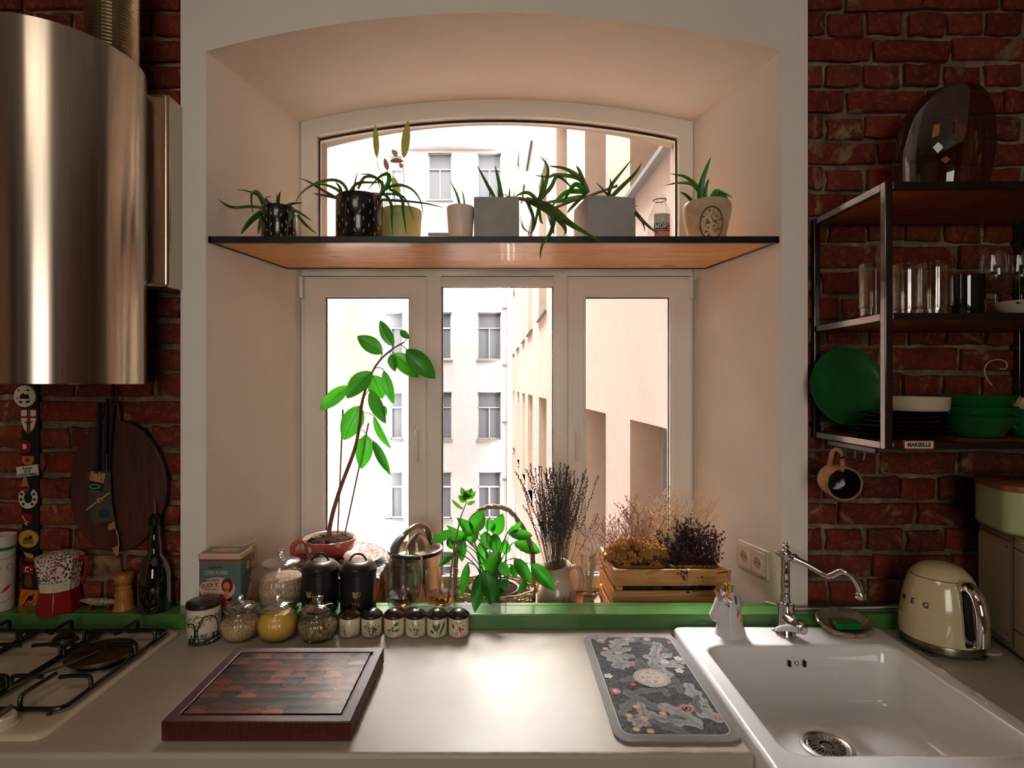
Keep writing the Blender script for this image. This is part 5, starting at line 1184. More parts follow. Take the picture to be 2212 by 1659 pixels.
# ---------------------------------------------------------------- pots, aloes and bottle on the niche shelf
aloe_m = [leaf_mat('aloe_leaf_%d' % k, *c) for k, c in enumerate((((84, 124, 50), (64, 104, 44), .5, .35, (120, 176, 60)), ((72, 104, 52), (82, 112, 58), .45, .4, (104, 150, 60)), ((116, 84, 62), (90, 66, 48), .25, .6, (130, 96, 66)), ((56, 128, 44), (46, 108, 38), .5, .3, (90, 190, 50)), ((120, 116, 66), (96, 84, 56), .4, .6, (150, 140, 70))))]
def strap(parent, pts, w, mat, name='leaf'):
    "a fleshy strap leaf: crescent section along a curve, tapering to its tip"
    P = spline(pts, 5); n = len(P); m = MB(); loops = []
    for i, p in enumerate(P):
        t = (P[min(i + 1, n - 1)] - P[max(i - 1, 0)]).normalized(); view = Vector((-p.x, -p.y, EYE - p.z)).normalized()
        s_ = t.cross(view); s_ = s_.normalized() if s_.length > 1e-5 else Vector((1, 0, 0)); nn = s_.cross(t); q = i / (n - 1)
        ww = w / 2 * (1 - q ** 2.2 * .93) * (.8 + .2 * min(1, q * 5))
        loops.append([p - s_ * ww, p - s_ * ww * .45 - nn * ww * .28, p + s_ * ww * .45 - nn * ww * .28, p + s_ * ww, p + s_ * ww * .5 + nn * ww * .12, p - s_ * ww * .5 + nn * ww * .12])
    return m.loft(loops).build(name, mat, parent, smooth=60)
def za(x, y, Y): return at(440 + x / 3.568, 240 + y / 3.568, Y)
def zb8(x, y, Y): return at(1000 + x / 3.16, 300 + y / 3.16, Y)
def aloe(parent, zf, sc_, Yc, leaves, seed):
    r = random.Random(seed)
    for pts, w, mi in leaves:
        n = len(pts); dy = r.choice((-1, 1)) * r.uniform(.01, .05); out = []
        over = zf(*pts[-1], 1.76).z < ZSH + .012                       # tip hangs over the front edge of the shelf
        first = next((i for i, p in enumerate(pts) if zf(*p, 1.77).z < ZSH + .045), n - 1)
        for i, (x, y) in enumerate(pts):
            q = i / (n - 1); Y = Yc + dy * q
            if over: Y = Yc + (1.762 - Yc) * min(1, i / max(first, 1)) - .02 * max(0, i - first)
            while Y > 1.72 and not nx(max(Y, YW), 0) + .008 < zf(x, y, Y).x < nx(max(Y, YW), 1) - .008: Y -= .01   # keep clear of the niche cheeks
            out.append(zf(x, y, Y))
        strap(parent, out, w / sc_ * Yc / F_PX * 1.08, aloe_m[mi])
def soil_disc(c, r_, z, parent): return MB().lathe([(r_, z), (r_ * .5, z + .004), (0, z + .005)], 24, c).build('soil', soil_m, parent)
blk_gl = M('black_speckled_glaze', (20, 18, 18), .18, coat=.4); cream_ink = M('cream_dash', (214, 200, 176), .5)
def round_pot(c, r_, h, mat, parent, taper=1.0, seg=48, ribs=None):
    prof = [(0, .001), (r_ * taper - .004, .001), (r_ * taper, .005)] + ([(r_ * (taper + (1 - taper) * k / 10) * (1 + (.012 if k % 2 else 0)), .005 + (h - .01) * k / 10) for k in range(1, 10)] if ribs else []) + [(r_, h - .004), (r_ - .0015, h), (r_ - .006, h - .001), (r_ - .007, h * .8)]
    return MB().lathe(prof, seg, c).build('pot', mat, parent, smooth=50)
def dashes(c, r_, h, parent, n, seed):
    r = random.Random(seed); m = MB(); fn = on_drum(c, r_ + .0005, -pi / 2); k = 0
    rows = 6
    for j in range(rows):
        for i in range(n):
            u = (i + .5 * (j % 2)) / n * 2 * pi * r_ + r.uniform(-.004, .004); v = h * (.1 + .8 * (j + .5) / rows) + r.uniform(-.004, .004); a = r.uniform(-.5, .5); l = h * .036
            stroke(m, fn, [(u - l * math.sin(a), v - l * math.cos(a)), (u, v), (u + l * math.sin(a), v + l * math.cos(a))], .0024, 2)
    o = m.build('painted_dashes', cream_ink, parent, smooth=0, fix=False); o['kind'] = 'stuff'
def pot_at(x, Y): return Vector((px(x - CX, Y), Y, ZSH))
# 1 small black pot
Y = 1.90; c = pot_at(603, Y); p1 = thing('potted_aloe', 'drooping aloe in the smaller black speckled pot, leftmost on the shelf', 'plant', c, 'aloes on the niche shelf')
h = at(603, 450, Y).z - ZSH; rr = px(36.5, Y); round_pot(c, rr, h, blk_gl, p1); dashes(c, rr, h, p1, 12, 1); soil_disc(c, rr - .006, h - .012, p1)
aloe(p1, za, 3.568, Y, [([(460, 748), (370, 735), (230, 742), (160, 715), (110, 678)], 22, 1), ([(490, 745), (450, 670), (410, 620), (370, 640), (370, 720), (380, 800)], 24, 0), ([(560, 740), (480, 690), (400, 640), (330, 615), (260, 605)], 19, 2),
    ([(455, 770), (370, 840), (320, 900), (287, 950)], 38, 0), ([(448, 790), (428, 890), (420, 950)], 24, 0), ([(570, 735), (575, 680), (592, 618)], 28, 0), ([(560, 740), (568, 690), (560, 630)], 16, 0), ([(600, 748), (680, 715), (765, 706)], 24, 0), ([(650, 752), (668, 800), (650, 880), (642, 960)], 24, 3), ([(680, 755), (750, 790), (835, 848)], 22, 0), ([(720, 800), (790, 880), (875, 950)], 22, 0), ([(510, 745), (500, 700), (480, 665), (530, 660)], 14, 2), ([(470, 750), (440, 690), (400, 620)], 20, 0)], 1)
# 2 large black pot
Y = 1.90; c = pot_at(777, Y); p2 = thing('potted_aloe', 'sprawling aloe in the larger black speckled pot', 'plant', c, 'aloes on the niche shelf')
h = at(777, 428, Y).z - ZSH; rr = px(50, Y); round_pot(c, rr, h, blk_gl, p2); dashes(c, rr, h, p2, 14, 2); soil_disc(c, rr - .006, h - .012, p2)
aloe(p2, za, 3.568, Y, [([(1110, 655), (1100, 600), (1060, 550), (990, 530), (880, 550), (790, 600), (730, 660), (705, 720)], 24, 0), ([(1080, 660), (1020, 600), (920, 565), (850, 575)], 22, 0), ([(1070, 660), (1050, 590), (1015, 545)], 26, 0), ([(1150, 665), (1165, 560), (1188, 455)], 15, 2), ([(1110, 655), (1180, 560), (1300, 550), (1400, 552)], 22, 0), ([(1020, 665), (900, 600), (820, 550), (735, 515)], 20, 2), ([(1060, 672), (960, 655), (840, 635)], 26, 2),
    ([(1290, 670), (1400, 640), (1520, 650), (1580, 720), (1620, 840)], 20, 1), ([(1340, 670), (1420, 560), (1430, 500), (1400, 485), (1340, 520), (1260, 615)], 32, 3), ([(1360, 660), (1380, 580), (1350, 530), (1280, 490), (1195, 487)], 26, 0), ([(1340, 670), (1400, 600), (1500, 570), (1600, 600), (1670, 690), (1695, 825)], 24, 1), ([(1300, 680), (1500, 690), (1700, 710), (1865, 748)], 20, 2), ([(1400, 640), (1445, 720), (1450, 830), (1455, 945)], 24, 3), ([(1430, 600), (1520, 660), (1540, 800), (1562, 945)], 24, 3), ([(1190, 600), (1240, 510), (1330, 520), (1360, 600)], 22, 0)], 2)
MB().tube([za(1250, 660, Y), za(1310, 650, Y - .02), za(1360, 650, Y - .02)], [.008, .011, .009], 8).build('woody_stump', M('aloe_stump', (170, 130, 100), .8), p2)
# 3 pale green ribbed pot
Y = 2.05; c = pot_at(868, Y); p3 = thing('withered_houseplant', 'withered plant with two upright dried leaves in a pale green ribbed pot', 'plant', c)
h = at(868, 456, Y).z - ZSH; rr = px(43, Y); round_pot(c, rr, h, M('pale_green_glaze', (196, 204, 132), .3), p3, .86, ribs=True); soil_disc(c, rr - .006, h - .012, p3)
wl = leaf_mat('withered_leaf', (120, 124, 66), (120, 92, 62), .45, .7, (150, 160, 80)); wb_m = leaf_mat('withered_brown', (120, 92, 80), (98, 74, 64), .4, .8, (150, 110, 90)); ws = M('withered_stalk', (120, 112, 100), .8)
for path in (((1400, 780), (1385, 560), (1330, 380)), ((1548, 780), (1543, 560), (1538, 395)), ((1410, 780), (1412, 600), (1415, 450)), ((1480, 780), (1470, 640))): MB().tube(spline([za(*p, Y) for p in path], 4), .0014, 5).build('stalk', ws, p3)
for b, t, w, mt in (((1335, 368), (1322, 100), 46, wl), ((1542, 368), (1575, 72), 66, wl), ((1492, 352), (1448, 298), 44, wl), ((1435, 385), (1545, 388), 40, wb_m), ((1418, 460), (1392, 360), 38, wb_m), ((1500, 660), (1455, 500), 60, wl), ((1530, 440), (1510, 395), 28, wb_m)):
    add_leaf(p3, mt, za(*b, Y), za(*t, Y - .01), px(w / 3.568, Y), bend=.05, normal=(.2, -1, .1), cup=.3)
# 4 cream pot
Y = 1.95; c = pot_at(995, Y); p4 = thing('potted_seedling', 'two thin aloe shoots in the small cream pot beside the grey planter', 'plant', c)
h = at(995, 449, Y).z - ZSH; rr = px(30, Y); round_pot(c, rr, h, M('cream_porcelain', (232, 216, 200), .35), p4, .82); soil_disc(c, rr - .006, h - .010, p4)
aloe(p4, za, 3.568, Y, [([(1980, 750), (1950, 640), (1898, 538)], 20, 1), ([(2012, 750), (2003, 660), (1985, 598)], 12, 1), ([(2032, 750), (2030, 728)], 8, 2)], 4)
# 5, 6 grey concrete cubes
conc = M('grey_concrete', (172, 170, 166), .8, vary=(12, (152, 150, 146), .7), bump=(60, .25, .004))
def cube_pot(label, xl, xr, yt, Y, rot, zf, leaves, seed, extra=None):
    c = pot_at((xl + xr) / 2, Y + .075); t = thing('potted_aloe', label, 'plant', c, 'aloes on the niche shelf'); h = at(0, yt, Y).z - ZSH; w = px(xr - xl, Y) / 2
    m = MB().loft([[(x, y, z) for x, y in rrect(-q, q, -q, q, .004, 2)] for q, z in ((w - .002, .001), (w, .003), (w, h - .002), (w - .002, h), (w - .010, h), (w - .011, h - .03))], cap0=True, cap1=True)
    m.xf(Matrix.Translation(c) @ Matrix.Rotation(rot, 4, 'Z')); m.build('pot', conc, t, smooth=30)
    MB().lathe([(w - .014, h - .022), (0, h - .016)], 20, c).build('soil', soil_m, t)
    aloe(t, zf, 3.16, Y + .06, leaves, seed); return t
L5 = [([(215, 400), (160, 300), (95, 175)], 24, 1), ([(265, 400), (245, 290), (218, 180)], 28, 0), ([(315, 400), (320, 325)], 13, 1), ([(185, 400), (180, 355)], 11, 1), ([(245, 400), (238, 340)], 12, 2),
      ([(505, 415), (450, 370), (400, 372), (352, 398)], 26, 0), ([(515, 420), (560, 320), (580, 200), (528, 115)], 28, 0), ([(525, 415), (600, 330), (640, 258), (700, 290), (780, 382)], 26, 1), ([(520, 415), (545, 300), (535, 235)], 18, 0), ([(430, 415), (600, 470), (720, 570), (820, 630), (938, 697)], 44, 0), ([(450, 425), (560, 480), (660, 560), (700, 620), (690, 655)], 36, 0), ([(560, 460), (600, 500), (618, 560), (598, 640), (540, 730), (526, 822)], 32, 0), ([(440, 430), (480, 540), (465, 655)], 24, 1), ([(520, 440), (490, 590), (462, 655)], 18, 1), ([(515, 440), (530, 550), (548, 582)], 20, 0), ([(560, 450), (605, 580), (622, 655)], 26, 0), ([(395, 500), (410, 600), (450, 638)], 15, 1)]
p5 = cube_pot('trailing aloe in the square grey planter near the middle of the shelf', 1024, 1122, 425, 1.86, 0, zb8, L5, 5)
MB().tube(spline([zb8(300, 400, 1.93), zb8(390, 408, 1.90), zb8(450, 420, 1.90), zb8(515, 420, 1.92)], 4), .006, 7).build('woody_stem', M('aloe_stem_brown', (120, 92, 66), .8), p5)
L6 = [([(855, 370), (800, 270), (700, 205), (588, 185)], 32, 0), ([(855, 360), (790, 270), (640, 245), (580, 260), (492, 248)], 28, 0), ([(845, 350), (800, 230), (773, 183)], 26, 0), ([(850, 365), (720, 360), (640, 420), (610, 462)], 32, 0), ([(830, 395), (680, 420), (540, 436)], 34, 0), ([(830, 350), (770, 310), (720, 370), (678, 452)], 32, 3), ([(840, 370), (740, 470), (712, 507)], 22, 0), ([(1000, 400), (1005, 330), (1080, 230), (1158, 133)], 24, 0), ([(1010, 400), (1090, 320), (1180, 230), (1221, 158)], 28, 1), ([(985, 400), (1008, 330), (1005, 270)], 22, 0), ([(1120, 430), (1200, 530), (1270, 600), (1345, 655)], 24, 0), ([(1120, 450), (1160, 460), (1202, 455)], 13, 0), ([(1180, 510), (1225, 570), (1245, 635)], 13, 1), ([(1000, 400), (960, 350), (910, 300)], 16, 1)]
p6 = cube_pot('aloe on a bare brown stem in the square grey planter beside the bottle', 1250, 1358, 425, 1.86, R(9), zb8, L6, 6)
MB().tube(spline([zb8(630, 470, 1.88), zb8(760, 420, 1.9), zb8(870, 385, 1.92), zb8(1055, 320, 1.90)], 4), .0045, 7).build('woody_stem', MATS['aloe_stem_brown'], p6)
# bottle
Y = 1.93; c = pot_at(1425, Y); bt = thing('juice_bottle', 'empty clear glass bottle with a red and black label reading МОРС', 'bottle', c)
h = at(1425, 424, Y).z - ZSH; rr = px(25, Y)
MB().lathe([(0, .002), (rr - .004, .001), (rr, .006), (rr, h * .55), (rr * .96, h * .64), (rr * .75, h * .77), (rr * .52, h * .85), (rr * .48, h * .93), (rr * .55, h * .935), (rr * .55, h * .96), (rr * .48, h * .965), (rr * .5, h)], 40, c).build('bottle_glass', clear_glass, bt, smooth=50)
MB().tube([(c.x + rr * .54 * math.cos(a), c.y + rr * .54 * math.sin(a), c.z + h * .92) for a in [2 * pi * k / 28 for k in range(28)]], .0016, 5, closed=True).build('neck_ring', ink, bt)
fc = dirn(c.x, Y) + .25; fn = on_drum(c, rr + .0004, fc); f2 = on_drum(c, rr + .0008, fc); f3 = on_drum(c, rr + .0012, fc); lw2 = rr * .72
def patch(nm, f, u0, u1, v0, v1, mat, n=10): MB().grid([[f(u0 + (u1 - u0) * i / n, v) for i in range(n + 1)] for v in (v0, v1)]).build(nm, mat, bt, smooth=60, fix=False)
patch('label_top', fn, -lw2, lw2, h * .42, h * .60, M('label_grey', (206, 196, 188), .6)); patch('label_band', fn, -lw2, lw2, h * .26, h * .42, M('label_dark', (52, 44, 40), .6)); patch('label_base', fn, -lw2, lw2, h * .02, h * .26, M('label_pink', (226, 136, 124), .6))
print_text('label_word', bt, M('label_white', (236, 230, 224), .6), f2, 'МОРС', h * .125, (0, h * .355), sx=.78, bold=.0006)
m = MB(); stroke(m, f2, [(-lw2 * .85, h * .285), (0, h * .285), (lw2 * .85, h * .285)], h * .014); m.build('label_small_print', MATS['label_grey'], bt, smooth=0, fix=False)
m = MB(); e = ellipse(0, h * .18, lw2 * .7, h * .045, 28); e.append(e[0])
for a, b in zip(e, e[1:]): stroke(m, f2, [a, b], .0009)
m.build('label_badge', M('label_badge_red', (170, 62, 58), .6), bt, smooth=0, fix=False)
m = MB(); blob(m, f2, [(-.005, h * .47), (.005, h * .47), (0, h * .54)]); m.build('label_emblem', MATS['label_white'], bt, smooth=0, fix=False)
# 7 tapered pot with oval relief
Y = 1.90; c = pot_at(1527, Y); p7 = thing('potted_aloe', 'bright aloe in the off-white pot with a brown oval relief, rightmost on the shelf', 'plant', c, 'aloes on the niche shelf')
h = at(1527, 440, Y).z - ZSH; rr = px(51, Y); ow = M('old_white_ceramic', (214, 194, 166), .5, vary=(18, (168, 132, 96), .7), bump=(30, .3, .004))
prof = [(rr * .70, .002), (rr * .80, h * .3), (rr * .92, h * .62), (rr * .98, h * .82), (rr * .96, h * .94), (rr * .90, h)]
sm7 = [(p.x, p.y) for p in spline([Vector((a, b, 0)) for a, b in prof], 3)]
MB().lathe([(0, .002)] + sm7 + [(rr * .84, h * .97), (rr * .8, h * .8)], 48, c).build('pot', ow, p7, smooth=60); soil_disc(c, rr * .82, h * .88, p7)
rf7 = lambda v: [q for q in sm7 if q[1] <= max(v, .003) + 1e-6][-1][0] + .001
fn = on_drum(c, rf7, dirn(c.x, Y) + .02); m = MB(); e = ellipse(.014, h * .40, rr * .46, h * .36, 30)
ring = [fn(u, v) for u, v in e]; MB().tube(ring, .0028, 6, closed=True).build('relief_ring', M('relief_brown', (110, 68, 34), .6), p7)
r = random.Random(4); m = MB()
for k in range(46):
    a, q = r.uniform(0, 6.3), math.sqrt(r.uniform(0, .8)); m.sphere(fn(.014 + q * rr * .42 * math.cos(a), h * .40 + q * h * .33 * math.sin(a)), r.uniform(.002, .005), 6, 4)
o = m.build('relief_figure', M('relief_ochre', (150, 98, 50), .6), p7, smooth=60); o['kind'] = 'stuff'
aloe(p7, zb8, 3.16, Y, [([(1670, 450), (1600, 330), (1520, 260), (1418, 238)], 30, 3), ([(1660, 450), (1580, 320), (1480, 300), (1383, 318)], 24, 0), ([(1620, 460), (1630, 300), (1692, 125)], 42, 3), ([(1650, 440), (1660, 330), (1680, 272)], 26, 3), ([(1600, 465), (1530, 390), (1483, 362)], 22, 1), ([(1685, 440), (1720, 360), (1770, 365), (1842, 402)], 28, 3), ([(1690, 440), (1730, 385), (1790, 400), (1800, 450), (1770, 490), (1705, 496)], 28, 3), ([(1640, 450), (1615, 400), (1608, 360)], 24, 3)], 7)
for a, b in (((1700, 440), (1740, 405)), ((1710, 430), (1775, 425)), ((1750, 430), (1710, 410))): MB().tube([zb8(*a, Y - .01), zb8(*b, Y - .02)], .0012, 5).build('dry_twig', MATS['cutting_twig'], p7)
# ---------------------------------------------------------------- drying mat, sink things, kettle and appliances
mt = thing('drying_mat', 'grey dish drying mat with a floral print beside the sink', 'mat', (.373, 1.407, ZC))
MX0, MX1, MY0, MY1 = .238, .508, 1.158, 1.656
mat_grey = M('mat_grey_fabric', (124, 122, 120), .95, bump=(500, .4, .002), sheen=.3)
MB().loft([[(x, y, z) for x, y in rrect(MX0 + e, MX1 - e, MY0 + e, MY1 - e, .035 - e * .5, 6)] for e, z in ((.001, ZC + .0006), (0, ZC + .003), (0, ZC + .006), (.003, ZC + .008))]).build('pad', mat_grey, mt, smooth=50)
ix0, ix1, iy0, iy1 = MX0 + .018, MX1 - .018, MY0 + .020, MY1 - .022
zf_ = ZC + .0083
def mat_ground():
    t = NT('mat_print_ground'); v = t.coord(); n1 = t.noise(v, 26, 5, .6, 2.5); n2 = t.noise(v, 120, 3, .6)
    t.set(Base_Color=t.mix(t.ramp(n2, [(.4, (0, 0, 0, 1)), (.7, (.25,) * 3 + (1,))]), t.ramp(n1, [(.44, (52, 52, 54)), (.5, (86, 88, 88)), (.56, (54, 54, 56))]), (110, 108, 106)), Roughness=.95); return t.m
MB().prism(rrect(ix0, ix1, iy0, iy1, .024, 6), zf_, zf_ + .0002).build('print_ground', mat_ground(), mt, smooth=0)
def mz(d): return on_plane((0, 0, zf_ + .0003 + d), (1, 0, 0), (0, 1, 0))
o_ = rrect(ix0, ix1, iy0, iy1, .024, 6); m = MB()
for a, b in zip(o_, o_[1:] + o_[:1]): stroke(m, mz(0), [a, b], .0014)
m.build('print_border', M('mat_white_line', (206, 204, 200), .9), mt, smooth=0, fix=False)
def inside(u, v, e=.003): return ix0 + e < u < ix1 - e and iy0 + e < v < iy1 - e
def clampuv(u, v): return (min(max(u, ix0 + .002), ix1 - .002), min(max(v, iy0 + .002), iy1 - .002))
# scrolling leaves: broad lobed leaves along curved stems
lgrey, lgrey2, lline = M('mat_leaf_grey', (160, 160, 160), .95, vary=(60, (126, 126, 128), .8)), M('mat_leaf_dark', (104, 106, 106), .95), M('mat_vein_dark', (66, 66, 68), .95)
r = random.Random(77)
LVL = [0.0]
def scroll_leaf(p0, ang, L, W, curl, k):
    m = MB(); fn0 = mz(.0001 + LVL[0]); LVL[0] += .00002; mid = []; u, v = p0; a = ang; n = 12
    for i in range(n + 1): mid.append((u, v, a)); u += L / n * math.cos(a); v += L / n * math.sin(a); a += curl / n
    rows = []
    for i, (x, y, a) in enumerate(mid):
        q = i / n; w = W * math.sin(pi * min(.98, .08 + q * .9)) ** .7 * (1 + .28 * math.sin(q * 18)); nx_, ny_ = -math.sin(a), math.cos(a)
        rows.append([fn0(*clampuv(x + nx_ * w * s_, y + ny_ * w * s_)) for s_ in (-.5, 0, .5)])
    m.grid(rows); m.build('printed_leaf', lgrey if k % 3 else lgrey2, mt, smooth=0, fix=False)
    m = MB(); fv = mz(.0011); stroke(m, fv, [clampuv(x, y) for x, y, a in mid[::3]], .0012)
    for i in range(2, n - 1, 2):
        x, y, a = mid[i]
        for s_ in (-1, 1): q = a + s_ * .8; stroke(m, fv, [clampuv(x, y), clampuv(x + W * .36 * math.cos(q), y + W * .36 * math.sin(q))], .0006)
    m.build('printed_vein', lline, mt, smooth=0, fix=False)
for k, (x, y, a, L, W, cu) in enumerate(((.30, .93, 20, .46, .17, 40), (.55, .98, 200, .40, .15, 50), (.08, .80, -40, .40, .15, -60), (.85, .80, 100, .36, .13, 70), (.95, .62, 170, .36, .12, -70), (.15, .62, 40, .34, .13, -80), (.40, .56, -60, .42, .16, 60), (.62, .44, 60, .40, .15, 70), (.88, .45, -100, .40, .13, 40), (.18, .38, -70, .44, .13, 50), (.45, .24, -30, .44, .17, -50), (.80, .26, -80, .36, .16, 70), (.28, .10, 20, .34, .12, -30), (.70, .08, 160, .3, .10, 60), (.55, .75, -20, .34, .12, 70), (.05, .15, 70, .3, .10, -40))):
    scroll_leaf((ix0 + x * (ix1 - ix0), iy0 + y * (iy1 - iy0)), R(a), L * .27, W * .27, R(cu), k)
for k in range(22):
    scroll_leaf((r.uniform(ix0 + .02, ix1 - .02), r.uniform(iy0 + .02, iy1 - .02)), r.uniform(0, 6.3), r.uniform(.05, .09), r.uniform(.018, .030), r.uniform(-1.2, 1.2), k)
def flower(u, v, rad, n, c1, c2, nm):
    u = min(max(u, ix0 + rad + .001), ix1 - rad - .001); v = min(max(v, iy0 + rad + .001), iy1 - rad - .001)
    m = MB(); f5 = mz(.0012); f6 = mz(.0015)
    for i in range(n): a = 2 * pi * i / n; petal(m, f5, (u, v), (u + rad * math.cos(a), v + rad * math.sin(a)), rad * 3.2 / n + rad * .12)
    fo = m.build(nm, M('mat_' + c1[0], c1[1], .95), mt, smooth=0, fix=False); m = MB(); blob(m, f6, ellipse(u, v, rad * .34, rad * .34, 14)); m.build('flower_eye', M('mat_' + c2[0], c2[1], .95), fo, smooth=0, fix=False)
yel, pnk, red_, whi, cen = ('yellow', (206, 160, 92)), ('pink', (206, 138, 138)), ('coral', (206, 92, 92)), ('white', (196, 198, 196)), ('lilac', (190, 170, 160))
def uv(x, y):        # a point of the print seen at pixel (x, y)
    Y = F_PX * (EYE - zf_) / (y - CY); return (px(x - CX, Y), Y)
def zm(a, b): return uv(1250 + a / 5.53, 1340 + b / 5.53)
for a, b in ((263, 243), (392, 262), (320, 345), (462, 398), (580, 232), (690, 1040), (602, 1145), (775, 1175), (1005, 1118), (690, 1308), (875, 1365)): flower(*zm(a, b), .0098, 11, yel, cen, 'yellow_daisy')
for a, b, q in ((390, 850, .016), (1285, 1060, .020), (810, 222, .013)): flower(*zm(a, b), q, 15, pnk, whi, 'pink_bloom'); flower(*zm(a, b), q * .6, 9, red_, pnk, 'pink_heart')
for a, b in ((650, 525), (650, 770), (1085, 270), (1665, 1180)): flower(*zm(a, b), .0085, 7, red_, pnk, 'coral_bud')
for a, b in ((270, 670), (1240, 460), (1205, 610), (1030, 500)): flower(*zm(a, b), .013, 5, whi, yel, 'white_blossom')
bu, bv = uv(1407, 1466); m = MB(); blob(m, mz(.0018), ellipse(bu, bv, .0445, .0455, 40)); bd = m.build('badge', M('mat_badge', (198, 186, 180), .95), mt, smooth=0, fix=False)
m = MB()
for q, w in ((.0435, .0007), (.0375, .0007), (.033, .0012)):
    e = ellipse(bu, bv, q, q * 1.02, 48); e.append(e[0])
    for a, b in zip(e, e[1:]): stroke(m, mz(.0021), [a, b], w)
for k in range(44):
    if k % 7 == 3: continue
    a = 2 * pi * k / 44; stroke(m, mz(.0021), [(bu + .0392 * math.cos(a), bv + .040 * math.sin(a)), (bu + .0418 * math.cos(a), bv + .0426 * math.sin(a))], .0026)
m.build('badge_rings', M('mat_badge_ink', (96, 84, 80), .95), bd, smooth=0, fix=False)
def zq(a, b): return uv(1350 + a / 20.1, 1420 + b / 20.1)
for ch, a, b in (('B', 790, 912), ('A', 985, 705), ('T', 1075, 905), ('O', 1030, 1110), ('I', 1240, 745), ('N', 1340, 1105), ('C', 1410, 905)): print_text('badge_letter', bd, MATS['mat_badge_ink'], mz(.0022), ch, .0165, zq(a, b), rot=R(90))

# unicorn-head soap dispenser
uw = M('unicorn_glaze', (214, 212, 212), .1, coat=.6)
uc = Vector((px(1577 - CX, 1.632), 1.632, ZR)); us = 1.632 / F_PX
un = thing('soap_dispenser', 'white ceramic unicorn head soap dispenser with a gold pump', 'soap dispenser', uc + Vector((0, 0, .0005)))
def u3(x, y, d=0): return at(1500 + x / 6.636, 1150 + y / 6.636, 1.632 + d)
m = MB()
def ring3(c, rx, ry, tilt=0, n=20):
    out = []
    for k in range(n):
        a = 2 * pi * k / n; x, y = rx * math.cos(a), ry * math.sin(a); out.append(Vector(c) + Vector((x * math.cos(tilt), y, x * math.sin(tilt))))
    return out
# neck and crown
m.loft([ring3((u3(515, y).x + us * dx / 6.636, 1.632, u3(0, y).z), us * rx / 6.636, us * rx * .86 / 6.636) for y, dx, rx in ((1528, 5, 222), (1500, 5, 224), (1420, 2, 208), (1300, -4, 182), (1200, -8, 160), (1100, 0, 150), (1000, 10, 140), (920, 0, 118), (860, -10, 85), (835, -10, 50))])
# muzzle
m.loft([ring3((u3(x, y).x, 1.632, u3(x, y).z), us * rx / 6.636, us * ry / 6.636, t) for x, y, rx, ry, t in ((470, 960, 150, 100, -.6), (410, 1045, 140, 95, -.62), (350, 1125, 112, 80, -.64), (310, 1175, 95, 68, -.66), (280, 1212, 84, 62, -.7), (262, 1238, 64, 48, -.75), (252, 1252, 28, 22, -.8))])
body = m.build('head', uw, un, smooth=60, mods=(('REMESH', dict(mode='VOXEL', voxel_size=.0022, use_smooth_shade=True)), ('SMOOTH', dict(factor=.6, iterations=6))))
def cone(b0, tip, r0, name, mat, flat=1.0, bend=0):
    b0, tip = Vector(b0), Vector(tip); P = [b0.lerp(tip, k / 6) for k in range(7)]; return MB().tube(P, [r0 * (1 - k / 6.3) ** .8 for k in range(7)], 10, flat=flat).build(name, mat, un)
cone(u3(385, 955, -.018), u3(278, 812, -.022), .0095, 'ear', M('unicorn_ear_tan', (186, 150, 136), .2, coat=.4), .55)
cone(u3(430, 925, .014), u3(372, 815, .012), .0095, 'ear', uw, .55)
NK = [(1528, 5, 222), (1500, 5, 224), (1420, 2, 208), (1300, -4, 182), (1200, -8, 160), (1100, 0, 150), (1000, 10, 140), (920, 0, 118), (860, -10, 85), (835, -10, 50)]
def skin(x, y):
    "depth of the neck surface seen at that spot"
    for (ya, da, ra), (yb, db, rb_) in zip(NK, NK[1:]):
        if yb <= y <= ya: q = (ya - y) / (ya - yb); rx = ra + (rb_ - ra) * q; cx_ = 515 + da + (db - da) * q; break
    else: rx, cx_ = 140, 515
    return -us / 6.636 * rx * .86 * math.sqrt(max(.02, 1 - ((x - cx_) / rx) ** 2))
def mane(pts, w, mat, d=0):
    P = spline([u3(x, y, skin(x, y) + .0005) for x, y, d2 in pts], 4); n = len(P); ws_ = [w * math.sin(pi * (.1 + .85 * k / (n - 1))) for k in range(n)]
    MB().tube(P, ws_, 8, flat=.75).build('mane_lock', mat, un)
mo, mg, my, mp, mgr = (M('mane_' + n, c, .12, coat=.5) for n, c in (('orange', (214, 78, 30)), ('green', (34, 110, 44)), ('yellow', (222, 164, 70)), ('pink', (208, 116, 116)), ('grey', (140, 140, 146))))
mane([(470, 865, -.020), (490, 920, -.024), (530, 985, -.024)], .0062, mo); mane([(425, 870, -.020), (415, 930, -.024), (405, 1000, -.024)], .0050, mgr)
mane([(575, 900, 0), (592, 980, 0), (594, 1055, 0)], .0055, mg); mane([(618, 1030, 0), (608, 1090, 0), (592, 1140, 0)], .0050, mgr)
mane([(628, 1080, 0), (616, 1150, 0), (606, 1245, 0)], .0068, mo); mane([(648, 1150, 0), (644, 1250, 0), (634, 1330, 0)], .0068, my); mane([(672, 1260, 0), (672, 1340, 0), (664, 1410, 0)], .0062, mp); mane([(696, 1340, 0), (702, 1400, 0), (702, 1450, 0)], .0045, M('mane_rose', (206, 96, 100), .12, coat=.5)); mane([(652, 1120, 0), (664, 1210, 0), (684, 1300, 0)], .0055, my)
MB().sphere(u3(490, 1058, skin(490, 1058) + .0002), .0030, 10, 6, sy=.5).build('eye', M('eye_black', (14, 12, 12), .1), un)
MB().tube(spline([*[u3(x, y, skin(x, y) - .0002) for x, y in ((440, 1045), (480, 1025), (530, 1020), (560, 1030))]], 4), .0007, 5).build('eyebrow', M('brow_grey', (110, 104, 108), .3), un)
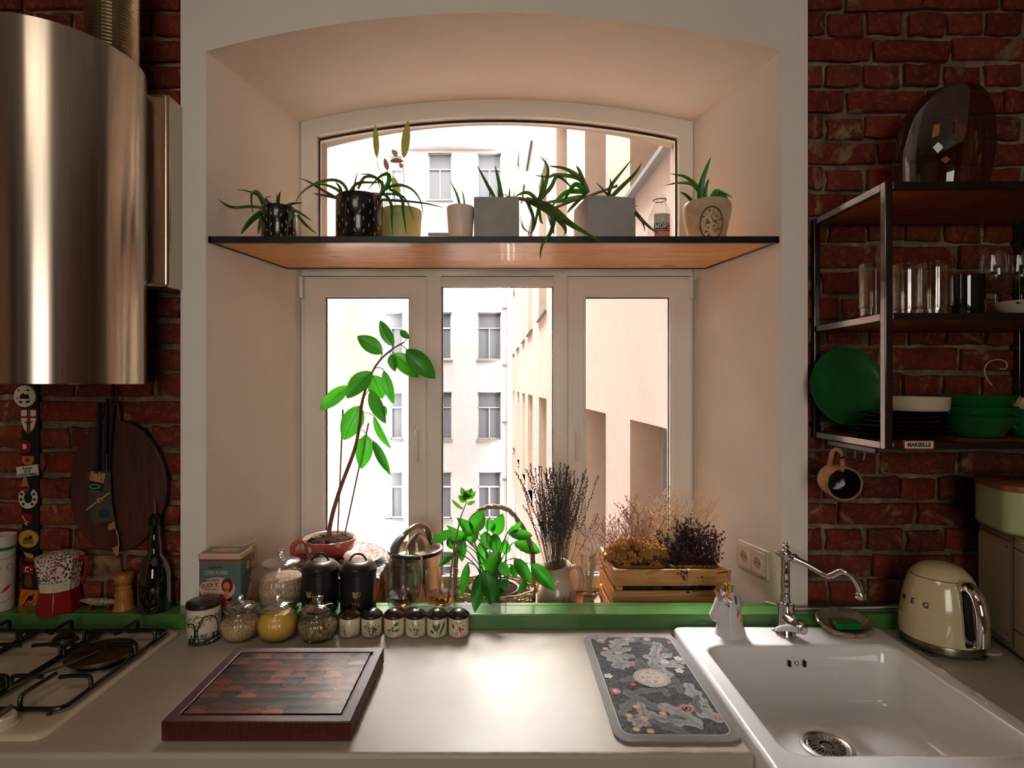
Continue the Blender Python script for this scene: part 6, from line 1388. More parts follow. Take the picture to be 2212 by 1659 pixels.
MB().sphere(u3(265, 1222, -.0125), .0030, 8, 6).build('nostril', M('nostril_pink', (190, 150, 146), .3), un)
gold = M('polished_gold', (216, 178, 104), .12, metal=1)
g0 = u3(492, 860); MB().lathe([(0, -.004), (.0125, -.004), (.0128, .0), (.0128, .0235), (.0118, .0245), (.004, .025), (.0038, .052), (0, .052)], 28, g0).build('pump_collar', gold, un, smooth=40)
gt = u3(515, 560); MB().lathe([(0, -.008), (.0058, -.008), (.0062, .0), (.0062, .004), (0, .0045)], 24, (g0.x, g0.y, gt.z)).build('pump_head', gold, un, smooth=40)
MB().tube(spline([Vector((g0.x, g0.y, gt.z)), u3(430, 568), u3(350, 578), u3(318, 590)], 4), [.0042, .004, .0038, .0036, .0035, .0034, .0034, .0033, .0033, .0033, .0033, .0033, .0033][:13], 8).build('pump_spout', gold, un)

# chrome retro mixer tap
tap = thing('kitchen_tap', 'chrome retro mixer tap with a swan spout and white porcelain lever', 'tap', (px(1700 - CX, 1.63), 1.63, ZR))
ty_ = 1.63; ts = ty_ / F_PX
def t3(x, y, d=0): return at(1500 + x / 6.636, 1150 + y / 6.636, ty_ + d)
tc_ = Vector((t3(1305, 1500).x, ty_, ZR)); k6 = ts / 6.636
def tz(y): return t3(0, y).z - ZR
MB().lathe([(0, .0005), (132 * k6, .0005), (136 * k6, .004), (128 * k6, .010), (116 * k6, .014), (112 * k6, tz(1320)), (112 * k6, tz(1030)), (116 * k6, tz(1015)), (110 * k6, tz(1000)), (70 * k6, tz(992))], 40, tc_).build('body', chrome, tap, smooth=35)
col_ = [(1010, 64), (990, 66), (940, 58), (900, 64), (860, 54), (800, 60), (755, 64), (735, 58), (715, 64), (690, 58), (660, 60), (600, 56), (560, 62), (520, 54), (480, 62), (420, 54), (370, 62), (330, 66)]
MB().lathe([(rr * k6, tz(y)) for y, rr in col_], 32, tc_).build('column', chrome, tap, smooth=50)
MB().lathe([(66 * k6, tz(335)), (74 * k6, tz(310)), (78 * k6, tz(285)), (60 * k6, tz(262)), (34 * k6, tz(245)), (48 * k6, tz(220)), (50 * k6, tz(200)), (32 * k6, tz(178)), (22 * k6, tz(172)), (32 * k6, tz(155)), (28 * k6, tz(140)), (0, tz(134))], 32, tc_).build('finial', chrome, tap, smooth=50)
MB().tube([t3(1290, 318), t3(1235, 300), t3(1215, 292), t3(1200, 288), t3(1185, 278), t3(1172, 272), t3(1150, 268)], [.0125, .0115, .0075, .0085, .006, .0065, .003], 16).build('side_finial', chrome, tap)
t2 = lambda x, y, d=0: at(1450 + x / 4.337, 1140 + y / 4.337, ty_ + d)
spp = spline([t2(1080, 255), t2(1150, 285, -.01), t2(1300, 360, -.03), t2(1440, 440, -.05), t2(1500, 450, -.06), t2(1560, 420, -.07), t2(1620, 412, -.08), t2(1690, 450, -.085), t2(1745, 530, -.09), t2(1775, 625, -.09)], 6)
MB().tube(spp, [.0105 if k < 8 else .0088 for k in range(len(spp))], 16).build('spout', chrome, tap)
MB().tube([t2(1128, 275, -.007), t2(1150, 286, -.01), t2(1165, 294, -.012)], [.0125, .0135, .0125], 16).build('spout_collar', chrome, tap)
e0 = t2(1775, 618, -.09); MB().lathe([(.0095, .004), (.012, .0), (.0135, -.004), (.0125, -.008), (.0145, -.010), (.0145, -.013), (.010, -.016), (0, -.015)], 24, e0).build('aerator', chrome, tap, smooth=40)
cart = [tc_ + Vector((0, -.01, tz(1180))), t3(1400, 1290, -.045), t3(1480, 1345, -.065)]
MB().tube(cart, [.0165, .0165, .0165], 24).build('cartridge_barrel', chrome, tap)
MB().tube([t3(1470, 1338, -.062), t3(1482, 1346, -.067), t3(1500, 1358, -.072)], [.0185, .0195, .016], 24).build('barrel_ring', chrome, tap)
MB().tube([t3(1500, 1358, -.072), t3(1530, 1380, -.084), t3(1560, 1405, -.092), t3(1575, 1415, -.096)], [.009, .0115, .0125, .011], 20).build('control_knob', chrome, tap)
MB().tube([t3(1575, 1415, -.0962), t3(1578, 1417, -.0972)], [.0085, .008], 18).build('knob_badge', uw, tap)
lev = thing  # porcelain lever
MB().tube(spline([t3(1470, 1410, -.082), t3(1430, 1390, -.085), t3(1350, 1370, -.09), t3(1260, 1375, -.093), t3(1190, 1388, -.095), t3(1170, 1392, -.095)], 4), [.0052, .006, .0066, .0075, .008, .0085, .009, .0095, .0098, .0096, .009, .0085, .008, .0076, .0072, .0068, .0062, .0058, .0052, .0046, .004][:21], 12).build('lever', white_cer, tap)
MB().tube([t3(1180, 1390, -.095), t3(1160, 1393, -.096), t3(1145, 1395, -.096), t3(1132, 1395, -.097), t3(1110, 1396, -.097)], [.0055, .0035, .0030, .0050, .0025], 12).build('lever_tip', chrome, tap)
MB().tube([t3(1480, 1410, -.08), t3(1460, 1405, -.082), t3(1440, 1398, -.084)], [.0075, .007, .0065], 12).build('lever_socket', chrome, tap)

# shell soap dish with green soap
sc_c = Vector((px(1823 - CX, 1.648), 1.648, ZR)); sd = MB(); rows = []
r = random.Random(9)
R0 = [(math.cos(a), math.sin(a)) for a in [2 * pi * k / 48 for k in range(48)]]
def shell_loop(f, z, amp, seed):
    q = random.Random(seed); return [sc_c + Vector((c_ * .080 * f * (1 + amp * q.uniform(-1, 1)), s_ * .058 * f * (1 + amp * q.uniform(-1, 1)), z + amp * .05 * q.uniform(-1, 1) + (.018 * f * s_ if f > .5 else 0))) for c_, s_ in R0]
outl = [shell_loop(.35, .001, 0, 1), shell_loop(.62, .006, .01, 2), shell_loop(.88, .020, .02, 3), shell_loop(1.0, .034, .04, 4)]
inl = [shell_loop(.93, .036, .02, 5), shell_loop(.80, .024, .01, 6), shell_loop(.55, .012, 0, 7), shell_loop(.2, .009, 0, 8)]
sh = thing('shell_dish', 'rough oval shell dish on the corner of the sink', 'dish', sc_c)
sd.loft(outl, cap0=True, cap1=False).build('outer_shell', M('shell_rough', (188, 164, 132), .85, vary=(60, (120, 92, 66), .8), bump=(120, 1, .006)), sh, smooth=60)
MB().loft([outl[-1]] + inl, cap0=False).build('inner_shell', M('mother_of_pearl', (120, 104, 86), .12, coat=.6, vary=(14, (84, 96, 78), .8)), sh, smooth=60)
so = MB().prism([(-.042, -.018), (.036, -.022), (.041, .012), (-.036, .018)], 0, .017).xf(Matrix.Translation(sc_c + Vector((.004, -.004, .0155))) @ Matrix.Rotation(R(3), 4, 'Z')).build('soap_bar', M('green_soap', (24, 120, 52), .25, coat=.3), bevel=.003)
tag(so, 'green soap bar lying in the shell dish', 'soap')

# cable along the ledge
cbp = [at(1655, 1303, 1.79), at(1665, 1293, 1.765), at(1690, 1298, 1.74), at(1720, 1308, 1.735), at(1800, 1310, 1.74), at(1880, 1306, 1.745), at(1950, 1304, 1.75), at(2040, 1308, 1.74)]
for p in cbp: p.z = max(p.z, ZL + .004)
cbp = [Vector((p.x, p.y, ZL + (.004 if i not in (1, 2) else .010))) for i, p in enumerate(cbp)]
tag(MB().tube(spline(cbp, 6), .0032, 8).build('power_cable', M('white_cable', (206, 196, 180), .4)), 'white power cable lying along the green ledge behind the tap', 'cable')

# retro cream kettle
kc = Vector((1.262, 1.60, ZC)); ket = thing('electric_kettle', 'cream retro electric kettle with a chrome handle and base', 'kettle', kc)
cream_k = M('kettle_cream_enamel', (206, 190, 150), .14, coat=.6)
kz0 = .034; KH = at(2035, 1208, 1.60).z - ZC - .006
kp = [(.100, kz0), (.1005, kz0 + .02), (.099, .08), (.095, .12), (.088, .16), (.077, KH - .045), (.062, KH - .024), (.045, KH - .010), (.02, KH - .002), (0, KH)]
ks = [(max(p.x, 0), p.y) for p in spline([Vector((a, b, 0)) for a, b in kp], 4)]; ks[-1] = (0, ks[-1][1])
seam = [i for i, q in enumerate(ks) if q[1] > KH - .045][0]
MB().lathe(ks[:seam + 1], 64, kc).build('body', cream_k, ket, smooth=60)
lid_ = MB().lathe([(ks[seam][0] - .0008, ks[seam][1] + .0012)] + [(a, b + .0004) for a, b in ks[seam + 1:]], 64, kc).build('lid', cream_k, ket, smooth=60)
MB().tube([kc + Vector((ks[seam][0] * math.cos(a), ks[seam][0] * math.sin(a), ks[seam][1] + .0004)) for a in [2 * pi * k / 64 for k in range(64)]], .0011, 5, closed=True).build('lid_seam', M('seam_shadow', (92, 80, 60), .5), ket)
MB().tube([kc + Vector((.018 * math.cos(a), .018 * math.sin(a), KH - .0015)) for a in [2 * pi * k / 32 for k in range(32)]], .0009, 5, closed=True).build('lid_button_ring', MATS['seam_shadow'], lid_)
MB().lathe([(0, .010), (.096, .010), (.1025, .014), (.1035, .026), (.102, .033), (.098, .034)], 64, kc).build('base_ring', M('kettle_base_steel', (150, 142, 128), .25, metal=1), ket, smooth=40)
for a in (R(-62), R(-140), R(25), R(110)):
    MB().loft([[kc + Vector((.088 * math.cos(a), .088 * math.sin(a), 0)) + Vector((x, y, z)) for x, y in rrect(-q, q, -q, q, .004, 2)] for q, z in ((.012, .0005), (.014, .006), (.018, .012))]).build('foot', MATS['kettle_base_steel'], ket)
ha = R(-90); hu = Vector((math.cos(ha), math.sin(ha), 0))
def hp(rad, z): return kc + hu * rad + Vector((0, 0, z))
hpath = spline([hp(.080, KH - .045), hp(.098, KH - .040), hp(.122, KH - .052), hp(.138, KH - .085), hp(.143, KH - .125), hp(.143, .062)], 6)
MB().tube(hpath, .0125, 12, flat=1.35).build('handle', chrome, ket)
strip = []
for q in (-1, 1): pass
sl = MB(); side = Vector((-hu.y, hu.x, 0))
def rk_(z): return [q for q in ks if q[1] <= z + 1e-6][-1][0]
pf = rrect(-.017, .017, .052, KH - .048, .015, 6)
sl.loft([[kc + hu * (rk_(z) + d) + side * (u * s_) + Vector((0, 0, z)) for u, z in pf] for s_, d in ((1.0, -.004), (1.0, .003), (.82, .004))], cap0=False).build('handle_recess', chrome, ket, smooth=40)
sl = MB(); pf2 = rrect(-.011, .011, .060, KH - .056, .010, 6)
sl.add([kc + hu * (rk_(z) + .0055) + side * u + Vector((0, 0, z)) for u, z in pf2], [tuple(range(len(pf2)))]).build('water_gauge', M('gauge_dark', (20, 18, 14), .1, coat=.4), ket, smooth=0)
sw = MB().prism(rrect(-.009, .009, -.011, .011, .008, 5), 0, .0015, 'xz'); rotm = Matrix.Translation(kc + hu * .1008 + Vector((0, 0, .050)) + side * (-.003)) @ Matrix.Rotation(ha + pi / 2, 4, 'Z')
sw.xf(rotm).build('switch_slot', dark_hole, ket); MB().sphere(kc + hu * .108 + side * .006 + Vector((0, 0, .046)), .0055, 12, 8).build('switch_lever', chrome, ket)
ink_k = M('letter_dark_chrome', (50, 44, 36), .3, metal=.5)
fn = on_drum(kc, lambda v: rk_(v) + .0008, R(-170))
for ch, u in (('S', -.071), ('M', -.035), ('E', 0), ('G', .036)): print_text('raised_letter', ket, ink_k, fn, ch, .021, (u, .135), bold=.0004)
tag(MB().lathe([(0, .0005), (.030, .0005), (.033, .003), (.030, .007), (0, .008)], 32, (1.365, 1.565, ZC)).build('cork_coaster', M('coaster_cream', (178, 166, 134), .6), smooth=40), 'small cream disc lying on the worktop between kettle and microwave', 'disc')

# microwave in the corner, its side panel towards the room
mw_m = M('microwave_cream', (186, 168, 142), .35, coat=.2)
ang = math.atan(.27); mwd = Vector((math.sin(ang) , math.cos(ang), 0)); mwn = Vector((math.cos(ang), -math.sin(ang), 0))    # along the depth, along the width
P0 = at(2108, 1125, 1.70); mwz0, mwz1 = ZC + .008, P0.z + .012
cn = Vector((P0.x, 1.70, 0)) - mwd * .012                               # far left corner
mw = thing('microwave_oven', 'cream rounded microwave oven in the right corner under the bread bin', 'microwave', cn + Vector((.1, -.15, ZC)))
W_, D_ = .30, .40
prof = rrect(0, W_, mwz0, mwz1, .022, 6)
MB().loft([[cn - mwd * t + mwn * (u if 1 else 0) + Vector((0, 0, z)) for u, z in (prof if 0 < i < 3 else [(.004 + (u) * (W_ - .008) / W_, z + (.004 if z < 1 else -.004)) for u, z in prof])] for i, t in enumerate((0, .006, D_ - .006, D_))]).build('casing', mw_m, mw, smooth=40)
pn = [(t, z) for t, z in rrect(.006, .165, mwz0 + .028, mwz1 - .030, .016, 5)]
MB().loft([[cn - mwd * t - mwn * d + Vector((0, 0, z)) for t, z in pn] for d in (-.002, .0014)]).build('side_panel', mw_m, mw, smooth=40, bevel=.0006)
edge = [cn - mwd * t - mwn * .0012 + Vector((0, 0, z)) for t, z in pn]; MB().tube(edge, .0007, 4, closed=True).build('panel_seam', MATS['seam_shadow'], mw)
for t, z in ((.148, mwz1 - .046), (.150, mwz0 + .050)): MB().sphere(cn - mwd * t - mwn * .0015 + Vector((0, 0, z)), .0034, 8, 6).build('screw', M('screw_dark', (90, 78, 62), .35, metal=.8), mw)
for z in (mwz1 - .042, mwz0 + .075): MB().tube([cn - mwd * .175 - mwn * .0006 + Vector((0, 0, z)), cn - mwd * .33 - mwn * .0006 + Vector((0, 0, z))], .0012, 5).build('door_gap', M('gap_dark', (20, 18, 16), .6), mw)
MB().tube([cn - mwd * .172 - mwn * .0004 + Vector((0, 0, mwz0 + .02)), cn - mwd * .172 - mwn * .0004 + Vector((0, 0, mwz1 - .012))], .0012, 5).build('door_gap', MATS['gap_dark'], mw)
for t in (.04, .34):
    for w in (.05, W_ - .05): MB().lathe([(.012, 0), (.012, .009), (0, .009)], 12, cn - mwd * t + mwn * w + Vector((0, 0, ZC + .0003))).build('foot', cast, mw)

# bread bin on the microwave
bb_z0 = mwz1; BZ = .118; pb = at(2092, 1018, 1.66)
bbc = Vector((pb.x, 1.66, 0)); bw_, bd_ = .34, .20
bb = thing('bread_bin', 'pale green enamel bread bin with a wooden lid on the microwave', 'bread bin', bbc + Vector((.17, -.1, bb_z0)))
green_e = M('pale_green_enamel', (178, 184, 138), .3, coat=.3)
def bbp(e, z): return [bbc + mwn * u - mwd * v + Vector((0, 0, z)) for u, v in rrect(e, bw_ - e, e, bd_ - e, .045, 8)]
MB().loft([bbp(.012, bb_z0 + .0005), bbp(.004, bb_z0 + .005), bbp(0, bb_z0 + .014), bbp(0, bb_z0 + BZ)]).build('body', green_e, bb, smooth=50)
MB().loft([bbp(-.002, bb_z0 + BZ + .0004), bbp(-.003, bb_z0 + BZ + .003), bbp(-.003, bb_z0 + BZ + .016), bbp(.002, bb_z0 + BZ + .019)]).build('lid', wood('bread_bin_lid_wood', (150, 90, 48), (116, 62, 30), axis=0, scale=12, knots=False), bb, smooth=40)

# ---------------------------------------------------------------- things on the wall rack
cl = Vector((px(2030 - CX, 1.60), 1.60, ZR3)); cw = px(89, 1.60); ch_ = at(2030, 195, 1.60).z - ZR3
am = thin_glass('smoked_amber_glass', (196, 160, 118), .05, .01, .6)
vz = thing('amber_glass_vase', 'large smoked amber glass cloche on top of the wall rack', 'vase', cl)
prof = [(0, .002), (cw * .80, .001), (cw * .88, .006), (cw, ch_ * .38), (cw * .97, ch_ * .58), (cw * .86, ch_ * .80), (cw * .62, ch_ * .95), (cw * .3, ch_ * .995), (0, ch_)]
sm = [(max(p.x, 0), p.y) for p in spline([Vector((a, b, 0)) for a, b in prof[1:]], 4)]; sm[-1] = (0, ch_)
m = MB().lathe([(0, .002)] + sm, 56, cl)
for i, v in enumerate(m.v): q = v - cl; m.v[i] = v + Vector((0.022 * max(0, q.z / ch_) ** 1.5, 0, -.012 * (q.z / ch_) ** 2 * max(0, -q.x / cw)))
m.build('glass_wall', am, vz, smooth=60)
bp = at(2077, 283, 1.50); bgd = on_plane(bp, Vector((.94, .34, 0)), (0, 0, 1)); m = MB(); q = px(22, 1.5)
sq = []
for k in range(32):
    a = 2 * pi * k / 32; rr = q * (1.16 if k % 4 == 0 else 1.0) / max(abs(math.cos(a)), abs(math.sin(a))) ** .75; sq.append((rr * math.cos(a), rr * math.sin(a)))
fr = lambda d: on_plane(bp + Vector((.34, -.94, 0)) * d, Vector((.94, .34, 0)), (0, 0, 1))
MB().loft([[fr(0)(u, v) for u, v in sq], [fr(.003)(u * .97, v * .97) for u, v in sq]]).build('ornament_frame', M('ornament_dark', (58, 34, 24), .4, vary=(200, (140, 96, 70), .8)), vz, smooth=40)
m = MB(); blob(m, fr(.0035), ellipse(0, 0, q * .68, q * .68, 28)); m.build('ornament_disc', M('ornament_copper', (170, 96, 62), .4), vz, smooth=0, fix=False)
m = MB(); blob(m, fr(.004), ellipse(q * .1, q * .12, q * .26, q * .34, 18)); blob(m, fr(.004), ellipse(-q * .1, -q * .3, q * .32, q * .22, 18)); m.build('ornament_figure', M('ornament_pale', (206, 134, 100), .4), vz, smooth=0, fix=False)
# middle shelf glasses
tum = thin_glass('pressed_tumbler_glass', (246, 240, 232), .10, .04, .55)
def tumbler(label, x, yb, yt, w, Y, mat, ribs, cat='glass', group='ribbed tumblers on the rack'):
    c = Vector((px(x - CX, Y), Y, ZR2 + .0005)); h = px(yb - yt, Y); rr = px(w / 2, Y); t = thing('tumbler', label, cat, c, group)
    MB().lathe([(0, .001), (rr * .93, .001), (rr * .97, .004), (rr * .97, h * .13), (rr, h * .16), (rr, h), (rr * .93, h), (rr * .92, h * .2), (0, h * .17)], 72, c, ribs=ribs, amp=.02 if ribs else 0, rib_range=(h * .14, h * .98)).build('wall', mat, t, smooth=50)
    MB().lathe([(0, .004), (rr * .9, .004), (rr * .9, h * .14), (0, h * .15)], 48, c).build('thick_base', lid_glass, t, smooth=40); return t
tumbler('ribbed tumbler left of the rack post, nearest the window', 1889, 683, 571, 58, 1.52, tum, 24)
tumbler('ribbed tumbler just right of the rack post', 1957, 667, 553, 58, 1.56, tum, 24)
tumbler('ribbed tumbler beside the smoky green glass', 2016, 670, 556, 66, 1.535, tum, 24)
tumbler('smoky green glass tumbler behind the rack rail', 2084, 670, 580, 70, 1.56, thin_glass('smoky_green_glass', (120, 136, 112), .08, .02, .5), 0, group=None)
for x, lab in ((2150, 'stemmed wine glass beside the smoky green tumbler'), (2206, 'stemmed wine glass at the right edge of the rack')):
    Y = 1.66; c = Vector((px(x - CX, Y), Y, ZR2 + .0005)); wg = thing('wine_glass', lab, 'glass', c, 'wine glasses on the rack'); h = at(x, 546, Y).z - ZR2; rr = px(29, Y)
    MB().lathe([(0, .001), (rr * .85, .001), (rr * .85, .002), (.005, .006), (.0035, .02), (.0035, h * .40), (.006, h * .44), (rr * .7, h * .52), (rr, h * .64), (rr * .98, h * .8), (rr * .84, h)], 40, c).build('glass_wall', clear_glass, wg, smooth=60)
Y = 1.60; c = Vector((px(2215 - CX, Y), Y, ZR2 + .0005)); sb2 = thing('patterned_bowl', 'white patterned bowl at the right end of the middle rack shelf', 'bowl', c)
MB().lathe([(0, .001), (.04, .001), (.042, .006), (.07, .03), (.082, .050), (.079, .050), (.066, .03), (0, .012)], 48, c).build('bowl', M('bowl_white_glaze', (196, 178, 160), .25, coat=.3), sb2, smooth=60)
fn = on_drum(c, lambda v: .046 + max(0, v - .008) * .9 + .0012, dirn(c.x, Y)); m = MB(); blob(m, fn, [(-.020, .045), (.05, .045), (.05, .018), (-.010, .018)]); m.build('painted_patch', ink, sb2, smooth=0, fix=False)
# bottom shelf
grn = M('green_reactive_glaze', (22, 92, 42), .22, coat=.4, vary=(16, (16, 70, 34), .7)); blk_p = M('black_plate_glaze', (16, 15, 15), .18, coat=.5)
pcx = at(1838, 845, 1.70); pz = thing('leaning_platter', 'large oval green platter leaning against the brick on the rack', 'platter', Vector((pcx.x, 1.72, ZR1)))
prx, prz = px(84, 1.70), px(98, 1.70); tl = R(-13)
lp_ = lambda f, d: [Vector((pcx.x + .004, 1.722, ZR1 + .002 + prz)) + Vector((0, 0, 0)) + Matrix.Rotation(tl, 3, 'X') @ (Matrix.Rotation(R(24), 3, 'Y') @ Vector((prx * f * math.cos(a), 0, prz * f * .90 * math.sin(a))) + Vector((0, d, 0))) for a in [2 * pi * k / 48 for k in range(48)]]
MB().loft([lp_(.5, .008), lp_(.85, .006), lp_(.99, -.006), lp_(1.0, -.009)], cap1=False).build('back', blk_p, pz, smooth=60)
MB().loft([lp_(1.0, -.009), lp_(.985, -.0095), lp_(.86, .001), lp_(.5, .004), lp_(.1, .004)], cap0=False).build('face', grn, pz, smooth=60)
stk = Vector((px(1943 - CX, 1.575), 1.575, ZR1)); pr_ = px(93, 1.575)
zz = 0
plate_prof = lambda rr: [(0, .001), (rr * .62, .001), (rr * .66, .003), (rr * .98, .010), (rr, .012), (rr * .985, .0135), (rr * .66, .0055), (0, .0045)]
ords = ['lowest', 'second', 'third', 'fourth', 'fifth', 'sixth']
for k in range(6):
    rr = pr_ * (1 - .012 * k) * (1 if k < 4 else .94); c = stk + Vector(((0, .002, -.002, .003, .012, .010)[k], 0, .0005 + zz)); zz += .0118
    p_ = MB().lathe(plate_prof(rr), 56, c).build('black_plate', blk_p, smooth=50); tag(p_, '%s black plate from the shelf in the stack' % ords[k] if k < 5 else 'topmost black plate of the stack under the white dish', 'plate', 'stacked black plates')
wd = thing('white_dish', 'white basketweave baking dish on top of the black plates', 'dish', Vector((px(1982 - CX, 1.60), 1.60, ZR1 + zz + .003)))
dc_ = ORG[wd.name]; dr = px(57, 1.60); dh = .040
def weave():
    t = NT('basketweave_glaze'); v = t.coord(scale=(1, 1, 1)); c_ = t.node('ShaderNodeTexChecker'); c_.inputs['Scale'].default_value = 180; t.link(v, c_.inputs[0]); t.set(Base_Color=lin((206, 186, 160)), Roughness=.35); t.bump(c_.outputs[1], .5, .002); return t.m
MB().lathe([(0, .0), (dr * .92, .0), (dr * .97, .006), (dr, dh - .004), (dr * 1.03, dh), (dr * .96, dh), (dr * .92, .008), (0, .006)], 48, dc_).build('dish', weave(), wd, smooth=50)
gb = Vector((px(2110 - CX, 1.60), 1.60, ZR1)); gr = px(70, 1.60)
for k, (z0, hh, lab) in enumerate(((0.0005, .058, 'bottom green bowl of the nested stack on the rack'), (.026, .060, 'middle green bowl of the nested stack on the rack'), (.062, .056, 'top green bowl of the nested stack holding a wire'))):
    b = MB().lathe([(0, .0), (gr * .60, .0), (gr * .64, .004), (gr * .92, hh * .75), (gr, hh), (gr * .96, hh + .001), (gr * .88, hh * .75), (gr * .6, .012), (0, .010)], 48, gb + Vector((0, 0, z0))).build('green_bowl', grn, smooth=50); tag(b, lab, 'bowl', 'nested green bowls')
wr_ = [at(x, y, 1.60) for x, y in ((2143, 832), (2130, 815), (2127, 795), (2140, 780), (2160, 777), (2174, 784), (2173, 796), (2160, 797))]
tag(MB().tube(spline(wr_, 5), .0016, 6).build('curled_wire', M('cream_twine', (190, 170, 128), .7)), 'curled cream wire sticking up from the green bowls', 'wire')
c = Vector((px(2222 - CX, 1.58), 1.58, ZR1 + .0005)); mg_ = thing('green_mug', 'green glazed mug at the right end of the rack', 'mug', c)
MB().lathe([(0, .001), (.03, .001), (.042, .01), (.045, .04), (.043, .078), (.040, .078), (.040, .03), (0, .012)], 40, c).build('mug_body', grn, mg_, smooth=50)
MB().tube(spline([c + Vector((-.042, -.01, .062)), c + Vector((-.06, -.012, .060)), c + Vector((-.064, -.012, .04)), c + Vector((-.043, -.01, .022))], 4), .005, 8).build('handle', grn, mg_)
c = Vector((px(2230 - CX, 1.68), 1.68, ZR1 + .0005)); tag(MB().lathe([(0, .0), (.045, .0), (.05, .004), (.052, .105), (.049, .108), (.046, .10), (0, .02)], 40, c).build('wicker_pot', M('cream_wicker', (196, 172, 124), .8, bump=(80, .8, .006)), smooth=50), 'cream woven pot behind the green mug', 'pot')
# magnet
mgt = thing('fridge_magnet', 'red and white magnet reading MARSEILLE on the rack rail', 'magnet', at(1985, 971, RY0 - .004), 'souvenir magnets')
mp_ = at(1985, 961, RY0 - .004); f0 = on_plane(mp_, (1, 0, 0), (0, 0, 1)); hw, hh = px(33, RY0), px(9.5, RY0)
MB().prism([(mp_.x + u, mp_.z + v) for u, v in rrect(-hw, hw, -hh, hh, .003, 3)], RY0 - .0042, RY0 - .0002, 'xz').build('plate', M('magnet_red', (176, 40, 32), .4), mgt, smooth=0)
MB().prism([(mp_.x + u, mp_.z + v) for u, v in rrect(-hw * .93, hw * .93, -hh * .78, hh * .78, .002, 3)], RY0 - .0046, RY0 - .0042, 'xz').build('panel', M('magnet_cream', (206, 196, 172), .5), mgt, smooth=0)
print_text('lettering', mgt, ink, on_plane(mp_ + Vector((0, -.001, 0)), (1, 0, 0), (0, 0, 1)), 'MARSEILLE', .0145, (0, 0), sx=.88, bold=.0006)
# mug hanging from a hook
hm = thing('hanging_mug', 'brown handmade ceramic mug hanging from the rack hooks', 'mug', at(1817, 1075, 1.62))
mcx = at(1812, 1040, 1.63); ax = (at(1827, 1046, 1.58) - at(1800, 1034, 1.66)).normalized()
q_ = Vector((0, 0, 1)).rotation_difference(ax); rough_c = M('handmade_clay', (176, 134, 96), .7, vary=(30, (120, 74, 44), .8), bump=(40, .6, .006))
def mugpart(prof, name, mat): m = MB().lathe(prof, 40, (0, 0, 0), ribs=10, amp=.012); m.xf(Matrix.Translation(mcx) @ q_.to_matrix().to_4x4()); return m.build(name, mat, hm, smooth=60)
mr_ = px(38, 1.6)
mugpart([(0, -.045), (mr_ * .75, -.045), (mr_ * .9, -.036), (mr_ * .96, .0), (mr_ * .98, .036), (mr_ * .93, .039), (mr_ * .86, .036)], 'outside', rough_c)
mugpart([(mr_ * .86, .036), (mr_ * .84, .0), (mr_ * .7, -.036), (0, -.038)], 'inside', M('mug_dark_glaze', (26, 18, 14), .12, coat=.5))
MB().tube(spline([at(1790, 1020, 1.65), at(1796, 985, 1.63), at(1803, 972, 1.62), at(1814, 975, 1.61), at(1820, 995, 1.61), at(1818, 1018, 1.61)], 5), .0065, 8).build('handle', rough_c, hm)
# ---------------------------------------------------------------- left brick wall: magnets, boards and things on the ledge
ms = thing('magnet_strip', 'dark vertical steel strip full of souvenir magnets on the left brick wall', 'strip', at(62, 1330, 1.78))
sx_ = at(66, 1000, 1.781); YM = 1.774
MB().box((sx_.x - .026, 1.778, at(0, 1318, 1.78).z), (sx_.x + .026, 1.7855, at(0, 815, 1.78).z)).build('strip', M('strip_dark_green', (26, 34, 28), .5, metal=.4), ms, bevel=.001)
mk_c = {}
def mm2(name, col, rough=.4): return M('magnet_' + name, col, rough)
def magnet(label, x, y, poly, mat, thick=.004):
    c = at(x, y, YM); t = thing('fridge_magnet', label, 'magnet', Vector((c.x, YM, c.z)), 'souvenir magnets'); k = YM / F_PX
    P = [(c.x + u * k, c.z + v * k) for u, v in poly]
    MB().prism(P, YM - thick + .0038, YM + .0038, 'xz').build('plate', mat, t, smooth=30)
    fn = lambda d: (lambda u, v: Vector((c.x + u * k, YM - thick + .0036 - d, c.z + v * k)))
    return t, fn
def pp_(t, nm, f, polys, mat):
    m = MB()
    for p in polys: blob(m, f, p)
    m.build(nm, mat, t, smooth=0, fix=False)
crm, dk, rd, gd_, og, nv = mm2('cream', (196, 184, 152)), mm2('black', (20, 18, 16)), mm2('deep_red', (128, 22, 20)), mm2('gold', (176, 140, 60), .3), mm2('orange', (196, 98, 28)), mm2('navy', (34, 48, 62))
star = []
for k in range(56): a = 2 * pi * k / 56; q = 22 if k % 2 else 24.5; star.append((q * math.cos(a), q * math.sin(a)))
t, f = magnet('toothed round cream magnet with a skyline, topmost on the strip', 53, 856, star, crm); pp_(t, 'skyline', f(.0003), [[(-11, -5), (11, -6), (10, 2), (6, 5), (2, 3), (-3, 7), (-9, 3)], [(-12, -14), (-4, -15), (-5, -10), (-11, -10)], [(2, -15), (12, -13), (11, -9), (3, -10)], [(2, 12), (12, 11), (8, 16)], [(-15, 11), (-10, 10), (-13, 16)], [(-17, -6), (-14, -6), (-15, 0)]], dk)
sh_ = [(-17.5, 27), (17.5, 27), (17.5, 5), (12, -15), (0, -29), (-12, -15), (-17.5, 5)]
t, f = magnet('shield magnet with a red cross and dagger', 62, 911, sh_, rd); pp_(t, 'shield_fields', f(.0003), [[(-16, 25), (-4, 25), (-4, 12), (-16, 12)], [(16, 25), (4, 25), (4, 12), (16, 12)], [(-16, 8), (-4, 8), (-4, -22), (-11, -14), (-15, 0)], [(16, 8), (4, 8), (4, -22), (11, -14), (15, 0)]], crm)
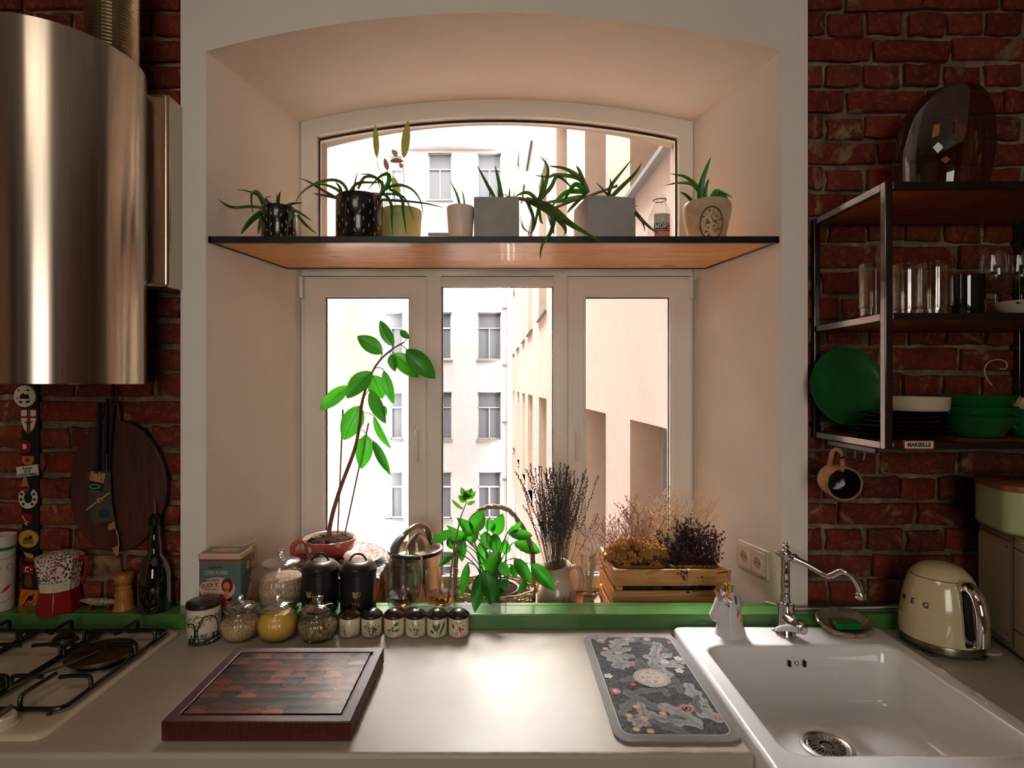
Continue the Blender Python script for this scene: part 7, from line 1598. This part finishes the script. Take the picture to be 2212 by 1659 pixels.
m = MB(); stroke(m, f(.0006), [(0, 20), (0, -24)], 3.2); stroke(m, f(.0006), [(-8, 0), (0, -3), (8, 0)], 4); m.build('dagger', mm2('bronze', (104, 78, 44)), t, smooth=0, fix=False)
t, f = magnet('round red magnet with a small white plaque', 53, 965, ellipse(0, 0, 14, 14, 24), rd); pp_(t, 'plaque', f(.0003), [[(-4, 5), (3, 6), (5, -4), (-3, -5)]], crm)
t, f = magnet('small amber square magnet', 60, 994, [(-12, 9), (12, 9), (12, -6), (6, -10), (-6, -10), (-12, -6)], og); pp_(t, 'emblem', f(.0003), [ellipse(0, 0, 4.5, 4.5, 12)], rd)
c5 = [(-23 + 1, -11), (24, -6), (22, 17), (-25 + 1, 11)]
t, f = magnet('cream street sign magnet reading PLAÇA DE LA SAGRADA FAMILIA', 59, 1020, c5, crm)
for tx, v, s_ in (('PLAÇA', 8, 8.5), ('DE LA', 1.5, 7), ('SAGRADA FAMILIA', -5, 7)): print_text('sign_line', t, dk, f(.0003), tx, s_, (0, v), rot=.09, bold=.25, sx=.78 if len(tx) < 8 else .70)
t, f = magnet('small gnome-like magnet with a pointed tan cap', 53, 1048, [(-3, 16), (0, 20), (3, 16), (7, 2), (9, -4), (7, -13), (-7, -13), (-9, -4), (-6, 2)], mm2('tan', (150, 116, 76))); pp_(t, 'scarf', f(.0003), [[(-8, -3), (9, -2), (7, -11), (-7, -12)]], rd)
hs_ = []
for k in range(25): a = R(-60 + 300 * k / 24) - pi / 2 + R(-90); hs_.append((20 * math.cos(a + pi), 24 * math.sin(a + pi)))
arcU = [R(125 + 290 * k / 20) for k in range(21)]
outer_ = [(20 * math.cos(a), 23 * math.sin(a)) for a in arcU]; inner_ = [(10 * math.cos(a), 12 * math.sin(a) + 2) for a in reversed(arcU)]
c = at(60, 1076, YM); t = thing('fridge_magnet', 'cream horseshoe magnet with dark star flowers', 'magnet', Vector((c.x, YM, c.z)), 'souvenir magnets'); k_ = YM / F_PX
m = MB(); rows = []
for i, a in enumerate(arcU): rows.append([Vector((c.x + q * k_ * math.cos(a) * (1 if q < 15 else 1), yy, c.z + (q * 1.15) * k_ * math.sin(a))) for q, yy in ((10, YM + .0038), (10, YM), (20, YM), (20, YM + .0038))])
m.grid(rows); m.build('shoe', crm, t, smooth=30)
fn = lambda u, v: Vector((c.x + u * k_, YM - .0004, c.z + v * k_)); m = MB()
for a in (R(150), R(190), R(230), R(310), R(350), R(30)):
    for q in range(5): b = q * 2 * pi / 5; petal(m, fn, (15 * math.cos(a), 17 * math.sin(a)), (15 * math.cos(a) + 4.5 * math.cos(b), 17 * math.sin(a) + 4.5 * math.sin(b)), 2.6)
m.build('flowers', dk, t, smooth=0, fix=False)
t, f = magnet('red shield magnet with a small white key', 56, 1122, [(-12, 14), (13, 11), (11, -6), (0, -16), (-9, -6)], rd); m = MB(); stroke(m, f(.0003), [(-8, 8), (2, -8)], 1.6); stroke(m, f(.0003), [(-3, -9), (5, -4)], 1.4); stroke(m, f(.0003), [(0, -8), (3, -13)], 1.6); m.build('key', crm, t, smooth=0, fix=False)
t, f = magnet('round gold medal magnet with a cathedral', 61, 1164, ellipse(0, 0, 21.5, 19, 32), gd_, .005); pp_(t, 'cathedral', f(.0003), [[(-11, -11), (12, -11), (12, -3), (9, 9), (7, -1), (4, 13), (2, -1), (-2, 12), (-4, -2), (-8, 3), (-11, -4)]], mm2('dull_gold', (120, 88, 34), .4))
t, f = magnet('dark magnet with a yellow and red banner', 60, 1202, [(-14, 13), (14, 10), (14, -11), (-13, -12)], dk); pp_(t, 'banner_gold', f(.0003), [[(-9, 10), (12, 4), (12, -4), (-3, -1)]], gd_); pp_(t, 'banner_red', f(.0003), [[(-4, -1), (12, -4), (11, -11), (-9, -9)]], rd)
t, f = magnet('red flag magnet with a white crescent and star', 61, 1230, [(-13, 10), (12, 8), (11, -11), (-12, -9)], rd); m = MB(); stroke(m, f(.0003), [(2, 5), (-4, 4), (-6, 0), (-4, -4), (2, -5)], (2.6, 1.4)); m.build('crescent', crm, t, smooth=0, fix=False); pp_(t, 'star', f(.0003), [ellipse(6, 0, 2.2, 2.2, 5)], crm)
t, f = magnet('small brown figure magnet above the kangaroo sign', 60, 1254, [(-5, 12), (4, 12), (9, 3), (9, -12), (2, -14), (-8, -10), (-7, 2)], mm2('brown', (96, 54, 32)))
t, f = magnet('orange diamond sign magnet with a black kangaroo', 62, 1293, [(-17, 20), (24, 17), (18, -22), (-23, -18)], og); pp_(t, 'kangaroo', f(.0003), [[(-2, 4), (4, 7), (9, 6), (9, 9), (13, 11), (11, 5), (9, -2), (7, -6), (3, -4), (-1, -3)]], dk)
m = MB(); stroke(m, f(.0003), [(-1, 1), (-5, -6), (-9, -12), (-14, -14)], (4, 1)); stroke(m, f(.0003), [(2, -4), (-2, -12), (2, -14)], 1.6); stroke(m, f(.0003), [(-14, 3), (-4, 11)], 1.6); stroke(m, f(.0003), [(4, -13), (14, -4)], 1.6); m.build('tail_and_lines', dk, t, smooth=0, fix=False)

# round wooden board hung on the bricks, apron-like strap with pins in front of it
dkw = wood('dark_board_wood', (74, 32, 18), (48, 18, 10), axis=2, scale=10, rough=.55, knots=False)
hb_c = at(255, 1045, 1.765); bo = thing('hanging_board', 'dark round wooden board hanging on the left brick wall', 'board', hb_c + Vector((0, 0, -.16)))
k_ = 1.765 / F_PX; P = [(255 + 104 * math.cos(a) * (1 + .03 * math.cos(3 * a)), 1050 + 142 * math.sin(a)) for a in [2 * pi * k / 60 for k in range(60)]]
MB().prism([((x - CX) * k_, EYE - (y - CY) * k_) for x, y in P], 1.758, 1.776, 'xz').build('disc', dkw, bo, smooth=30, bevel=.004)
MB().prism([((x - CX) * k_, EYE - (y - CY) * k_) for x, y in ((236, 915), (262, 915), (258, 870), (240, 870))], 1.760, 1.774, 'xz').build('grip', dkw, bo, bevel=.003)
MB().tube(spline([at(248, 880, 1.757), at(240, 850, 1.77), at(248, 836, 1.782), at(256, 850, 1.77), at(248, 880, 1.757)], 4), .002, 6).build('hanging_loop', M('black_cord', (18, 15, 14), .8), bo)
lg_ = thing('leather_sheath', 'grey leather strap hung with souvenir pins in front of the round board', 'strap', at(225, 1150, 1.745))
Ys = 1.742
def q8(x, y, d=0): return at(150 + x / 6.633, 980 + y / 6.633, Ys + d)
pl8 = [q8(x, y) for x, y in ((245, 250), (585, 255), (610, 700), (650, 960), (345, 1010), (290, 740))]
MB().loft([[p + Vector((0, d, 0)) for p in pl8] for d in (-.002, .003)]).build('strap', M('worn_grey_leather', (66, 58, 46), .8), lg_, smooth=0, bevel=.001)
for (x0, y0), (x1, y1), rr in (((215, 870), (212, 1022), .010), ((232, 860), (228, 1022), .008), ((246, 875), (236, 1020), .006)): MB().tube([at(x0, y0, 1.745), at(x1, y1, 1.745)], rr, 8, flat=.5).build('hanging_tassel', MATS['black_cord'], lg_)
MB().tube([q8(540, 0), q8(530, 260, -.003)], .0011, 5).build('twine', M('tan_twine', (120, 92, 60), .8), lg_)
def pin(label, parts, c): 
    t = thing('souvenir_pin', label, 'pin', q8(*c), 'souvenir pins'); 
    for nm, poly, mat, d in parts:
        a = [q8(x, y, -.0025 - d) for x, y in poly]; b = [q8(x, y, -.0035 - d) for x, y in poly]; MB().loft([a, b]).build(nm, mat, t, smooth=0)
    return t
t = pin('pin with a tan tower scene over a dark green emblem', (('card', ((300, 240), (525, 280), (465, 560), (255, 525)), mm2('dgreen', (22, 40, 34)), 0), ('scene', ((310, 245), (520, 282), (490, 425), (285, 380)), mm2('peach', (176, 132, 84)), .0012)), (390, 400))
m = MB(); e = [q8(360 + 75 * math.cos(a), 470 + 28 * math.sin(a), -.0055) for a in [2 * pi * k / 24 for k in range(24)]]; MB().tube(e, .0012, 5, closed=True).build('emblem_ring', mm2('mint', (160, 176, 156)), t)
fp = lambda u, v: q8(370, 540, -.0052) + Vector((u, 0, v)); print_text('pin_lettering', t, mm2('mint', (160, 176, 156)), fp, 'PORTO-VECCHIO', .0038, (-.001, .001), rot=-.1)
m = MB()
for x, y in ((355, 270), (405, 280), (455, 290), (320, 350), (455, 365)): a = q8(x, y, -.006); m.box((a.x - .0012, a.y, a.z - .003), (a.x + .0012, a.y + .001, a.z + .003))
wn = m.build('scene_windows', dk, t, smooth=0); wn['kind'] = 'stuff'
t = thing('souvenir_pin', 'pin shaped like a rolling pin with a red badge', 'pin', q8(420, 680), 'souvenir pins')
MB().tube([q8(240, 812, -.006), q8(270, 785, -.006), q8(550, 580, -.006), q8(582, 560, -.006)], [.0016, .0026, .0026, .0016], 8).build('stick', mm2('straw', (176, 150, 100)), t)
MB().tube([q8(437, 668, -.008), q8(437, 668, -.0105)], [.0095, .009], 20).build('badge', mm2('brick_red', (156, 66, 44)), t); fp = lambda u, v: q8(437, 668, -.0108) + Vector((u, 0, v)); m = MB()
for q in (-.003, 0, .003): stroke(m, fp, [(-.005 + q, .005), (.004 + q, -.006)], .0012)
m.build('badge_script', dk, t, smooth=0, fix=False)
t = pin('dark oval pin with a silver rim', (('oval', tuple((500 + 100 * math.cos(a), 855 + 85 * math.sin(a)) for a in [2 * pi * k / 24 for k in range(24)]), nv, 0),), (500, 855))
MB().tube([q8(500 + 98 * math.cos(a), 855 + 83 * math.sin(a), -.0038) for a in [2 * pi * k / 28 for k in range(28)]], .0009, 5, closed=True).build('rim', chrome, t)
t = thing('pocket_knife', 'brown pocket knife with brass ends hanging below the strap', 'knife', q8(650, 1460)); 
def band(nm, poly, mat): MB().loft([[q8(x, y, d) for x, y in poly] for d in (-.006, .002)]).build(nm, mat, t, smooth=0, bevel=.001)
band('handle_scale', ((560, 1110), (665, 1070), (705, 1310), (610, 1350)), mm2('maroon', (70, 18, 14))); band('brass_bolster', ((552, 1020), (650, 965), (665, 1070), (560, 1110)), mm2('brass', (150, 116, 54), .3)); band('brass_cap', ((610, 1350), (705, 1310), (690, 1470), (640, 1440)), mm2('brass', (150, 116, 54), .3))
MB().tube([q8(670, 1080, -.007), q8(700, 1200, -.007), q8(708, 1310, -.007), q8(690, 1460, -.006)], .0012, 5).build('blade_edge', mm2('pale_steel', (170, 160, 120), .3), t)

# things standing on the left of the ledge
LY = 1.742
def lz(x, y, Y=LY): return at(x, y, Y)
c = Vector((px(2 - CX, LY), LY, ZL)); tc2 = thing('paper_canister', 'tall white canister with a green band, cut by the left picture edge', 'canister', c)
h = at(0, 1155, LY).z - ZL; rr = px(27, LY)
MB().lathe([(0, .001), (rr * .82, .001), (rr * .84, .003), (rr, h), (rr * .96, h), (rr * .9, h * .8)], 40, c).build('body', M('white_paper_glaze', (196, 186, 166), .5), tc2, smooth=50)
fn = on_drum(c, lambda v: rr * (.84 + .16 * v / h) + .0006, dirn(c.x, LY) + .3); m = MB(); stroke(m, fn, [(-.05, h * .84), (0, h * .83), (.05, h * .84)], .011); m.build('green_band', M('print_emerald', (30, 110, 76), .5), tc2, smooth=0, fix=False)
m = MB()
for u0 in (-.02, .012):
    e = ellipse(u0, h * .58, .009, .010, 18); e.append(e[0])
    for a, b in zip(e, e[1:]): stroke(m, fn, [a, b], .0008)
stroke(m, fn, [(-.03, h * .72), (0, h * .70), (.03, h * .74)], .001); stroke(m, fn, [(-.03, h * .12), (0, h * .14), (.03, h * .20)], .0012); m.build('bicycle_drawing', ink, tc2, smooth=0, fix=False)
m = MB(); petal(m, fn, (-.012, h * .25), (.016, h * .36), .010); m.build('red_mark', redc, tc2, smooth=0, fix=False)

# moka pot
c = Vector((px(128 - CX, LY), LY, ZL)); mk = thing('moka_pot', 'red moka pot with a red and white patterned top', 'moka pot', c); k_ = LY / F_PX
def octo(r_, z, n=8): return [c + Vector((r_ * math.cos(2 * pi * k / n + .39), r_ * math.sin(2 * pi * k / n + .39), z)) for k in range(n)]
def zz_(y): return at(0, y, LY).z - ZL + .004
red_al = M('moka_red_enamel', (128, 20, 14), .3, coat=.3)
MB().loft([octo(43 * k_, .0005), octo(43 * k_, .004), octo(36 * k_, zz_(1272))]).build('boiler', red_al, mk, smooth=20, bevel=.0015)
MB().lathe([(34 * k_, zz_(1272)), (34 * k_, zz_(1268)), (36 * k_, zz_(1258))], 32, c).build('collar', M('moka_white', (206, 194, 172), .3), mk, smooth=40)
def moka_pattern():
    t = NT('moka_pattern'); v = t.coord(); ch = t.node('ShaderNodeTexVoronoi'); ch.inputs['Scale'].default_value = 150; t.link(v, ch.inputs['Vector'])
    n = t.noise(v, 26, 3, .6); dots = t.ramp(ch.outputs['Distance'], [(.42, (0, 0, 0, 1)), (.46, (1, 1, 1, 1))]); cc = t.ramp(n, [(.45, (34, 22, 22)), (.5, (140, 24, 20))], 'CONSTANT')
    t.set(Base_Color=t.mix(dots, cc, (210, 198, 184)), Roughness=.3, Coat_Weight=.3); return t.m
mo_p = moka_pattern()
MB().loft([octo(35 * k_, zz_(1268)), octo(36 * k_, zz_(1262)), octo(45 * k_, zz_(1205))], cap1=False).build('upper_pot', mo_p, mk, smooth=20)
MB().loft([octo(35.5 * k_, zz_(1272)), octo(36.6 * k_, zz_(1260)), octo(38.5 * k_, zz_(1252))], cap0=False, cap1=False).build('white_band', MATS['moka_white'], mk, smooth=20)
ldm = MB().loft([octo(45.5 * k_, zz_(1206)), octo(46 * k_, zz_(1203)), octo(30 * k_, zz_(1196)), octo(6 * k_, zz_(1192))]).build('lid', mo_p, mk, smooth=20)
MB().lathe([(.004, 0), (.004, .006), (.009, .010), (.009, .016), (0, .019)], 12, c + Vector((0, 0, zz_(1193)))).build('lid_knob', red_al, ldm)
MB().tube(spline([c + Vector((40 * k_, 0, zz_(1212))), c + Vector((54 * k_, 0, zz_(1206))), c + Vector((60 * k_, 0, zz_(1220))), c + Vector((56 * k_, 0, zz_(1245))), c + Vector((48 * k_, 0, zz_(1258)))], 4), .0075, 8, flat=.7).build('handle', red_al, mk)
# fish figurine
fc_ = Vector((px(213 - CX, 1.735), 1.735, ZL)); fi = thing('fish_figurine', 'speckled ceramic fish figurine standing on red fins', 'figurine', fc_)
zf2 = at(0, 1300, 1.735).z; P = [Vector((fc_.x + u * 1.735 / F_PX, 1.735, zf2 + w)) for u, w in ((-41, .004), (-34, .004), (-20, .001), (0, 0), (20, .0), (34, .001), (42, .003))]
MB().tube(P, [.0015, .0055, .0105, .0125, .0105, .0065, .004], 12, flat=.7).build('fish_body', M('fish_speckle', (176, 160, 132), .35, coat=.3, vary=(160, (70, 58, 44), .9)), fi)
for u in (-16, 22): MB().loft([[fc_ + Vector((u * 1.735 / F_PX + x, y, z)) for x, z in ((-.006, .0005), (.003, .0), (.006, zf2 - ZL - .002), (-.004, zf2 - ZL - .002))] for y in (-.006, .006)]).build('fin', rd, fi, bevel=.001)
MB().loft([[Vector((fc_.x + (42 + u) * 1.735 / F_PX, 1.735 + y, zf2 + w)) for u, w in ((-2, .004), (12, .014), (9, .003), (12, -.008), (-2, .001))] for y in (-.002, .002)]).build('tail', MATS['fish_speckle'], fi, smooth=0)
# pepper mill
c = Vector((px(268 - CX, LY), LY, ZL)); k_ = LY / F_PX; pm = thing('pepper_mill', 'turned wooden pepper mill beside the oil bottle', 'mill', c)
mw_ = wood('mill_beech', (168, 112, 54), (132, 80, 34), axis=2, scale=16, rough=.4, knots=False)
MB().lathe([(0, .001), (21 * k_, .001), (21.5 * k_, .004), (21 * k_, zz_(1316)), (18.5 * k_, zz_(1312)), (19 * k_, zz_(1300)), (17 * k_, zz_(1290)), (18.5 * k_, zz_(1284)), (15 * k_, zz_(1276)), (16.5 * k_, zz_(1270)), (13 * k_, zz_(1266))], 32, c).build('lower_body', mw_, pm, smooth=40)
MB().lathe([(13 * k_, zz_(1266)), (17 * k_, zz_(1260)), (19.5 * k_, zz_(1250)), (18 * k_, zz_(1242)), (10 * k_, zz_(1239)), (0, zz_(1238))], 32, c).build('turning_head', mw_, pm, smooth=50)
MB().lathe([(.003, 0), (.005, .003), (.005, .006), (0, .008)], 14, c + Vector((0, 0, zz_(1238)))).build('top_nut', M('mill_steel', (110, 100, 86), .3, metal=1), pm)
# oil bottle with pourer
c = Vector((px(335 - CX, LY), LY, ZL)); ob = thing('oil_bottle', 'glass oil bottle with a steel pourer beside the plaster wall', 'bottle', c)
og_ = thin_glass('oil_bottle_glass', (150, 160, 120), .08, .02, .6)
pf = [(0, .002), (31 * k_, .001), (33 * k_, .005), (33 * k_, zz_(1270)), (32 * k_, zz_(1235)), (24 * k_, zz_(1210)), (14 * k_, zz_(1196)), (15 * k_, zz_(1180)), (12 * k_, zz_(1160)), (10.5 * k_, zz_(1142)), (11 * k_, zz_(1134))]
MB().lathe(pf, 40, c, ribs=16, amp=.02, rib_range=(zz_(1240), zz_(1150))).build('bottle_glass', og_, ob, smooth=60)
MB().lathe([(0, .004), (30 * k_, .004), (31 * k_, zz_(1275)), (0, zz_(1275))], 32, c).build('oil', M('dark_oil', (24, 28, 12), .1, coat=.4), ob, smooth=40)
MB().lathe([(11.5 * k_, zz_(1136)), (12 * k_, zz_(1120)), (9 * k_, zz_(1117)), (5 * k_, zz_(1112)), (0, zz_(1112))], 24, c).build('stopper', cast, ob, smooth=40)
MB().tube(spline([c + Vector((0, 0, zz_(1113))), c + Vector((0, 0, zz_(1100))), c + Vector((-.001, 0, zz_(1083)))], 3), [.0036, .0034, .0032, .003, .0028, .0026, .0024], 10).build('pour_spout', chrome, ob)
